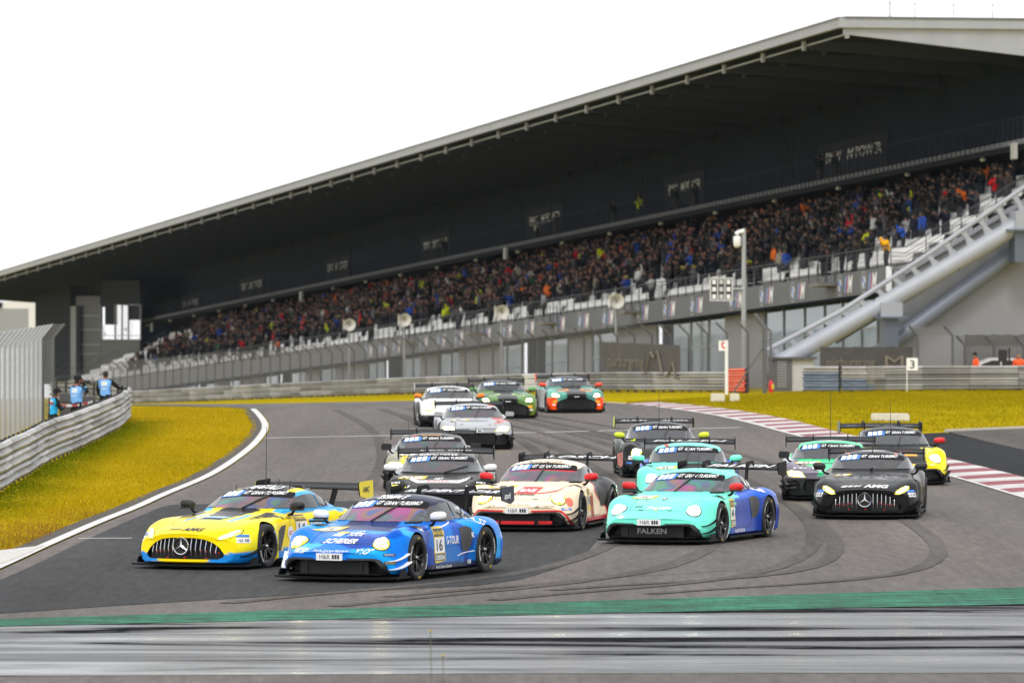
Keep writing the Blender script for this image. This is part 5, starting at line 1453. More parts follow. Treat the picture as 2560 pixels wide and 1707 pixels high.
class Car:
    def __init__(s, T, pos, paint, label, group='racing cars in the opening-lap pack'):
        X, Y, yaw = pos
        s.T, s.S = T, T.S
        s.root = empty('race_car', (X, Y, float(g(X, Y)) + .004), R(yaw - 90))
        tag(s.root, label, 'race car', group)
        for nm, src in (('body', T.body), ('cabin', T.cab)):
            me = src.copy()
            n = len(me.vertices); co = np.empty(n * 3); me.vertices.foreach_get('co', co); co = co.reshape(-1, 3)
            c = np.clip(paint(co), 0, 1)
            if T.key == 'por':               # satin black round the front intake
                zl = np.interp(np.abs(co[:, 1]), [0, .26, .30, .66, .745, .815, .87], [.330, .330, .350, .352, .332, .255, .08])
                c[(co[:, 0] > 1.72) & (co[:, 2] < zl) & (np.abs(co[:, 1]) < .87)] = 0.010
            ca = me.color_attributes.new('Col', 'FLOAT_COLOR', 'POINT')
            ca.data.foreach_set('color', np.concatenate([c, np.ones((n, 1))], 1).ravel())
            if nm == 'body':                 # dark cockpit floor under the roof
                q = (co[:, 0] < T.S['cx'][0] - .42) & (co[:, 0] > T.S['cx'][1] + .35) & (np.abs(co[:, 1]) < .60) & (co[:, 2] > .5)
                if ca is not None:
                    c[q] = 0.012; ca.data.foreach_set('color', np.concatenate([c, np.ones((n, 1))], 1).ravel())
            else:                            # opening for the windscreen
                P_ = T.S['screen']; A_ = np.array(P_) * np.array([.965, 1.0]); zc_ = A_[:, 1].mean(); A_[:, 1] = zc_ + (A_[:, 1] - zc_) * .94
                bm = bmesh.new(); bm.from_mesh(me)
                kill = []
                for fc in bm.faces:
                    m_ = fc.calc_center_median()
                    if m_.x < -.30: continue
                    ins = False
                    for i_ in range(len(A_)):
                        a_, b2 = A_[i_], A_[(i_ + 1) % len(A_)]
                        if (a_[1] > m_.z) != (b2[1] > m_.z) and m_.y < (b2[0] - a_[0]) * (m_.z - a_[1]) / (b2[1] - a_[1]) + a_[0]: ins = not ins
                    if ins and fc.normal.x > .05: kill.append(fc)
                bmesh.ops.delete(bm, geom=kill, context='FACES'); bm.to_mesh(me); bm.free()
            o = link(nm, me, s.root)
            if nm == 'body': s.body = o
            else: s.cab = o
    def cast(s, fr, p, eps, bvh=None):
        o, rt, up, d = fr[:4]
        q = o + rt * p[0] + up * (p[1] * (fr[4] if len(fr) > 4 else 1.0))
        loc, n, i, dist = (bvh or s.T.bvh).ray_cast(q, d, 6.0)
        if loc is None: return None
        if n.dot(d) > 0: n = -n
        return loc + n * eps
    def lay(s, name, V2, F, fr, m, eps, parent=None, bulge=None, bvh=None):
        P = [s.cast(fr, p, eps + (bulge(p) if bulge else 0), bvh) for p in V2]
        idx = {}; V = []
        for i, p in enumerate(P):
            if p is not None: idx[i] = len(V); V.append(tuple(p))
        F2 = [tuple(idx[i] for i in f) for f in F if all(i in idx for i in f)]
        F2 = [f for f in F2 if max((Vector(V[f[a]]) - Vector(V[f[(a + 1) % len(f)]])).length for a in range(len(f))) < .6]
        if not F2: return None
        mb = MB().add(V, F2)
        o = mb.obj(name, m, parent or s.root, 50)
        me = o.data
        nn = sum((p.normal * p.area for p in me.polygons), Vector())
        if nn.dot(fr[3]) > 0: me.flip_normals()
        return o
    def patch(s, name, poly, fr, m, eps=.004, step=.05, parent=None, bulge=None, bvh=None):
        V, F = fill2d(poly, step)
        return s.lay(name, V, F, fr, m, eps, parent, bulge, bvh)
    def text(s, txt, cx, cy, w, h, fr, m, eps=.007, parent=None, name='lettering', rot=0.0, bvh=None, **kw):
        if len(fr) > 4: h = h / fr[4]
        V, F = text_fit(txt, w, h, **kw)
        c, sn = math.cos(rot), math.sin(rot)
        V = [(cx + p[0] * c - (p[1] - h / 2) * sn, cy + p[0] * sn + (p[1] - h / 2) * c) for p in V]
        return s.lay(name, V, F, fr, m, eps, parent or s.body, None, bvh)
    def wheels(s, cal='dark', word='MICHELIN'):
        for ax, r, W in ((s.S['wb_'], s.S['rf'], WH_F), (-s.S['wb_'], s.S['rr'], WH_R)):
            w = .30 if W is WH_F else .31
            for sd in (1, -1):
                o = link('wheel', W[1], s.root, (ax, sd * (.985 - w / 2 + (.01 if ax < 0 else 0)), r)); o.rotation_euler = (0, rng.random() * 6, 0 if sd > 0 else math.pi)
                link('tyre', W[0], o); link('tyre_lettering', tyre_letters(word, w), o); link('caliper', CALM[cal], o)
    def screen(s, m, text=True, num=True, wiper=(.02, .10, .30, .05), stripe=None):
        S = s.S
        poly = S['screen']; sb = S['sb']
        glass = s.patch('windscreen', poly, FR_FRONT, m, .010, .05)
        top = [p for p in poly if p[1] > sb]
        wtop = [(y, z) for y, z in poly if z > sb - .001]
        e = max(y for y, z in wtop)
        e2 = e + (.635 - e) * .35
        ban = [(-e2, sb - .018)] + [(y * e2, sb - .018 + .026 * (1 - y * y)) for y in np.linspace(-.9, .9, 9)] + [(e2, sb - .018)] + sorted([(y, z + .006) for y, z in wtop], key=lambda p: -p[0])
        b = s.patch('sun_strip', ban, FR_FRONT, mat('strip_black', (0.008, 0.008, 0.010), 0.5, spec=.06), .015, .05, glass)
        if stripe: s.patch('strip_edge', [(-e2 - .01, sb - .04)] + [(y * e2, sb - .036 + .03 * (1 - y * y)) for y in np.linspace(-.9, .9, 9)] + [(e2 + .01, sb - .04), (e2, sb - .018)] + [(y * e2, sb - .014 + .03 * (1 - y * y)) for y in np.linspace(.9, -.9, 9)] + [(-e2, sb - .018)], FR_FRONT, stripe, .011, .05, glass)
        hs = max(z for y, z in poly) - sb
        zt = sb + hs * .48
        if text:
            s.text('GRAN TURISMO', .22, zt, .54, hs * .40, FR_FRONT, WHITE, .020, glass, bold=.02, shear=.3)
            s.text('GT', -.13, zt + .004, .11, hs * .40, FR_FRONT, WHITE, .020, glass, bold=.03, shear=.4)
        if num:
            s.patch('position_panel', [(-e2 + .02, sb - .03), (-.22, sb + .005), (-.20, sb + hs * .80), (-e2 + .07, sb + hs * .5)], FR_FRONT, BLUV, .018, .05, glass)
            for k in range(3):
                x0 = -e2 + .055 + k * .105
                s.patch('position_digit', [(x0, sb - .016 + k * .009), (x0 + .075, sb - .008 + k * .009), (x0 + .095, sb + hs * .52 + k * .013), (x0 + .02, sb + hs * .46 + k * .013)], FR_FRONT, mat('digit_glow', (.8, .85, .9), .4, emit=(.85, .93, 1), es=.5), .021, .05, glass)
        if wiper:
            x0, z0, x1, z1 = wiper
            zb = min(z for y, z in poly)
            A, B = (x0, zb - .005), (x1, zb + z1)
            n = 12
            P = [s.cast(FR_FRONT, (A[0] + (B[0] - A[0]) * t, A[1] + (B[1] - A[1]) * t), .022) for t in np.linspace(0, 1, n)]
            P = [p for p in P if p]
            MB().tube(P, [.012] * (len(P) // 2) + [.017] * (len(P) - len(P) // 2), 6).obj('wiper', BLACK, glass, 40)
        s.glass = glass
        s.cockpit()
        for sd, fr in ((1, FR_LEFT), (-1, FR_RIGHT)):
            for nm in ('door_win', 'rear_win'):
                s.patch('side_window', [(-sd * x, z) for x, z in S[nm]], fr, SIDEGL, .012, .04)
    def cockpit(s):
        """driver's head, seat, steering wheel and roll cage behind the screen"""
        xc = s.S['cx'][0] - 1.30; zr = min(z for y, z in s.S['screen'])
        cols = [(.7, .7, .7), (.5, .05, .05), (.06, .1, .3), (.75, .6, .05), (.05, .05, .05)]
        k = int(rng.integers(0, 5))
        hm_ = mat('helmet_%d' % k, cols[k], .25, coat=.5)
        prof = [(0, -.13), (.08, -.125), (.125, -.06), (.14, .02), (.125, .09), (.08, .135), (0, .15)]
        hl = MB().lathe(prof, (xc, .33, zr + .12), (0, 0, 1), (1, 0, 0), 16).obj('driver_helmet', hm_, s.root, 60)
        MB().prism([(.06, -.02), (.13, -.02), (.13, .055), (.08, .06)], (xc + .012, .33 - .11, zr + .13), (1, 0, 0), (0, 0, 1), (0, .22, 0)).obj('visor', BLACK, hl)
        MB().prism([(-.30, -.12), (.30, -.12), (.26, .04), (.12, .10), (-.12, .10), (-.26, .04)], (xc - .15, .33, zr - .0), (0, 1, 0), (0, 0, 1), (.14, 0, 0)).obj('driver_shoulders', mat('race_suit', (.05, .055, .07), .8), hl)
        MB().prism([(-.17, -.1), (.17, -.1), (.17, .28), (.10, .33), (-.10, .33), (-.17, .28)], (xc - .26, .33, zr), (0, 1, 0), (0, 0, 1), (.06, 0, 0)).obj('seat_back', BLACK, s.root)
        MB().lathe([(.135, -.012), (.155, 0), (.135, .012), (.135, -.012)], (xc + .42, .33, zr + .02), (1, 0, .25), (0, 0, 1), 20).obj('steering_wheel', BLACK, s.root, 40)
        cg = mat('cage_tube', (.25, .25, .26), .5)
        zt_ = zr + .24
        cage = MB()
        for sd in (1, -1): cage.tube([(xc + .75, sd * .60, zr - .05), (xc + .25, sd * .55, zt_ - .02), (xc - .3, sd * .52, zt_ + .03)], .02, 6)
        cage.tube([(xc + .22, -.54, zt_ - .01), (xc + .22, .54, zt_ - .01)], .02, 6)
        cage.tube([(xc - .35, -.5, zr - .1), (xc - .35, .5, zt_ + .02)], .02, 6).tube([(xc - .35, .5, zr - .1), (xc - .35, -.5, zt_ + .02)], .02, 6)
        cage.obj('roll_cage', cg, s.root, 40)
    def wing(s, m=CARBON, ep_m=None, txt=None, tw=1.5, txt_y=0.0, th=.085, endtxt=None, tm=WHITE):
        w = s.S['wing']
        x, z, hw, ch = w['x'], w['z'], w['hw'], w['ch']
        up = [(0, 0), (.04, .022), (.12, .028), (.25, .045), (.36, .085)]; lo = [(.36, .078), (.25, .028), (.12, -.012), (.04, -.018)]
        prof = [(x + ch / 2 - a * ch / .36, z + b - .04) for a, b in up + lo]
        n = len(prof); ys = np.linspace(-hw, hw, 9)
        V = [(px_, y, pz - .012 * (y / hw) ** 2) for y in ys for px_, pz in prof]
        F = [(i * n + k, i * n + (k + 1) % n, (i + 1) * n + (k + 1) % n, (i + 1) * n + k) for i in range(8) for k in range(n)] + [tuple(range(n)), tuple(8 * n + k for k in range(n))[::-1]]
        wg = MB().add(V, F).obj('rear_wing', m, s.root, 40)
        bv = BVHTree.FromPolygons([Vector(v) for v in V], F)
        x0, x1, z0, z1 = -ch / 2 - .05, ch / 2 + .05, w['ep'][2], w['ep'][3]
        for sd in (1, -1):
            poly = [(x + x1, z + z1 - .05), (x + x1 - .03, z + z1), (x + x0, z + z1 + .02), (x + x0 - .02, z + z0 + .05), (x + x0 + .12, z + z0), (x + x1 - .05, z + z0 + .06)]
            ep = MB().prism(poly, (0, sd * (hw + .001), 0), (1, 0, 0), (0, 0, 1), (0, sd * .016, 0)).obj('endplate', m, wg)
            if ep_m: MB().prism(poly, (0, sd * (hw + .0185), 0), (1, 0, 0), (0, 0, 1), (0, sd * .003, 0)).obj('endplate_panel', ep_m, ep)
            if endtxt:
                V2, F2 = text_fit(endtxt, .26, .09, shear=.3, bold=.02)
                MB().add([(x - p[0] * sd, sd * (hw + .024), z - .10 + p[1]) for p in V2], F2).obj('lettering', tm, wg)
            yn = w['neck'] * sd
            if w['over']:
                pts = [(w['nx'] + .10, w['nz']), (w['nx'] + .02, z + .02), (w['nx'] - .02, z + .085), (x + .10, z + .105), (x - .02, z + .075), (x - .02, z + .0), (x + .10, z + .045), (w['nx'] - .12, z + .02), (w['nx'] - .09, z - .05), (w['nx'] - .02, w['nz'])]
            else:
                pts = [(w['nx'] + .10, w['nz']), (x + .10, z - .03), (x - .10, z + .01), (w['nx'] - .06, w['nz'])]
            MB().prism(pts, (0, yn - .011, 0), (1, 0, 0), (0, 0, 1), (0, .022, 0)).obj('wing_support', CARBON, wg)
        if txt:
            fr = (Vector((x, 0, z)) - Vector((-.927, 0, -.375)) * 1.5, Vector((0, 1, 0)), Vector((-.375, 0, .927)), Vector((-.927, 0, -.375)))
            s.text(txt, txt_y, 0.005, tw, th, fr, tm, .004, wg, bvh=bv, bold=.02, shear=.25)
        return wg
    def mirrors(s, m, m2=None, box=False):
        mx, my, mz = s.S['mirror']
        for sd in (1, -1):
            mb = MB()
            if box:
                prof = [(-.105, -.055), (.105, -.055), (.115, .0), (.105, .06), (-.09, .07), (-.115, .0)]
                mb.prism(prof, (mx - .05, my * sd, mz), (0, 1, 0), (0, 0, 1), (.10, 0, 0))
            else:
                n, q = 14, 9
                V = []
                for i in range(q + 1):
                    ph = -math.pi / 2 + math.pi * i / q
                    for k in range(n):
                        a = 2 * math.pi * k / n
                        e = lambda v: math.copysign(abs(v) ** .75, v)
                        V.append((mx + .085 * e(math.cos(ph)) * e(math.cos(a)), my * sd + .125 * e(math.cos(ph)) * e(math.sin(a)), mz + .068 * e(math.sin(ph)) + .01 * math.cos(ph) * math.sin(a) * sd))
                mb.add(V, [(i * n + k, i * n + (k + 1) % n, (i + 1) * n + (k + 1) % n, (i + 1) * n + k) for i in range(q) for k in range(n)])
            o = mb.obj('mirror', m, s.root, 50)
            MB().box((mx + .01, my * sd, mz - .062), (.12, .20, .03)).obj('mirror_base', BLACK, o)
            MB().tube([(mx, (my - .05) * sd, mz - .06), (mx - .02, (my - .10) * sd, mz - .13), (mx - .05, (my - .22) * sd, mz - .17)], .022, 6).obj('mirror_stalk', CARBON, o, 40)
    def splitter(s, m=CARBON, drop=0.0):
        S = s.S; xf = S['x'][0]; bw = tab(S['bow'], np.array([xf]))[0]
        ys = np.linspace(-1, 1, 19)
        top = [(xf + .075 - bw * (abs(y) / .95) ** 2.2 * .9, y * .99) for y in ys]
        poly = top + [(1.55, .99), (1.55, -.99)]
        sp_ = MB().prism(poly, (0, 0, .055), (1, 0, 0), (0, 1, 0), (0, 0, .03)).obj('front_splitter', m, s.root)
        for sd in (1, -1):
            MB().prism([(1.66, .087), (1.95, .087), (1.90, .17), (1.72, .20)], (0, sd * .975, 0), (1, 0, 0), (0, 0, 1), (0, sd * .014, 0)).obj('splitter_fence', m, sp_)
            MB().prism([(-.92, .075), (.92, .075), (.92, .105), (-.92, .105)], (0, sd * .80, 0), (1, 0, 0), (0, 0, 1), (0, sd * .20, 0)).obj('side_skirt', m, s.root)
        MB().box((-2.02, 0, .2), (.5, 1.6, .16)).obj('diffuser', BLACK, s.root)
        MB().box((0, 0, .095), (3.1, 1.5, .05)).obj('floor', BLACK, s.root)
    def canards(s, m, zz=(.18, .30), x0=2.02):
        for sd in (1, -1):
            for i, z in enumerate(zz):
                n = 8; V = []
                for k in range(n + 1):
                    t = k / n
                    x = x0 - .02 - .36 * t; y = .84 + .14 * t ** .7 - .03 * i
                    zc = z + .10 * t * t
                    V += [(x, sd * (y - .10), zc), (x, sd * (y + .055 + .02 * t), zc + .008), (x, sd * (y + .055 + .02 * t), zc + .020), (x, sd * (y - .10), zc + .012)]
                F = [(4 * k + j, 4 * k + (j + 1) % 4, 4 * k + 4 + (j + 1) % 4, 4 * k + 4 + j) for k in range(n) for j in range(4)] + [(0, 1, 2, 3), (4 * n + 3, 4 * n + 2, 4 * n + 1, 4 * n)]
                MB().add(V, F).obj('dive_plane', m, s.root, 40)
    def lamp_round(s, pt, nrm, rx, rz, yellow=True, gain=1.0):
        for sd in (1, -1):
            fr = fr_dir((pt[0], sd * pt[1], pt[2]), (nrm[0], sd * nrm[1], nrm[2]))
            hl = s.patch('headlight', ring_poly(0, 0, rx * 1.13, rz * 1.13), fr, BLACK, .004, .05)
            if hl is None: continue
            lens = s.patch('lamp_lens', ring_poly(0, 0, rx, rz), fr, HL_Y if yellow else HL_W, .010, .03, hl, lambda p: .03 * max(0, 1 - (p[0] / rx) ** 2 - (p[1] / rz) ** 2))
            for cx, cz in ((-.38, .36), (.36, .36), (-.36, -.34), (.38, -.34)):
                s.patch('lamp_unit', ring_poly(cx * rx, cz * rz, rx * .34, rz * .33, 14), fr, LED_Y if yellow else LED_W, .014, .04, hl, lambda p: .03 * max(0, 1 - (p[0] / rx) ** 2 - (p[1] / rz) ** 2))
    def lamp_poly(s, poly, core, yellow=True, fr=FR_FRONT, grow=1.12):
        """poly and core given for the left lamp in the front view"""
        for sd in (1, -1):
            cx = sum(p[0] for p in poly) / len(poly); cz = sum(p[1] for p in poly) / len(poly)
            hl = s.patch('headlight', [(sd * (cx + (p[0] - cx) * grow), cz + (p[1] - cz) * grow) for p in poly], fr, BLACK, .004, .04)
            s.patch('lamp_lens', [(sd * p[0], p[1]) for p in poly], fr, HL_Y if yellow else HL_W, .009, .03, hl)
            for c in core:
                s.patch('lamp_unit', [(sd * p[0], p[1]) for p in c], fr, LED_Y if yellow else LED_W, .014, .03, hl)
    def plate(s, z=.375, w=.42, h=.105, x=None):
        """white sponsor plate with lettering and zigzag bars"""
        S = s.S
        p = s.cast(FR_FRONT, (0, z), 0)
        xx = p.x + .018
        o = MB().box((xx - .01, 0, z), (.02, w, h)).obj('nose_plate', WHITE, s.root)
        s.plate_text(o, xx + .002, 0, z, w, h)
    def plate_text(s, o, x, y, z, w, h):
        V, F = text_fit('H&R', w * .40, h * .60)
        MB().add([(x, y - w * .17 + p[0], z - h * .30 + p[1]) for p in V], F).obj('lettering', BLACK, o)
        mb = MB()
        for k in range(3):
            y0 = y + w * .10 + k * w * .10
            zz = [(-.30, 0), (-.12, .025), (0, 0), (.14, .025), (.30, 0)]
            L = [(y0 + dx * w, z + f * h) for f, dx in zz]
            V = [(x, a, b) for a, b in L] + [(x, a + w * .075, b) for a, b in L]
            mb.add(V, [(i, i + 5, i + 6, i + 1) for i in range(4)])
        mb.obj('zigzag_mark', BLACK, o)
    def corner_plate(s, fr, cx, cy, w, h):
        o = s.patch('sponsor_patch', [(cx - w / 2, cy - h / 2), (cx + w / 2, cy - h / 2), (cx + w / 2, cy + h / 2), (cx - w / 2, cy + h / 2)], fr, WHITE, .006, .06)
        if o is None: return
        s.text('H&R', cx - w * .2, cy, w * .42, h * .6, fr, BLACK, .009, o)
        for k in range(3):
            x0 = cx + w * (.10 + .11 * k)
            s.patch('zigzag_mark', [(x0, cy - h * .3), (x0 + w * .07, cy - h * .3), (x0 + w * .09, cy + h * .3), (x0 + w * .02, cy + h * .3)], fr, BLACK, .009, None, o)
    def side_number(s, num, xs=(.45, .02), zs=(.24, .73), bottom=True, sides=(1,)):
        """start number panel on the door"""
        for sd in sides:
            fr = FR_LEFT if sd > 0 else FR_RIGHT
            x0, x1 = -xs[0] * sd, -xs[1] * sd
            if x0 > x1: x0, x1 = x1, x0
            z0, z1 = zs; w = x1 - x0; h = z1 - z0; cx = (x0 + x1) / 2
            o = s.patch('number_panel', [(x0, z0 + h * .05), (x0 + .03, z0), (x1, z0 + h * .05), (x1, z1 - .02), (x1 - .03, z1), (x0, z1)], fr, YELV, .005, .06)
            if o is None: continue
            s.patch('number_field', [(x0 + .02, z0 + h * .28), (x1 - .02, z0 + h * .28), (x1 - .02, z0 + h * .70), (x0 + .02, z0 + h * .70)], fr, WHITE, .008, .06, o)
            s.patch('sponsor_field', [(x0 + .02, z0 + h * .73), (x1 - .02, z0 + h * .73), (x1 - .02, z1 - .03), (x0 + .02, z1 - .03)], fr, NAVY, .008, .06, o)
            s.text(num, cx, z0 + h * .49, w * .55, h * .30, fr, BLACK, .011, o, name='start_number', bold=.02)
            s.text('RAVENOL', cx, z0 + h * .83, w * .8, h * .10, fr, YELV, .011, o, bold=.03)
            if bottom:
                s.patch('sponsor_field', [(x0 + .02, z0 + .03), (x1 - .02, z0 + .03), (x1 - .02, z0 + h * .26), (x0 + .02, z0 + h * .26)], fr, mat('dark_green_vinyl', lin(50, 75, 50), .4), .008, .06, o)
                s.text('DEKRA', cx, z0 + h * .155, w * .8, h * .13, fr, WHITE, .011, o, bold=.02)
    def antennas(s, pts):
        for x, y, h in pts:
            fr = (Vector((x, y, 3)), Vector((1, 0, 0)), Vector((0, 1, 0)), Vector((0, 0, -1)))
            p = s.cast(fr, (0, 0), 0)
            if p: MB().tube([p - Vector((0, 0, .02)), p + Vector((-.01, 0, .05)), p + Vector((-.03, 0, h))], [.012, .008, .004], 6).obj('antenna', BLACK, s.root, 40)
    def line(s, name, pts, fr, m, w=.012, eps=.004, parent=None):
        """thin seam or stripe"""
        L = np.array(dense(pts, 5)); T = np.gradient(L, axis=0); T /= np.linalg.norm(T, axis=1)[:, None] + 1e-9
        N = np.stack([-T[:, 1], T[:, 0]], 1) * w / 2
        V = [tuple(p) for p in L + N] + [tuple(p) for p in L - N]; n = len(L)
        return s.lay(name, V, [(k, k + 1, n + k + 1, n + k) for k in range(n - 1)], fr, m, eps, parent or s.body)

CT = {k: CarType(k, S) for k, S in (('por', T_POR), ('amg', T_AMG), ('aud', T_AUD), ('ast', T_AST))}
def rgb(*c): return np.array(lin(*c))
def base(V, c): return np.tile(rgb(*c), (len(V), 1))
def put(C, mask, c): C[mask] = rgb(*c)
def facets(V, cols, n, seed, box=((-2.4, 2.4), (-1.05, 1.05), (0, 1.3))):
    r = np.random.default_rng(seed)
    S = np.stack([r.uniform(*b, n) for b in box], 1)
    out = np.zeros((len(V), 3)); k = r.integers(0, len(cols), n)
    cc = np.array([rgb(*c) for c in cols])
    Q = V * np.array([1, 1.0, 1.6]); S = S * np.array([1, 1.0, 1.6])
    for i in range(0, len(V), 4000):
        d = ((Q[i:i + 4000, None, :] - S[None]) ** 2).sum(2)
        out[i:i + 4000] = cc[k[d.argmin(1)]]
    return out

def finish(c, scr, mir, mirbox=False, cal='dark', word='MICHELIN', wing=None, can=True, ant=((-.35, 0, .25),), wiper=None, **kw):
    c.wheels(cal, word)
    c.screen(scr, wiper=wiper or (.02, .10, .14, .20), **kw)
    c.wing(**(wing or {}))
    c.mirrors(mir, box=mirbox)
    c.splitter()
    c.antennas(ant)

def porsche_front(c, yellow=True, surround=None, edge=None, canard=None, word=None, vents=True, plate=True):
    sur = [(-.85, .105), (.85, .105), (.81, .26), (.745, .335), (.66, .355), (.30, .350), (.26, .335), (-.26, .335), (-.30, .350), (-.66, .355), (-.745, .335), (-.81, .26)]
    c.patch('intake_surround', sur, FR_FRONT, surround or BLACK, .008, .03)
    c.lamp_round((1.985, .695, .615), (.80, .26, .52), .118, .128, yellow)
    if plate: c.plate(.378)
    c.canards(canard or CARBON)
    if vents:
        for sd in (1, -1):
            fr = (Vector((0, 0, 3)), Vector((0, 1, 0)), Vector((1, 0, 0)), Vector((0, 0, -1)))
            o = c.patch('fender_vent', [(sd * .66, .86), (sd * .90, .90), (sd * .88, 1.18), (sd * .70, 1.20)], fr, BLACK, .006, .05)
            for k in range(4):
                x0 = .90 + .07 * k
                MB().box((x0, sd * .785, .845), (.02, .19, .02), M=Matrix.Rotation(R(18), 3, 'Y')).obj('vent_louvre', CARBON, o)
            c.patch('side_intake', [(-sd * -.42 if sd < 0 else .42, .70)] and [(sd * x, z) for x, z in ((.43, .715), (.66, .735), (.78, .70), (.80, .60), (.72, .42), (.62, .36), (.50, .37), (.47, .50))], FR_LEFT if sd > 0 else FR_RIGHT, BLACK, .005, .05)
            c.patch('arch_vent', [(sd * x, z) for x, z in ((.955, .235), (.985, .235), (.985, .40), (.955, .40))], FR_LEFT if sd > 0 else FR_RIGHT, BLACK, .005, None)
    for sd in (1, -1):
        c.patch('hood_pin', ring_poly(sd * .26, -.01, .055, .018, 16), fr_slope(2.02, .585, 30), BLACK, .006, None)
    # bars inside the intake
    xi = c.S['x'][0] - .16
    g_ = MB().box((xi - .05, 0, .225), (.02, 1.10, .19)).obj('intake_grille', mat('intake_dark', (.008, .008, .008), .6), c.root)
    for y in (-.44, .44):
        MB().box((xi - .03, y, .225), (.02, .02, .19)).obj('intake_strut', BLACK, g_)
    c.seams = [c.line('hood_seam', [(-.60, .62), (-.50, .16), (-.48, -.10), (-.40, -.14), (.40, -.14), (.48, -.10), (.50, .16), (.60, .62)], fr_slope(1.75, .60, 60), mat('seam_dark', (.01, .01, .01), .6), .008)]
    for sd, fr in ((1, FR_LEFT), (-1, FR_RIGHT)):
        c.line('door_seam', [(-sd * .60, .80), (-sd * .62, .5), (-sd * .55, .25), (sd * .1, .22), (sd * .42, .26), (sd * .47, .5), (sd * .50, .83)], fr, mat('seam_dark'), .008)

def amg_front(c, yellow=True, hr=True):
    S = c.S; xf = S['x'][0]
    pnl = MB().box((xf - .21, 0, .32), (.02, 1.25, .36)).obj('grille', mat('intake_dark', (.008, .008, .008), .6), c.root)
    for k in range(-7, 8):
        y = k * .078
        if abs(y) < .09: continue
        ztop = float(np.interp(abs(y), [.18, .36, .50, .60, .665], [.478, .458, .405, .335, .25])); x0 = xf - .02 - .30 * (abs(y) / .95) ** 2.2
        MB().tube([(x0 - .005, y, .215), (x0 + .012, y, (ztop + .21) / 2), (x0 - .03, y, ztop)], .0085, 6).obj('grille_slat', CHROME, pnl, 40)
    st = MB().lathe([(.118, -.010), (.130, -.012), (.135, 0), (.130, .012), (.118, .010), (.118, -.010)], (xf + .015, 0, .365), (1, 0, 0), (0, 0, 1), 40)
    for k in range(3):
        a = math.pi / 2 + k * 2 * math.pi / 3
        d, p = Vector((0, math.cos(a), math.sin(a))), Vector((0, -math.sin(a), math.cos(a)))
        o = Vector((xf + .015, 0, .365))
        st.add([o + p * .02, o + d * .122, o - p * .02, o + Vector((.014, 0, 0))], [(0, 1, 3), (1, 2, 3), (2, 0, 3)])
    st.obj('star_emblem', CHROME, pnl, 30)
    MB().lathe([(0, 0), (.13, 0), (.13, -.03)], (xf - .005, 0, .365), (1, 0, 0), (0, 0, 1), 32).obj('emblem_back', BLACK, pnl)
    for y, z in ((-.5, .27), (-.43, .28), (-.36, .27), (-.28, .29), (.28, .30), (.36, .28), (.43, .27), (.50, .27), (.55, .26), (-.3, .185), (0, .185), (.02, .19), (.36, .18)):
        MB().box((xf - .10 - .28 * (abs(y) / .95) ** 2, y, z), (.02, .018, .022)).obj('red_clip', mat('clip_red', lin(235, 20, 25), .4), pnl)
    c.lamp_poly([(.545, .475), (.62, .462), (.72, .49), (.80, .545), (.80, .60), (.74, .605), (.66, .575), (.575, .52)],
                [[(.575, .492), (.63, .485), (.70, .512), (.735, .54), (.715, .553), (.65, .525)], [(.66, .545), (.72, .565), (.765, .575), (.77, .59), (.735, .588)]], yellow)
    c.canards(CARBON, (.20,), 2.06)
    if hr:
        for sd in (1, -1):
            fr = fr_dir((1.98, sd * .90, .45), (.75, sd * .66, .05))
            c.corner_plate(fr, 0, 0.0, .24, .075)
            c.patch('sponsor_patch', [(-.11, .05), (.11, .05), (.11, .09), (-.11, .09)], fr, BLUV, .006, .06)
    for sd, fr in ((1, FR_LEFT), (-1, FR_RIGHT)):
        c.line('door_seam', [(-sd * .32, .80), (-sd * .42, .55), (-sd * .35, .25), (sd * .3, .22), (sd * .72, .28), (sd * .80, .5), (sd * .82, .82)], fr, mat('seam_dark', (.01, .01, .01), .6), .008)
        c.patch('fender_vent', [(-sd * x, z) for x, z in ((.90, .25), (.80, .25), (.62, .50), (.55, .64), (.72, .62), (.84, .55))], fr, BLACK, .005, .05)
    c.line('hood_seam', [(-.70, .9), (-.60, .25), (-.42, -.12), (0, -.2), (.42, -.12), (.60, .25), (.70, .9)], fr_slope(1.7, .70, 60), mat('seam_dark'), .008)

def hood_sticker(c, fr, x0, y0, w, h, num):
    o = c.patch('number_sticker', [(x0 - w / 2, y0 - h / 2), (x0 + w / 2, y0 - h / 2 + .02), (x0 + w / 2 + .06, y0 + h / 2), (x0 - w / 2 + .10, y0 + h / 2)], fr, YELV, .006, .05)
    if o is None: return
    c.patch('number_field', [(x0 - w / 2 + .05, y0 - h * .36), (x0 + w / 2 - .05, y0 - h * .34), (x0 + w / 2 - .02, y0 + h * .28), (x0 - w / 2 + .11, y0 + h * .28)], fr, WHITE, .010, .05, o)
    c.text(num, x0, y0, w * .3, h * .28, fr, BLACK, .014, o, name='start_number')

DARKSCR = screen_mat('windscreen_dark', 0, (0.075, 0.08, 0.09))
GREYSCR = screen_mat('windscreen_grey', 0, (0.13, 0.135, 0.145))

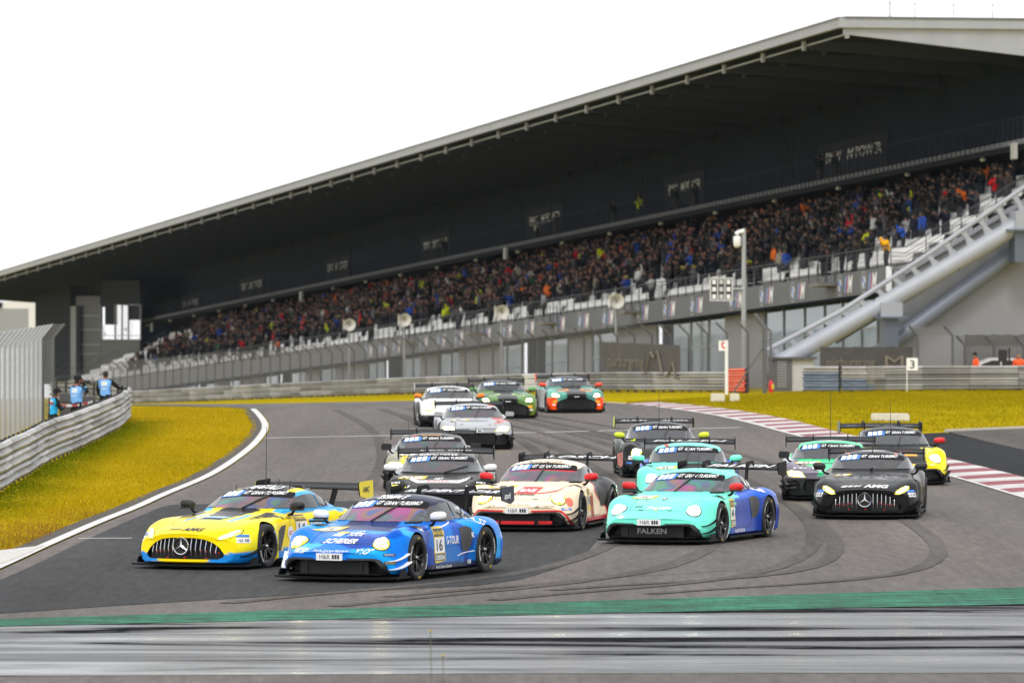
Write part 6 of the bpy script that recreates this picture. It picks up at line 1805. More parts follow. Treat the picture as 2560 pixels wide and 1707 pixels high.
# ---- 1 blue car number 16
def p_blue(V):
    C = facets(V, [(8, 118, 222), (16, 152, 234), (2, 84, 190), (64, 172, 242), (8, 130, 228), (0, 62, 158)], 130, 3)
    x, y, z = V.T
    nv = (z > .97) | ((x < 1.25) & (x > .5) & (np.abs(y) < .40 + .2 * (x - .6)) & (z > .60))
    Cn = facets(V, [(18, 34, 82), (24, 46, 105), (15, 26, 62)], 60, 5)
    C[nv] = Cn[nv]
    C[(z < .22) & (x < .9)] = rgb(18, 28, 58)
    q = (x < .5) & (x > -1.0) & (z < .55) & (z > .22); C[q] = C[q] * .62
    return C
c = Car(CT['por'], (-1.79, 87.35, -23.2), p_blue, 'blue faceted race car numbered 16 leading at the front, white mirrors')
finish(c, screen_mat('windscreen_violet_green', 3), WHITE, cal='yellow', wing=dict(txt='IRODENT  IZAR', tw=1.55, ep_m=NAVY, endtxt='spark', th=.10), wiper=(-.02, 0, .20, .22))
porsche_front(c, True, canard=WHITE)
c.side_number('16', xs=(.52, .12), zs=(.22, .76))
FH = fr_slope(1.80, .60, 38)
c.text('SCHERER', .0, -.055, .52, .085, FH, WHITE, bold=.03, shear=.3)
c.line('emblem_arc', [(-.20, -.06), (-.12, .02), (.0, .03), (.10, -.0)], FH, WHITE, .012, .007)
c.text('TOUR', .12, .235, .24, .075, FH, WHITE, bold=.03)
c.text('G', .12, .33, .10, .075, FH, WHITE, bold=.03, shear=.3)
c.text('Porsche Zentrum Wiesbaden', .0, .46, .56, .028, FR_FRONT, WHITE)
c.text('HYLO°', -.52, .455, .24, .062, FR_FRONT, WHITE, bold=.02, shear=.2)
c.text('YLO°', .50, .455, .24, .062, FR_FRONT, WHITE, bold=.02, shear=.2)
c.patch('hood_sponsor', [(-.24, .16), (-.08, .13), (-.05, .30), (-.16, .36)], FH, WHITE, .006, .05); c.patch('hood_sponsor', [(-.22, .28), (-.04, .25), (-.02, .32), (-.19, .36)], FH, YELV, .009, .05)
hood_sticker(c, fr_slope(1.25, .72, 50), -.48, .05, .36, .24, '16')
c.text('G-TOUR', .17, .545, .44, .115, FR_LEFT, WHITE, bold=.02)
c.text('HYLO°', 1.05, .80, .42, .09, fr_dir((-1.0, .9, .82), (0, .75, .65)) if False else FR_LEFT, WHITE, bold=.03, shear=.2, rot=-.25)
c.text('SCHERER', .80, .985, .26, .045, FR_LEFT, WHITE, eps=.02, bold=.02)
c.text('Porsche Zentrum Saarland', -.22, .165, .56, .042, FR_LEFT, WHITE)
c.text('H&R', .68, .20, .12, .06, FR_LEFT, WHITE, bold=.01)
c.patch('sponsor_patch', [(.90, .46), (1.05, .46), (1.05, .50), (.90, .50)], FR_LEFT, NAVY, .006, None)
c.text('RAVENOL', .975, .48, .13, .026, FR_LEFT, WHITE, .009); c.text('K', .80, .60, .07, .07, FR_LEFT, WHITE, bold=.03)
frc = fr_dir((2.0, .86, .36), (.78, .60, .1))
for k, z in ((0, .03), (1, -.09)):
    c.patch('sponsor_patch', [(-.10, z), (.10, z + .0), (.10, z + .04), (-.10, z + .04)], frc, NAVY, .006, None); c.text('RAVENOL' if k == 0 else 'MICHELIN', 0, z + .02, .16, .024, frc, WHITE if k == 0 else YELV, .009)
c.text('FALKEN', -.98, .735, .18, .04, FR_LEFT, WHITE, rot=-.1, bold=.03)
for pts in ([(-.20, .74), (.0, .76), (.28, .80), (.34, .86), (1.0, .88)], [(.3, .3), (.55, .34), (.9, .36)]):
    c.line('trim_line', pts, FR_LEFT, WHITE, .012, .006)
c.text('2SIMPLE', -.05, 1.165, .5, .05, FR_FRONT, WHITE, bold=.03, shear=.3)

# ---- 2 yellow car number 14
def p_yel(V):
    C = facets(V, [(253, 228, 10), (255, 238, 44), (244, 214, 6)], 60, 4)
    x, y, z = V.T; a = np.abs(y)
    C[(z > 1.115) & (a < .42) & (x > -1.0)] = rgb(24, 24, 26)
    C[(x < 1.45) & (x > .35) & (a < .18 + .16 * (1.45 - x)) & (z > .55)] = rgb(30, 30, 32)
    q = (x < 1.25) & (x > .55) & (a > .62) & (a < .74 - .3 * (x - .9)) & (z > .6); C[q] = rgb(28, 28, 30)
    C[(z < .24 + .10 * np.clip(a - .55, 0, 1)) & (x > 1.4) & (a > .45)] = rgb(28, 140, 225)
    C[(z < .42 - .16 * (x + .2)) & (x < .9) & (x > -1.2) & (z > .1)] = rgb(30, 130, 215)
    C[(z > .80) & (z < 1.12) & (a > .55) & (x < .35)] = rgb(60, 170, 230)
    C[(x > .75) & (x < 1.5) & (a > .34) & (a < .44) & (z > .6)] = rgb(60, 175, 230)
    C[(x < -.6) & (z > .60) & (z < .66) & (a > .8)] = rgb(60, 170, 230)
    C[(x > .45) & (x < 1.25) & (a > .50) & (a < .60 - .25 * (x - .9)) & (z > .6)] = rgb(28, 28, 30)
    return C
c = Car(CT['amg'], (-4.10, 91.17, -24.7), p_yel, 'yellow race car numbered 14 with blue corners and a chrome slatted grille')
finish(c, screen_mat('windscreen_magenta', 5), BLACK, cal='red', wing=dict(ep_m=mat('yellow_paint', lin(240, 214, 20), .35, coat=.6), endtxt='AMG', tm=BLACK), ant=((-.35, -.45, .12), (-.5, 0, .95), (-.75, .1, .1), (-.75, .3, .1)), wiper=(.05, 0, .30, .20))
amg_front(c, True)
FA = fr_slope(2.1, .62, 36)
c.text('AMG', .10, -.035, .36, .065, FA, BLACK, bold=.04, shear=.25)
for k in range(4):
    c.patch('hood_stripe', [(-.34 + k * .06, -.07), (-.31 + k * .06, -.07), (-.25 + k * .06, -.005), (-.28 + k * .06, -.005)], FA, BLACK, .006, None)
c.patch('hood_sponsor', [(-.20, -.07), (.20, -.07), (.24, .04), (-.16, .04)], fr_slope(1.2, .76, 42), mat('bilstein_blue', lin(60, 180, 225), .4), .008, .05)
c.text('BILSTEIN', .02, -.015, .34, .038, fr_slope(1.2, .76, 42), WHITE, .012, bold=.03)
c.side_number('14', xs=(.22, -.20), zs=(.36, .80), bottom=False)
c.patch('door_sponsor', [(.27, .50), (.66, .50), (.66, .70), (.27, .70)], FR_LEFT, mat('bilstein_blue'), .006, .05)
c.text('BILSTEIN', .465, .60, .34, .08, FR_LEFT, WHITE, .010, bold=.02)
c.patch('round_sponsor', ring_poly(-.40, .50, .10, .11), FR_LEFT, WHITE, .008, .05); c.text('GT', -.40, .51, .13, .06, FR_LEFT, REDM, .012, bold=.02, shear=.3)
c.text('A msi', -.42, .745, .30, .05, FR_LEFT, BLACK)
c.text('AHEAD', 0, 1.17, .60, .05, FR_FRONT, WHITE, bold=.03, shear=.2)

# ---- 3 cream car with red trim
def p_bei(V):
    C = base(V, (246, 224, 192)); x, y, z = V.T; a = np.abs(y)
    q = (x < -.55 - .35 * np.sin(z * 7)) & (a > .55) & (z < .92); C[q] = rgb(34, 34, 36)
    q = (x < -.48 - .35 * np.sin(z * 7)) & (x > -.56 - .35 * np.sin(z * 7)) & (a > .55) & (z < .92); C[q] = rgb(200, 25, 35)
    C[(z < .20) & (x < .95) & (x > -1.0)] = rgb(176, 18, 34)
    C[(x < .30) & (x > .02) & (a > .8) & (z < .62) & (z > .2)] = rgb(150, 20, 30)
    return C
c = Car(CT['por'], (.59, 104.72, -12.8), p_bei, 'cream race car with red mirrors and a red swoosh across the hood')
finish(c, screen_mat('windscreen_teal_violet', 8, (0.12, 0.125, 0.14)), REDM, cal='yellow', wing=dict(txt='LOSCH', tw=1.35, txt_y=.22, th=.11, ep_m=mat('endplate_rose', lin(190, 80, 85), .4)), stripe=REDM, wiper=(.0, 0, .06, .30))
porsche_front(c, True, edge=REDM)
c.line('red_edge', [(-.90, .12), (-.845, .26), (-.76, .352), (-.66, .372), (-.25, .366)], FR_FRONT, REDM, .03, .007)
c.line('red_edge', [(.25, .366), (.66, .372), (.76, .352), (.845, .26), (.90, .12)], FR_FRONT, REDM, .03, .007)
FB = fr_slope(1.45, .68, 42)
c.patch('hood_sponsor', [(-.16, -.09), (.20, -.09), (.23, .27), (-.12, .27)], FB, REDM, .007, .05); c.text('EAE', .03, .03, .28, .085, FB, WHITE, .011, bold=.04)
c.line('red_swoosh', [(-.62, -.08), (-.3, -.125), (.10, -.125), (.32, -.09), (.5, .05), (.66, .20), (.80, .25)], FB, REDM, .055, .007)
c.patch('hood_sponsor', [(-.30, -.235), (.28, -.235), (.25, -.165), (-.30, -.165)], FB, mat('cream_vinyl', lin(246, 224, 192), .4), .005, .05); c.text('RAVENOL', -.02, -.20, .46, .030, FB, BLACK, .010, bold=.04, shear=.2)
c.text('LOSCH', -.52, .445, .20, .036, FR_FRONT, BLACK, bold=.01, shear=.2); c.text('LOSCH', .52, .445, .24, .036, FR_FRONT, BLACK, bold=.01, shear=.2); c.text('(48)', .35, .445, .09, .036, FR_FRONT, BLACK)
c.text('BLACK FALCON', .0, .468, .40, .024, FR_FRONT, BLACK); c.text('BLACK FALCON', 0, 1.165, .60, .028, FR_FRONT, BLACK)
c.patch('round_sponsor', ring_poly(0, 0, .08, .085), fr_dir((1.85, .88, .53), (.75, .6, .25)), mat('coral_vinyl', lin(235, 120, 90), .4), .006, .05)
c.side_number('EAE', xs=(.50, .30), zs=(.30, .72), bottom=False)
hood_sticker(c, fr_slope(1.15, .73, 50), -.52, .05, .40, .22, '1')
for k, (y0, y1) in enumerate(((-.50, -.36), (-.30, .30), (.35, .60))):
    MB().box((2.22 - .12 * (k != 1), (y0 + y1) / 2, .165), (.03, y1 - y0, .055)).obj('red_intake_bar', REDM, c.root)
frc = fr_dir((2.0, .87, .36), (.78, .60, .1)); c.patch('sponsor_patch', [(-.12, .02), (.12, .02), (.12, .065), (-.12, .065)], frc, BLUV, .006, None); c.text('MICHELIN', .01, .042, .18, .026, frc, WHITE, .009)

# ---- 4 mint and blue car number 44
_st = np.random.default_rng(12).uniform(-.16, .16, 60)
def p_mint(V):
    C = base(V, (118, 240, 212)); x, y, z = V.T; a = np.abs(y)
    xb = np.interp(z, [.1, .3, .6, .8, .95, 1.1, 1.22], [.80, .70, .42, .05, -.40, -.62, -.80])
    k = np.clip((z / .022).astype(int), 0, 59); k2 = np.clip(k - 3, 0, 59)
    q = x < xb + np.where((z < .8) & (z > .25), _st[k], 0)
    C[q] = rgb(0, 56, 158)
    q2 = q & (z > .70); C[q2] = rgb(6, 92, 206)
    return C
c = Car(CT['por'], (3.09, 99.63, -20.3), p_mint, 'mint and blue race car numbered 44 with red mirrors and a lettered intake')
finish(c, screen_mat('windscreen_red_blue', 11, (0.15, 0.155, 0.165)), REDM, word='FALKEN', wing=dict(txt='FALKEN', tw=1.2, txt_y=.18, th=.12), wiper=(-.06, 0, .12, .26))
porsche_front(c, False)
FM = fr_slope(1.85, .585, 36)
c.text('FALKEN', .04, .02, .42, .06, FM, WHITE, bold=.03, shear=.25)
c.patch('duct', [(-.42, .07), (-.28, .07), (-.28, .11), (-.42, .11)], FM, BLACK, .006, None); c.patch('round_sponsor', ring_poly(.02, -.075, .022, .026, 16), FM, YELV, .006, None)
c.text('FALKEN', 0, .225, .50, .085, (Vector((4, 0, 0)), Vector((0, 1, 0)), Vector((0, 0, 1)), Vector((-1, 0, 0))), mat('steel_letter', (.32, .32, .33), .4, .3), .012, bold=.03) if False else None
V2, F2 = text_fit('FALKEN', .52, .085, bold=.03)
MB().add([(2.115, p[0], .185 + p[1]) for p in V2], F2).obj('lettering', mat('steel_letter', (.36, .36, .37), .4, .2), c.root)
c.line('red_edge', [(-.64, .14), (-.60, .24), (-.52, .295), (-.40, .312), (.40, .312), (.52, .295), (.60, .24), (.64, .14)], (Vector((2.16, 0, 0)), Vector((0, 1, 0)), Vector((0, 0, 1)), Vector((-1, 0, 0))), REDM, .012, .004)
c.side_number('44', xs=(.66, .38), zs=(.24, .72))
c.text('FALKENTYRE.COM', -.20, .175, .52, .055, FR_LEFT, WHITE, bold=.01)
c.text('FALKEN', 1.0, .83, .34, .07, FR_LEFT, WHITE, rot=-.2, bold=.03, shear=.2)
hood_sticker(c, fr_slope(1.15, .73, 50), -.48, .06, .36, .2, '44')
c.patch('duct', ring_poly(-.06, .10, .04, .07, 16), fr_slope(1.35, .70, 45), BLACK, .006, .05); c.patch('round_sponsor', ring_poly(-.06, .10, .022, .045, 16), fr_slope(1.35, .70, 45), WHITE, .009, .05)
frs = fr_slope(1.35, .70, 45)
c.line('hood_seam', [(-.40, .12), (-.34, -.03), (-.25, -.06), (.25, -.06), (.34, -.03), (.40, .12)], frs, mat('seam_dark'), .008)
c.patch('window_sticker', [(.66, .90), (.76, .92), (.74, 1.0), (.65, .98)], FR_LEFT, WHITE, .02, None)

# ---- 5 black car with chrome grille
def p_blk(V):
    C = base(V, (20, 20, 21)); x, y, z = V.T; a = np.abs(y)
    C[(a > .82) & (x < .95) & (x > -.4) & (z < .26 + .25 * (.95 - x)) & (z > .12 + .2 * (.95 - x))] = rgb(200, 200, 202)
    C[(z > 1.19) & (a < .30)] = rgb(190, 190, 190)
    return C
c = Car(CT['amg'], (6.82, 110.21, -6.4), p_blk, 'black race car with white lettering on its nose and yellow headlamps')
finish(c, GREYSCR, BLACK, wing=dict(txt='- - - -- ---', tw=1.4, th=.03, tm=REDM), ant=((-.55, 0, .3),), wiper=(.0, 0, .05, .01), num=True)
amg_front(c, True)
FA = fr_slope(2.1, .62, 36)
c.text('AMG', .20, -.03, .46, .075, FA, WHITE, bold=.04, shear=.2)
for k, w in enumerate((.10, .07, .05, .03)):
    x0 = -.46 + [0, .13, .235, .315][k]
    c.patch('hood_stripe', [(x0, -.075), (x0 + w, -.075), (x0 + w + .05, .0), (x0 + .05, .0)], FA, WHITE, .006, None)
fs = fr_slope(1.3, .74, 45); r4 = random.Random(3)
for k in range(34):
    x0, y0 = r4.uniform(-.55, .55), r4.uniform(-.12, .18)
    pts = [(x0, y0)]
    for j in range(4): pts.append((pts[-1][0] + r4.uniform(.01, .05), y0 + r4.uniform(-.025, .025)))
    c.line('signature', pts, fs, WHITE, .006, .005)
hood_sticker(c, fr_slope(1.0, .77, 50), -.52, .06, .30, .16, '3')
for sd in (1, -1):
    c.patch('roof_dot', ring_poly(sd * .45, 1.135, .03, .012, 12), FR_FRONT, mat('coral_vinyl'), .008, None)

# ---- 6 second mint car
c = Car(CT['por'], (3.50, 115.59, -2.9), p_mint, 'mint race car with mint mirrors right behind the car numbered 44')
MINTM = mat('mint_paint', lin(118, 240, 212), .35, coat=.6)
finish(c, GREYSCR, MINTM, word='FALKEN', wing=dict(txt='FALKEN', tw=1.5, th=.07), wiper=(.0, 0, .02, .30))
porsche_front(c, False)
hood_sticker(c, fr_slope(1.15, .73, 50), -.42, .06, .40, .2, '33')
c.patch('roof_dot', ring_poly(-.42, 1.15, .05, .02, 16), FR_FRONT, REDM, .008, None)

# ---- 7 black car with neon mirrors
NEON = mat('neon_paint', lin(214, 230, 40), .4)
def p_neon(V):
    C = base(V, (26, 28, 27)); x, y, z = V.T; a = np.abs(y)
    C[(a > .60) & (x < .75) & (x > .45) & (z > .80) & (z < .93)] = rgb(205, 222, 40)
    C[(x < .2) & (z < .8) & (a > .8)] = rgb(70, 74, 72)
    return C
c = Car(CT['por'], (3.40, 132.98, 2.4), p_neon, 'black race car with neon yellow mirrors and wing endplates')
finish(c, screen_mat('windscreen_smoke', 14, (0.15, 0.155, 0.165)), NEON, wing=dict(ep_m=NEON, txt='ALSEN      ALSEN', tw=1.6, th=.06), ant=((-.4, 0, .7),))
porsche_front(c, True, plate=False)
for sd in (1, -1):
    c.corner_plate(fr_dir((2.05, sd * .80, .43), (.86, sd * .45, .1)), 0, .03, .24, .08)
    c.patch('sponsor_patch', [(-.10, -.09), (.12, -.09), (.12, -.045), (-.10, -.045)], fr_dir((2.0, sd * .87, .40), (.78, sd * .60, .1)), BLUV, .006, None)

# ---- 8 yellow and black car
def p_yb(V):
    C = base(V, (255, 232, 14)); x, y, z = V.T; a = np.abs(y)
    C[(z > .76) & (x < .85)] = rgb(24, 25, 27)
    C[(a < .47) & (z > .46) & (x > .5)] = rgb(24, 25, 27)
    C[(z < .30 - .22 * (a - .6)) & (x > 1.2)] = rgb(20, 20, 21)
    C[(z < .3) & (x < 1.2)] = rgb(20, 20, 21)
    return C
c = Car(CT['por'], (8.43, 128.36, 3.9), p_yb, 'yellow race car with black hood and red mirrors at the right of the pack')
finish(c, screen_mat('windscreen_plain', 0, (0.17, 0.175, 0.185)), REDM, wing=dict(txt='--  --- -- ---', tw=1.5, th=.045, ep_m=mat('endplate_grey', lin(120, 130, 110), .4)), ant=((-.4, 0, .55),))
porsche_front(c, False)
c.patch('hood_sponsor', [(.02, -.05), (.30, -.05), (.30, .06), (.02, .06)], fr_slope(1.7, .62, 36), mat('orange_vinyl', lin(250, 170, 20), .4), .007, .05)

# ---- wedge-nosed cars
def wedge_front(c, yellow=True, slim=False, plate=False, hex_=False):
    if slim:
        poly = [(.46, .50), (.60, .485), (.86, .545), (.87, .60), (.76, .605), (.62, .575)]
        core = [[(.50, .51), (.60, .50), (.80, .545), (.80, .58), (.66, .565)]]
    else:
        poly = [(.50, .475), (.84, .49), (.89, .58), (.80, .605), (.58, .575)]
        core = [[(.53, .49), (.82, .502), (.85, .57), (.80, .587), (.60, .562)]]
    c.lamp_poly(poly, core, yellow, grow=1.06)
    c.canards(CARBON, (.19, .29), 1.95)
    gpn = MB().box((c.S['x'][0] - .2, 0, .29), (.02, 1.0, .28)).obj('grille', mat('intake_dark', (.008, .008, .008), .6), c.root)
    for k in range(5):
        MB().box((c.S['x'][0] - .12, 0, .19 + k * .052), (.02, .98, .012)).obj('grille_bar', BLACK, gpn)
    if plate: c.plate(.49, .34, .085)
    c.line('hood_seam', [(-.62, .35), (-.5, .0), (-.45, -.18), (.45, -.18), (.5, .0), (.62, .35)], fr_slope(1.6, .66, 60), mat('seam_dark', (.01, .01, .01), .6), .008)
    for sd, fr in ((1, FR_LEFT), (-1, FR_RIGHT)):
        c.patch('side_intake', [(sd * x, z) for x, z in ((.46, .40), (.62, .36), (.80, .56), (.84, .72), (.62, .74))], fr, BLACK, .005, .05)
        c.patch('duct', [(sd * .30, .02), (sd * .40, .04), (sd * .39, -.03)], fr_slope(1.7, .64, 38), BLACK, .006, None)
    c.patch('hood_slot', [(-.34, .19), (.34, .19), (.34, .225), (-.34, .225)], fr_slope(1.45, .67, 40), BLACK, .006, .05)

def p_grn(V):
    C = base(V, (120, 112, 128)); x, y, z = V.T; a = np.abs(y)
    C[(z > .80)] = rgb(70, 210, 145)
    C[(a < .25 + .42 * np.clip((1.9 - x) / 1.0, 0, 1)) & (x > .6) & (z > .5)] = rgb(70, 210, 145)
    C[(z < .46) & (x > .5)] = rgb(40, 44, 38)
    C[(x < .6) & (z < .8)] = rgb(190, 196, 205)
    C[(z > 1.155)] = rgb(225, 232, 228)
    return C
c = Car(CT['aud'], (6.54, 119.06, -3.1), p_grn, 'green roofed race car with a purple grey nose behind the black car')
finish(c, GREYSCR, BLACK, mirbox=True, ant=((-.4, 0, 1.0),), wiper=(.1, 0, .12, .01))
wedge_front(c, True)
c.line('nose_stripe', [(-.30, .26), (-.36, .10), (-.30, -.06), (-.12, -.14), (.12, -.14), (.30, -.06), (.36, .10), (.30, .26)], fr_slope(1.75, .63, 42), WHITE, .04, .007)
hood_sticker(c, fr_slope(1.2, .71, 48), -.50, .07, .50, .18, '24')
for sd in (1, -1): c.corner_plate(fr_slope(1.75, .63, 35), sd * .62, .06, .26, .07)
for sd in (1, -1):
    for z in (.24, .33): c.patch('white_blade', [(sd * .70, z + .02), (sd * .88, z), (sd * .88, z + .02), (sd * .70, z + .035)], FR_FRONT, WHITE, .012, .05)

def p_lam(V):
    C = base(V, (24, 24, 23)); x, y, z = V.T
    C[(x < .4) & (np.abs(y) > .75) & (z < .85) & (z > .3)] = rgb(110, 112, 112)
    return C
c = Car(CT['aud'], (-1.34, 110.71, -1.6), p_lam, 'black race car numbered 27 with a white sponsor band across its hood')
finish(c, screen_mat('windscreen_grey_rainbow', 17, (0.16, 0.165, 0.175)), WHITE, wing=dict(txt='GYEON  GYEON', tw=1.0, th=.05), wiper=(.08, 0, .50, .10), ant=((-.3, -.35, .15), (-.3, .35, .15)))
wedge_front(c, True, slim=True)
fs = fr_slope(1.65, .655, 42)
c.patch('sponsor_band', [(-.60, .34), (-.53, .10), (-.40, -.08), (.40, -.08), (.53, .10), (.60, .34), (.49, .20), (.36, .085), (-.36, .085), (-.49, .20)], fs, WHITE, .008, .05)
c.text('SONAX', 0, .002, .42, .05, fs, REDM, .012, bold=.02)
c.text('ABT', 0, .20, .20, .05, fs, WHITE, bold=.04, shear=.3)
hood_sticker(c, fr_slope(1.25, .70, 46), -.52, .02, .50, .22, '27')
for sd in (1, -1):
    c.corner_plate(fr_slope(1.7, .62, 25), sd * .80, .045, .16, .09)
    c.patch('white_blade', [(sd * .52, .60), (sd * .56, .58), (sd * .63, .43), (sd * .60, .42)], FR_FRONT, WHITE, .014, .05)
c.text('GYEON DETAIL', -.05, 1.115, .75, .03, FR_FRONT, WHITE, bold=.03)

def p_yl(V):
    C = base(V, (150, 148, 130)); x, y, z = V.T; a = np.abs(y)
    C[(z > .80)] = rgb(70, 66, 60)
    C[(a < .6) & (x > .6) & (z > .5)] = rgb(34, 34, 32)
    C[(a > .50) & (a < .62) & (x > .9) & (z > .5)] = rgb(225, 205, 30)
    C[(z < .42) & (x > .5)] = rgb(40, 40, 34)
    return C
c = Car(CT['aud'], (-1.73, 124.78, -.3), p_yl, 'dark race car with yellow piping and black box mirrors behind number 27')
finish(c, screen_mat('windscreen_grey_rainbow'), BLACK, mirbox=True, ant=((-.4, -.5, .3), (-.4, .5, .3)))
wedge_front(c, True)
c.text('WALKENHORST', 0, 1.117, .42, .026, FR_FRONT, mat('orange_vinyl'), bold=.02)
hood_sticker(c, fr_slope(1.2, .71, 48), -.50, .07, .50, .18, '34')
c.patch('roof_dot', ring_poly(-.36, 1.10, .04, .018, 14), FR_FRONT, REDM, .008, None)

def p_gry(V):
    C = base(V, (172, 174, 178)); x, y, z = V.T; a = np.abs(y)
    C[(z < .40) & (x > .5)] = rgb(34, 34, 34)
    C[(y > .40) & (z > .62) & (x > .3) & (x < 1.5) & (y - .3 * (x - .3) > .3)] = rgb(196, 120, 118)
    C[(z > 1.10) & (a > .40) & (y > 0)] = rgb(200, 60, 70)
    return C
c = Car(CT['aud'], (-1.05, 155.22, 3.0), p_gry, 'light grey race car with a dark lower nose ahead of the white car')
finish(c, screen_mat('windscreen_grey_rainbow'), mat('grey_paint', lin(165, 167, 170), .4), mirbox=True)
wedge_front(c, True, plate=True)
hood_sticker(c, fr_slope(1.2, .71, 48), -.42, .10, .46, .12, '50')
c.patch('hood_sponsor', [(.48, .02), (.72, .04), (.74, .13), (.52, .10)], fr_slope(1.6, .66, 42), mat('coral_vinyl'), .007, .05)
c.text('SS', .22, .26, .26, .12, (Vector((2.2, 0, 0)), Vector((0, 1, 0)), Vector((0, 0, 1)), Vector((-1, 0, 0))), GREV, .02, shear=.4)

# ---- far cars
def p_wht(V):
    C = base(V, (236, 236, 232)); x, y, z = V.T
    C[(z < .36) & (x > .3)] = rgb(60, 62, 48)
    C[(x < .9) & (z < .7) & (np.abs(y) > .7)] = rgb(120, 122, 118)
    return C
c = Car(CT['por'], (-1.96, 179.04, 4.0), p_wht, 'white race car with orange mirrors in the far group')
finish(c, screen_mat('windscreen_plain'), mat('orange_paint', lin(245, 130, 25), .4), wing=dict(ep_m=WHITE))
porsche_front(c, True)
c.patch('hood_stripe', [(-.62, .0), (.62, .0), (.66, .11), (-.66, .11)], fr_slope(1.45, .67, 40), YELV, .007, .05)
c.text('HORNPACK', 0, 1.168, .85, .05, FR_FRONT, BLACK, bold=.02)

def aston_front(c, trim):
    c.lamp_poly([(.56, .54), (.70, .52), (.80, .55), (.83, .61), (.76, .655), (.64, .64)], [[(.59, .555), (.70, .538), (.78, .56), (.80, .605), (.75, .635), (.65, .625)]], True, grow=1.04)
    pn = MB().box((c.S['x'][0] - .22, 0, .31), (.02, 1.25, .32)).obj('grille', mat('intake_dark', (.008, .008, .008), .6), c.root)
    for k in range(5):
        MB().box((c.S['x'][0] - .14, 0, .20 + k * .055), (.02, 1.0 - .06 * k, .014)).obj('grille_bar', BLACK, pn)
    c.canards(CARBON, (.20,), 1.98)
    c.patch('winged_badge', [(-.10, .545), (0, .535), (.10, .545), (.07, .565), (0, .557), (-.07, .565)], FR_FRONT, CHROME, .010, None)
    for sd in (1, -1):
        c.patch('hood_vent', [(sd * .30, .02), (sd * .52, -.02), (sd * .60, .10), (sd * .38, .12)], fr_slope(1.3, .76, 45), BLACK, .007, .05)
        c.patch('sponsor_patch', [(sd * .64, .34), (sd * .80, .34), (sd * .80, .42), (sd * .64, .42)], FR_FRONT, mat('orange_vinyl'), .007, .05)
        c.patch('sponsor_patch', [(sd * .66, .26), (sd * .82, .26), (sd * .82, .30), (sd * .66, .30)], FR_FRONT, WHITE, .007, .05)
        c.line('hood_trim', [(sd * .66, .22), (sd * .34, .19), (sd * .24, .12), (sd * .24, .02), (sd * .34, -.06), (sd * .58, -.13)], fr_slope(1.4, .74, 45), trim, .09, .006)
def p_gas(V):
    C = facets(V, [(74, 104, 66), (96, 132, 76), (66, 112, 92)], 40, 8); x, y, z = V.T; a = np.abs(y)
    C[(a < .32) & (x > .3)] = rgb(28, 28, 29); C[z > 1.0] = rgb(40, 42, 44)
    C[(z < .38) & (x > .4)] = rgb(40, 44, 24)
    C[(z < .5) & (a > .75) & (x > 1.2)] = rgb(104, 122, 40)
    return C
c = Car(CT['ast'], (-.33, 190.12, 5.5), p_gas, 'green race car with a black hood centre in the far group')
finish(c, DARKSCR, mat('green_paint_car', lin(110, 170, 100), .4), ant=())
aston_front(c, mat('pale_green_vinyl', lin(170, 205, 120), .4))
def p_oas(V):
    C = facets(V, [(88, 158, 142), (110, 178, 160), (76, 140, 128)], 40, 9); x, y, z = V.T; a = np.abs(y)
    C[(a < .34) & (x > .3)] = rgb(28, 28, 29); C[z > 1.0] = rgb(40, 42, 44)
    C[(z < .40) & (x > .4)] = rgb(34, 34, 26)
    C[(z < .52) & (a > .68) & (x > 1.2)] = rgb(250, 80, 20)
    C[(x < .8) & (z < .75)] = rgb(100, 98, 92)
    return C
c = Car(CT['ast'], (1.97, 198.77, 6.2), p_oas, 'teal race car with orange corners and mirrors, last of the far group')
finish(c, GREYSCR, mat('orange_red_paint', lin(250, 70, 25), .4), ant=(), wing=dict(ep_m=mat('orange_red_paint')))
aston_front(c, mat('orange_vinyl2', lin(250, 140, 30), .4))
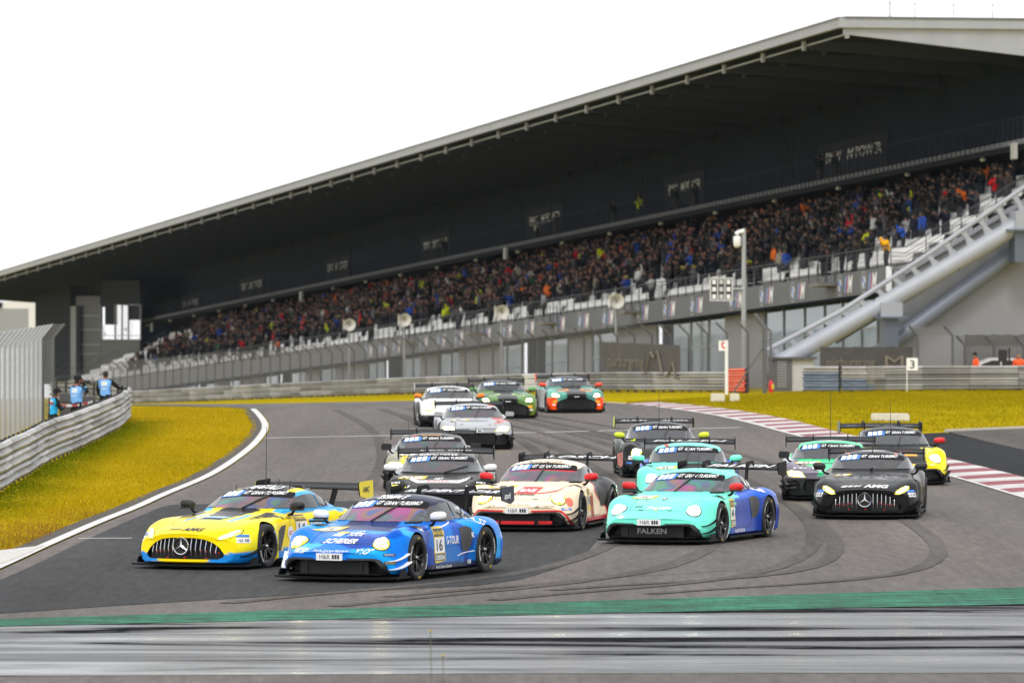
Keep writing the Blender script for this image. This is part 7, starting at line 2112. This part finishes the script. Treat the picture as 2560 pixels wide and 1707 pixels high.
# ------------------------------------------------------------------ people
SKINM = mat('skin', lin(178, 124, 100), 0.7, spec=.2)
HAIRM = mat('hair_dark', (0.02, 0.016, 0.012), 0.7)
TROU = mat('trousers_dark', (0.018, 0.02, 0.026), 0.8)
SHOE = mat('shoe_black', (0.012, 0.012, 0.012), 0.6)
def skeleton(arms, lean=0.0, legs=0.0, head=(0, 0), fingers=False, step=0.0):
    J, E, Rg = {}, [], {}
    def j(n, p, r, reg, par=None):
        J[n] = (p, r); Rg[n] = reg
        if par: E.append((par, n))
    dx = lambda z: lean * (z - .95)
    j('pelvis', (0, 0, .95), .145, 'trousers')
    j('spine', (dx(1.12), 0, 1.13), .135, 'jacket', 'pelvis')
    j('chest', (dx(1.34), 0, 1.34), .155, 'jacket', 'spine')
    j('neck', (dx(1.5), 0, 1.50), .060, 'skin', 'chest')
    hx, hz = head
    j('jaw', (dx(1.56) + .02 + hx * .5, 0, 1.575 + hz * .5), .078, 'skin', 'neck')
    j('brow', (dx(1.66) + .025 + hx, 0, 1.66 + hz), .096, 'skin', 'jaw')
    j('crown', (dx(1.72) + .0 + hx, 0, 1.735 + hz), .075, 'hair', 'brow')
    for sd, nm in ((1, 'l'), (-1, 'r')):
        el, wr = arms[0 if sd > 0 else 1]
        j('sh' + nm, (dx(1.42), sd * .185, 1.425), .078, 'jacket', 'chest')
        j('el' + nm, (el[0] + dx(1.2), sd * el[1], el[2]), .056, 'jacket', 'sh' + nm)
        j('wr' + nm, (wr[0] + dx(1.2), sd * wr[1], wr[2]), .038, 'jacket', 'el' + nm)
        v = Vector(wr) - Vector(el); v.y *= 1; v = v.normalized()
        hp = (wr[0] + v.x * .09 + dx(1.2), sd * (wr[1] + v.y * .09), wr[2] + v.z * .09)
        j('ha' + nm, hp, .040, 'skin', 'wr' + nm)
        if fingers:
            for q in range(4):
                f = Vector(hp) + Vector((v.x * .07, sd * v.y * .07 + (q - 1.5) * .02, v.z * .07 - .01))
                j('f%d' % q + nm, tuple(f), .011, 'skin', 'ha' + nm)
            j('th' + nm, (hp[0] + .03, hp[1] - sd * .035, hp[2] + .03), .012, 'skin', 'wr' + nm)
        j('hp' + nm, (0, sd * .095, .88), .105, 'trousers', 'pelvis')
        j('kn' + nm, (.03 + legs + sd * step, sd * .11, .49), .068, 'trousers', 'hp' + nm)
        j('an' + nm, (0 + sd * step * 1.6, sd * .115, .09), .048, 'trousers', 'kn' + nm)
        j('to' + nm, (.15 + sd * step * 1.6, sd * .125, .045), .042, 'shoe', 'an' + nm)
    return J, E, Rg
def skin_mesh(name, sk, sub=0):
    J, E, Rg = sk
    names = list(J)
    me = bpy.data.meshes.new(name)
    me.from_pydata([J[n][0] for n in names], [(names.index(a), names.index(b)) for a, b in E], [])
    bm = bmesh.new(); bm.from_mesh(me); bm.verts.ensure_lookup_table()
    ly = bm.verts.layers.skin.verify()
    for i, n in enumerate(names):
        bm.verts[i][ly].radius = (J[n][1], J[n][1]); bm.verts[i][ly].use_root = n == 'pelvis'
    bm.to_mesh(me); bm.free()
    o = link(name, me)
    o.modifiers.new('s', 'SKIN').use_smooth_shade = True
    if sub:
        m = o.modifiers.new('u', 'SUBSURF'); m.levels = sub; m.render_levels = sub
    bpy.context.view_layer.update()
    out = bpy.data.meshes.new_from_object(o.evaluated_get(bpy.context.evaluated_depsgraph_get()))
    bpy.data.objects.remove(o)
    # region of every vertex: nearest bone
    co = np.empty(len(out.vertices) * 3); out.vertices.foreach_get('co', co); co = co.reshape(-1, 3)
    best = np.full(len(co), 1e9); reg = np.array(['trousers'] * len(co), dtype=object)
    for a, b in E:
        A, B = np.array(J[a][0]), np.array(J[b][0]); ab = B - A
        t = np.clip(((co - A) @ ab) / (ab @ ab), 0, 1)
        rr = J[a][1] + (J[b][1] - J[a][1]) * t
        d = np.linalg.norm(co - A - t[:, None] * ab, axis=1) - rr
        k = d < best
        best[k] = d[k]; reg[k] = np.where(t[k] > .5, Rg[b], Rg[a])
    hd = np.array(J['brow'][0])
    q = (reg == 'skin') & (co[:, 2] > hd[2] - .10) & (np.linalg.norm(co - hd, axis=1) < .2) & ((co[:, 0] < hd[0] - .03) | (co[:, 2] > hd[2] + .05))
    reg[q] = 'hair'
    return out, reg
ORDER = ['jacket', 'trousers', 'skin', 'hair', 'shoe']
def person_mesh(name, sk, mats, sub=1):
    me, reg = skin_mesh(name, sk, sub)
    me.materials.clear()
    for m in mats: me.materials.append(m)
    idx = []
    for p in me.polygons:
        rs = [reg[i] for i in p.vertices]
        idx.append(ORDER.index(max(set(rs), key=rs.count)))
    me.polygons.foreach_set('material_index', idx)
    me.polygons.foreach_set('use_smooth', [True] * len(me.polygons))
    return me, reg

DOWN = ((.02, .25, 1.15), (.06, .26, .92))
CLAP = ((.10, .27, 1.17), (.30, .07, 1.30))
PHONE = ((.16, .24, 1.24), (.27, .07, 1.56))
RAISE = ((.06, .30, 1.60), (.08, .24, 1.86))
POCK = ((-.04, .30, 1.15), (.10, .20, .98))
POSES = [('standing with arms down', (DOWN, DOWN), 0), ('clapping', (CLAP, CLAP), 0), ('holding up a phone', (PHONE, PHONE), .05), ('raising one arm', (RAISE, POCK), 0), ('with hands in pockets', (POCK, POCK), .06), ('pointing a camera', (PHONE, CLAP), .1)]
COLS = [('black', (20, 20, 23), 34), ('dark navy', (24, 28, 42), 20), ('dark grey', (52, 52, 55), 16), ('brown', (56, 48, 42), 7), ('grey', (92, 92, 95), 5), ('red', (176, 26, 34), 2.2), ('blue', (36, 70, 150), 1.8), ('beige', (150, 140, 126), 2), ('white', (190, 190, 188), 1.2), ('neon yellow', (200, 212, 30), .9), ('orange', (206, 100, 30), .8), ('green', (44, 90, 60), .6)]
CP = np.array([c[2] for c in COLS]); CP = CP / CP.sum()
JACK = mat('jacket', rough=0.85, objcol=True, spec=0.2)
SK = [skeleton(a, l) for _, a, l in POSES]
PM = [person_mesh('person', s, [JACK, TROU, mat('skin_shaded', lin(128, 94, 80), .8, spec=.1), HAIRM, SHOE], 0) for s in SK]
ORD = ['front', 'second', 'third', 'fourth', 'fifth', 'sixth', 'seventh', 'eighth', 'ninth', 'tenth', 'eleventh']

spect = []
S_CROWD = fromp(300, 880, 1.0)[0]
for r in range(10):
    s = 1.2 + rng.random()
    n = 0
    while s < S_CROWD:
        dens = np.interp(s, [0, 10, 22, 200, 255, 300], [.25, .45, .60, .50, .28, .12])
        if r == 0: dens *= .10 if s > 12 else .1
        elif r == 1: dens *= .42
        elif r == 2: dens *= .8
        if s < 12 and r < 5: dens *= .12 if r < 3 else .45
        for k in range(60):
            if abs(s - 13.6 * k - 11) < .45: dens *= .15
        dens *= .62 + .75 * (np.sin(s * .41 + r * 1.7) * np.sin(s * .17 - r * .9 + 1) > -.25)
        if rng.random() < dens:
            spect.append((s, r))
        s += .56 + .12 * rng.random()
spect.sort()
face = math.atan2(-PX_[1] - .35, -PX_[0])
def spot(s, r):
    u = 1.0 + ROWD * r + .05 + rng.normal(0, .06)
    return SP(s, u, Z_F + ROWH * r)
rowcount = {}
indiv = [q for q in spect if q[1] > 0][:296]
rest = [q for q in spect if q not in set(indiv)]
GRP = 'spectators in the grandstand rows'
def ordinal(n):
    return '%d%s' % (n, 'th' if 10 <= n % 100 <= 20 else {1: 'st', 2: 'nd', 3: 'rd'}.get(n % 10, 'th'))
for s, r in indiv:
    rowcount[r] = rowcount.get(r, 0) + 1
    ci = int(rng.choice(len(COLS), p=CP)); pi = int(rng.choice(6, p=[.14, .30, .24, .12, .10, .10]))
    o = link('person', PM[pi][0])
    x, y, z = spot(s, r)
    o.location = (x, y, z); o.rotation_euler = (0, 0, face + rng.normal(0, .35)); h = rng.normal(1.0, .05); o.scale = (1.12 * h, 1.12 * h, h)
    c0_ = np.array(lin(*COLS[ci][1])) * rng.uniform(.75, 1.2)
    o.color = (*c0_, 1)
    tag(o, 'spectator in %s jacket %s, %s row, %s from the right' % (COLS[ci][0], POSES[pi][0], ORD[r], ordinal(rowcount[r])), 'spectator', GRP)
# front rail figures that can be told apart
for (x, yy, col, pi, lb) in ((2219, 640, (236, 170, 20), 2, 'spectator in yellow hooded jacket taking a photo at the front rail end'), (2172, 655, (26, 27, 30), 2, 'spectator in black jacket at the front rail beside the yellow jacket'),
                             (2142, 660, (34, 30, 28), 1, 'spectator in dark brown jacket at the front rail, third from the right'), (2108, 668, (24, 24, 26), 0, 'spectator in black top at the front rail left of the first platform'), (2060, 672, (22, 24, 30), 4, 'spectator in dark jacket standing on the rightmost camera platform'),
                             (1362, 800, (150, 150, 150), 4, 'spectator with blue jeans on the third camera platform from the right')):
    s, _ = fromp(x, yy, .5); o = link('person', PM[pi][0]); o.location = SP(s, .45, Z_F); o.rotation_euler = (0, 0, face - .35); o.scale = (1.15, 1.15, 1.05)
    o.color = (*lin(*col), 1); tag(o, lb, 'spectator', 'spectators at the front rail')
# watchers in the gallery
for k, (x, pi) in enumerate(((2048, 2), (2085, 0), (1688, 2), (1735, 1), (1598, 1), (1535, 2), (1390, 0), (1340, 1), (1110, 2))):
    s, _ = fromp(x, 480, 7.9); o = link('person', PM[pi][0]); o.location = SP(s, 7.95, Z_SL - .1); o.rotation_euler = (0, 0, face); o.scale = (1.1, 1.1, 1.02)
    o.color = (*lin(*COLS[(0, 1, 0, 2, 9, 0, 2, 8, 0)[k]][1]), 1); tag(o, 'watcher in %s behind the gallery railing, %s from the right' % (COLS[(0, 1, 0, 2, 9, 0, 2, 8, 0)[k]][0], ordinal(k + 1)), 'spectator', 'watchers in the gallery')

# the rest of the crowd reads as one mass
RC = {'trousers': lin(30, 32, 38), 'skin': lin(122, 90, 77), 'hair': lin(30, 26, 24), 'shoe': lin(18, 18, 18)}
LV = []
for me, reg in PM:
    co = np.empty(len(me.vertices) * 3); me.vertices.foreach_get('co', co)
    LV.append((co.reshape(-1, 3), [tuple(p.vertices) for p in me.polygons], reg))
AV, AF, AC = [], [], []
off = 0
for s, r in rest:
    if rng.random() < .12: continue
    pi = int(rng.choice(6, p=[.14, .30, .24, .12, .10, .10])); ci = int(rng.choice(len(COLS), p=CP))
    co, F, reg = LV[pi]
    a = face + rng.normal(0, .35); ca_, sa_ = math.cos(a), math.sin(a)
    x, y, z = spot(s, r); h = rng.normal(1.0, .05)
    P = np.stack([x + (co[:, 0] * ca_ - co[:, 1] * sa_) * h * 1.12, y + (co[:, 0] * sa_ + co[:, 1] * ca_) * h * 1.12, z + co[:, 2] * h], 1)
    jc = np.array(lin(*COLS[ci][1])) * rng.uniform(.75, 1.2); tr = np.array(RC['trousers']) * rng.uniform(.6, 2.0)
    hc = np.array(RC['hair']) * rng.uniform(.5, 3) if rng.random() > .12 else np.array(lin(*COLS[int(rng.choice(len(COLS)))][1]))
    C = np.array([jc if q == 'jacket' else tr if q == 'trousers' else hc if q == 'hair' else RC[q] for q in reg])
    AV.append(P); AC.append(C); AF.extend([tuple(i + off for i in f) for f in F]); off += len(P)
me = bpy.data.meshes.new('crowd'); me.from_pydata(np.concatenate(AV).tolist(), [], AF)
ca = me.color_attributes.new('Col', 'FLOAT_COLOR', 'POINT'); AC = np.concatenate(AC)
ca.data.foreach_set('color', np.concatenate([AC, np.ones((len(AC), 1))], 1).ravel())
me.polygons.foreach_set('use_smooth', [True] * len(me.polygons))
me.materials.append(mat('crowd_cloth', rough=0.85, attr='Col', spec=0.2)); me.update()
tag(link('crowd', me), 'dense mixed crowd filling the farther grandstand rows', 'crowd', kind='stuff')

# ------------------------------------------------------------------ seats
def seat_shape():
    mb = MB()
    mb.hexa([(-.02, -.21, .40), (.36, -.20, .42), (.36, .20, .42), (-.02, .21, .40), (-.02, -.21, .435), (.38, -.20, .47), (.38, .20, .47), (-.02, .21, .435)])
    mb.hexa([(-.06, -.21, .40), (-.015, -.21, .40), (-.015, .21, .40), (-.06, .21, .40), (-.16, -.19, .83), (-.12, -.19, .85), (-.12, .19, .85), (-.16, .19, .83)])
    mb.box((.08, 0, .2), (.12, .08, .4))
    return mb
seat_me = seat_shape().mesh('stadium_seat', SEATW)
sv = np.array(seat_shape().v); sf = seat_shape().f
sface = math.atan2(-PX_[1], -PX_[0]); cs_, sn_ = math.cos(sface), math.sin(sface)
seats = []
for r in range(10):
    s = .35
    n = 0
    while s < S_END - 1 - 2 * r:
        if not any(abs(s - 13.6 * k - 11) < .5 for k in range(32)):
            n += 1
            seats.append((s, r, n))
        s += .54
seats.sort()
AV, AF, off = [], [], 0
kk = 0
for s, r, n in seats:
    x, y, z = SP(s, 1.0 + ROWD * r + .32, Z_F + ROWH * r)
    if kk < 298 and (r < 6):
        kk += 1
        o = link('stadium_seat', seat_me, None, (x, y, z)); o.rotation_euler = (0, 0, sface)
        tag(o, 'white plastic stadium seat, %s row, %s seat from the right end' % (ORD[r], ordinal(n)), 'seat', 'white seats in the grandstand')
        continue
    AV.append(np.stack([x + sv[:, 0] * cs_ - sv[:, 1] * sn_, y + sv[:, 0] * sn_ + sv[:, 1] * cs_, z + sv[:, 2]], 1))
    AF.extend([tuple(i + off for i in f) for f in sf]); off += len(sv)
me = bpy.data.meshes.new('seat_rows'); me.from_pydata(np.concatenate(AV).tolist(), [], AF); me.materials.append(SEATW); me.update()
tag(link('seat_rows', me), 'rows of white plastic seats along the grandstand', 'seats', kind='stuff')

# ------------------------------------------------------------------ photographers, marshals
BLK_CL = mat('black_cloth', (0.014, 0.014, 0.016), 0.85, spec=.2)
def figure(x, Y, yaw, sk, jacket, arms, label, cat, scale=1.0, cap=None, vest=None, trousers=None, group=None, z=None):
    X = (x - 1280) / FPX * Y
    me, reg = person_mesh('person', sk, [jacket, trousers or BLK_CL, SKINM, HAIRM, SHOE], 2)
    if arms is not None:                 # sleeves of another cloth
        me.materials.append(arms)
        for p in me.polygons:
            if p.material_index == 0:
                c = p.center
                if abs(c.y) > .205 or c.z > 1.47 or c.x > .24: p.material_index = 5
    o = link('person', me, None, (X, Y, float(g(X, Y)) - .03 if z is None else z)); o.rotation_euler = (0, 0, yaw); o.scale = (scale,) * 3
    tag(o, label, cat, group)
    J = sk[0]
    if cap:
        b = J['brow'][0]
        MB().lathe([(.112, -.0), (.112, .03), (.10, .085), (.06, .125), (0, .138)], (b[0] - .005, 0, b[2] + .01), (0, 0, 1), (1, 0, 0), 16).prism([(.07, -.085), (.19, -.06), (.20, 0), (.19, .06), (.07, .085)], (b[0], 0, b[2] + .015), (1, 0, 0), (0, 1, 0), (0, 0, .015)).obj('cap', cap, o, 50)
    return o
VEST1 = mat('vest_cyan', lin(30, 175, 235), .7, var=.12, vscale=5); VEST2 = mat('vest_blue', lin(120, 180, 245), .7, var=.12, vscale=5)
GP = 'photographers behind the left guard rail'
sk = skeleton((((.16, .25, 1.18), (.30, .12, 1.22)), ((.14, .25, 1.15), (.28, .12, 1.20))), .10, 0, (.05, -.03), True)
f1 = figure(131, 154, R(25), sk, VEST1, BLK_CL, 'photographer in cyan vest and black cap looking down at his hands', 'photographer', .93, cap=BLK_CL, group=GP)
sk = skeleton((((.18, .26, 1.32), (.22, .06, 1.56)), ((.20, .27, 1.30), (.22, .08, 1.55))), .06, 0, (0, 0), True)
f2 = figure(190, 165.5, R(55), sk, VEST2, BLK_CL, 'photographer in pale blue vest and cap with a camera at his eye', 'photographer', 1.0, cap=BLK_CL, group=GP)
sk = skeleton((((.05, .27, 1.15), (.16, .22, .96)), ((.16, .33, 1.25), (.34, .36, 1.22))), .02, 0, (0, 0), True)
f3 = figure(263, 175.3, R(70), sk, VEST2, BLK_CL, 'bareheaded photographer in pale blue vest by the rail end', 'photographer', 1.02, group=GP)
for f in (f1, f2, f3):
    for nm, (w, h, zc) in (('vest_panel', (.20, .13, 1.36)), ('vest_text_bar', (.16, .03, 1.21))):
        V = [(-.165 + .012 * abs(yy) * 8, yy, zz) for zz in (zc - h / 2, zc + h / 2) for yy in np.linspace(-w / 2, w / 2, 5)]
        bv = BVHTree.FromPolygons([v.co for v in f.data.vertices], [tuple(p.vertices) for p in f.data.polygons])
        Q = []
        for v in V:
            loc, nn, *_ = bv.ray_cast(Vector((-1, v[1], v[2])), Vector((1, 0, 0)))
            Q.append(tuple((loc or Vector(v)) - Vector((.006, 0, 0))))
        MB().add(Q, [(k, k + 1, k + 6, k + 5) for k in range(4)]).obj(nm, mat('vest_white', (.7, .75, .8), .6), f)
ob = MB().box((.30, 0, 1.60), (.14, .15, .10)).lathe([(.05, 0), (.055, .10), (.065, .22), (0, .22)], (.36, 0, 1.60), (1, 0, 0), (0, 0, 1), 14).obj('camera', BLACK, None, 40)
ob.location = f2.location; ob.rotation_euler = f2.rotation_euler; tag(ob, 'black camera held up by the middle photographer', 'camera')
ob = MB().box((.42, -.36, 1.24), (.12, .14, .10)).lathe([(.05, 0), (.055, .10), (.07, .24), (0, .24)], (.48, -.36, 1.24), (1, 0, 0), (0, 0, 1), 14).obj('camera', BLACK, None, 40)
ob.location = f3.location; ob.rotation_euler = f3.rotation_euler; tag(ob, 'black camera in the hands of the bareheaded photographer', 'camera')
# red and white tape
tp = empty('barrier_tape', atY(170, 1010, 160)); tag(tp, 'red and white barrier tape strung behind the left guard rail', 'tape')
a, b_ = Vector(atY(122, 1010, 152)), Vector(atY(232, 1006, 172))
for k in range(8):
    p, q = a.lerp(b_, k / 8), a.lerp(b_, (k + 1) / 8)
    sg = lambda t: -.10 * math.sin(math.pi * t)
    p.z += sg(k / 8); q.z += sg((k + 1) / 8)
    o = MB().add([tuple(p - tp.location), tuple(q - tp.location), tuple(q - tp.location + Vector((0, 0, .07))), tuple(p - tp.location + Vector((0, 0, .07)))], [(0, 1, 2, 3)]).obj('tape_piece', mat('sign_red') if k % 2 == 0 else WHITE, tp)
for x in (123, 233):
    Y_ = 152 if x < 200 else 172
    q = atY(x, 1008, Y_); X_ = q[0]
    MB().tube([(X_ - tp.location.x, Y_ - tp.location.y, -tp.location.z), (X_ - tp.location.x, Y_ - tp.location.y, q[2] + .15 - tp.location.z)], .02, 6).obj('tape_post', DARKM, tp)
# grey equipment case and generator behind the photographers
for (x0, x1, y0, y1, Y_, lb) in ((150, 176, 982, 1060, 178, 'grey steel cabinet standing behind the photographers'), (205, 238, 990, 1060, 186, 'dark folded fence panels leaning behind the photographers')):
    A, B = atY(x0, y1, Y_), atY(x1, y0, Y_)
    o = MB().box((0, 0, (B[2] - 0) / 2), (B[0] - A[0], .5, B[2])).box((0, -.03, B[2] * .8), ((B[0] - A[0]) * .8, .5, B[2] * .1)).obj('equipment_case', mat('case_grey', (.08, .08, .085), .6, var=.3), None, loc=((A[0] + B[0]) / 2, Y_, 0)); tag(o, lb, 'case')

ORNG = mat('marshal_orange', lin(250, 92, 22), .7, var=.08, vscale=5)
YR = px(2500, 975.3)[1]
GM = 'marshals behind the right guard rail'
sk = skeleton((DOWN, DOWN), .05, 0, (.02, 0), True)
figure(2441, YR + 1.0, R(200), sk, ORNG, None, 'marshal in orange jacket and black knit cap beside the white car', 'marshal', 1.08, cap=BLK_CL, group=GM)
figure(2546, YR + .9, R(-90), sk, ORNG, None, 'marshal in orange jacket facing the track at the right edge', 'marshal', 1.06, group=GM)
figure(2572, YR + 1.6, R(-60), sk, ORNG, None, 'marshal in orange jacket half cut by the right edge', 'marshal', 1.08, group=GM)
# black signal box on a post
q = px(2515, 975.3); r_ = empty('signal_box', (q[0], q[1] + .6, q[2])); tag(r_, 'black signal box on a post between the two marshals', 'signal'); s_ = q[1] / FPX
MB().tube([(.22, 0, 0), (.22, 0, 106 * s_)], .05, 8).obj('post', BLACK, r_, 40)
MB().box((-.12, -.05, 86 * s_), (22 * s_, .25, 30 * s_)).box((-.12, -.14, 86 * s_), (18 * s_, .12, 24 * s_)).obj('box', BLACK, r_)

# parked white car
q = ((2470 - 1280) / FPX * YR, YR); wc = empty('parked_car', (q[0] + .55, YR + 3.2, float(g(q[0], YR + 3.2)))); tag(wc, 'white hatchback parked behind the right guard rail', 'car')
prof = [(-2.05, .30), (2.05, .30), (2.1, .75), (1.95, 1.05), (1.55, 1.45), (.9, 1.62), (-.2, 1.62), (-.75, 1.40), (-1.15, 1.05), (-1.9, .85), (-2.1, .6)]
MB().prism(prof, (0, -.85, 0), (1, 0, 0), (0, 0, 1), (0, 1.7, 0)).obj('body', mat('white_car_paint', (.66, .66, .66), .3, coat=.5), wc, 25)
MB().prism([(-.95, 1.06), (1.45, 1.08), (1.25, 1.38), (.8, 1.50), (-.15, 1.50), (-.6, 1.34)], (0, -.862, 0), (1, 0, 0), (0, 0, 1), (0, .008, 0)).obj('side_window', SIDEGL, wc)
for x in (.3,): MB().box((x, -.87, 1.28), (.07, .012, .44)).obj('door_pillar', mat('white_car_paint'), wc)
for x in (-1.3, 1.3):
    for y in (-.78, .78): MB().lathe([(0, -.1), (.2, -.1), (.31, -.08), (.32, 0), (.31, .08), (.2, .1), (0, .1)], (x, y, .32), (0, 1, 0), (1, 0, 0), 20).obj('wheel', TYRE, wc, 40)

# two dandelions on the near verge
for k, (x, y0, y1) in enumerate(((1076, 1578, 1705), (1107, 1640, 1715))):
    Y_ = 57.0; h = (y1 - y0) / FPX * Y_
    b0 = atY(x, y1, Y_); Zt = atY(x, y0, Y_)[2]
    r_ = empty('dandelion', (b0[0], Y_, .0)); tag(r_, 'taller yellow dandelion in the foreground' if k == 0 else 'shorter yellow dandelion in the foreground', 'flower')
    MB().tube([(0, 0, 0), (.01, 0, Zt * .5), (0, 0, Zt)], .004, 5).obj('stem', mat('stem_green', (.10, .12, .03), .7), r_)
    fl = MB()
    for i in range(14):
        a = i * 2.4; e_ = .25 + .5 * (i / 14)
        d = Vector((math.cos(a) * math.cos(e_), math.sin(a) * math.cos(e_), math.sin(e_))); t = Vector((-math.sin(a), math.cos(a), 0)) * .007
        fl.add([(0, 0, Zt), tuple(Vector((0, 0, Zt)) + d * .026 + t), tuple(Vector((0, 0, Zt)) + d * .03), tuple(Vector((0, 0, Zt)) + d * .026 - t)], [(0, 1, 2, 3)])
    fl.obj('flower_head', mat('petal_yellow', (.65, .42, .01), .6), r_)
    lf = MB()
    for i in range(5):
        a = i * 1.26
        lf.add([(0, 0, .005), (.06 * math.cos(a) - .012 * math.sin(a), .06 * math.sin(a) + .012 * math.cos(a), .03), (.12 * math.cos(a), .12 * math.sin(a), .015), (.06 * math.cos(a) + .012 * math.sin(a), .06 * math.sin(a) - .012 * math.cos(a), .03)], [(0, 1, 2, 3)])
    lf.obj('leaf_rosette', mat('stem_green'), r_)

# ------------------------------------------------------------------ damp air
hm = bpy.data.materials.new('damp_air'); hm.use_nodes = True
nt = hm.node_tree; nt.nodes.clear()
vo = nt.nodes.new('ShaderNodeOutputMaterial'); pv = nt.nodes.new('ShaderNodeVolumePrincipled')
pv.inputs['Color'].default_value = (0.72, 0.86, 1.0, 1); pv.inputs['Density'].default_value = 0.000028; pv.inputs['Anisotropy'].default_value = 0.2
nt.links.new(pv.outputs['Volume'], vo.inputs['Volume'])
lo = float(min(GZ.min(), -10)) - 1.5
hz = MB().box((0, 2350, (lo + 24) / 2), (5100, 5500, 24 - lo)).obj('haze', hm)
hz['kind'] = 'stuff'
SC.cycles.volume_bounces = 0
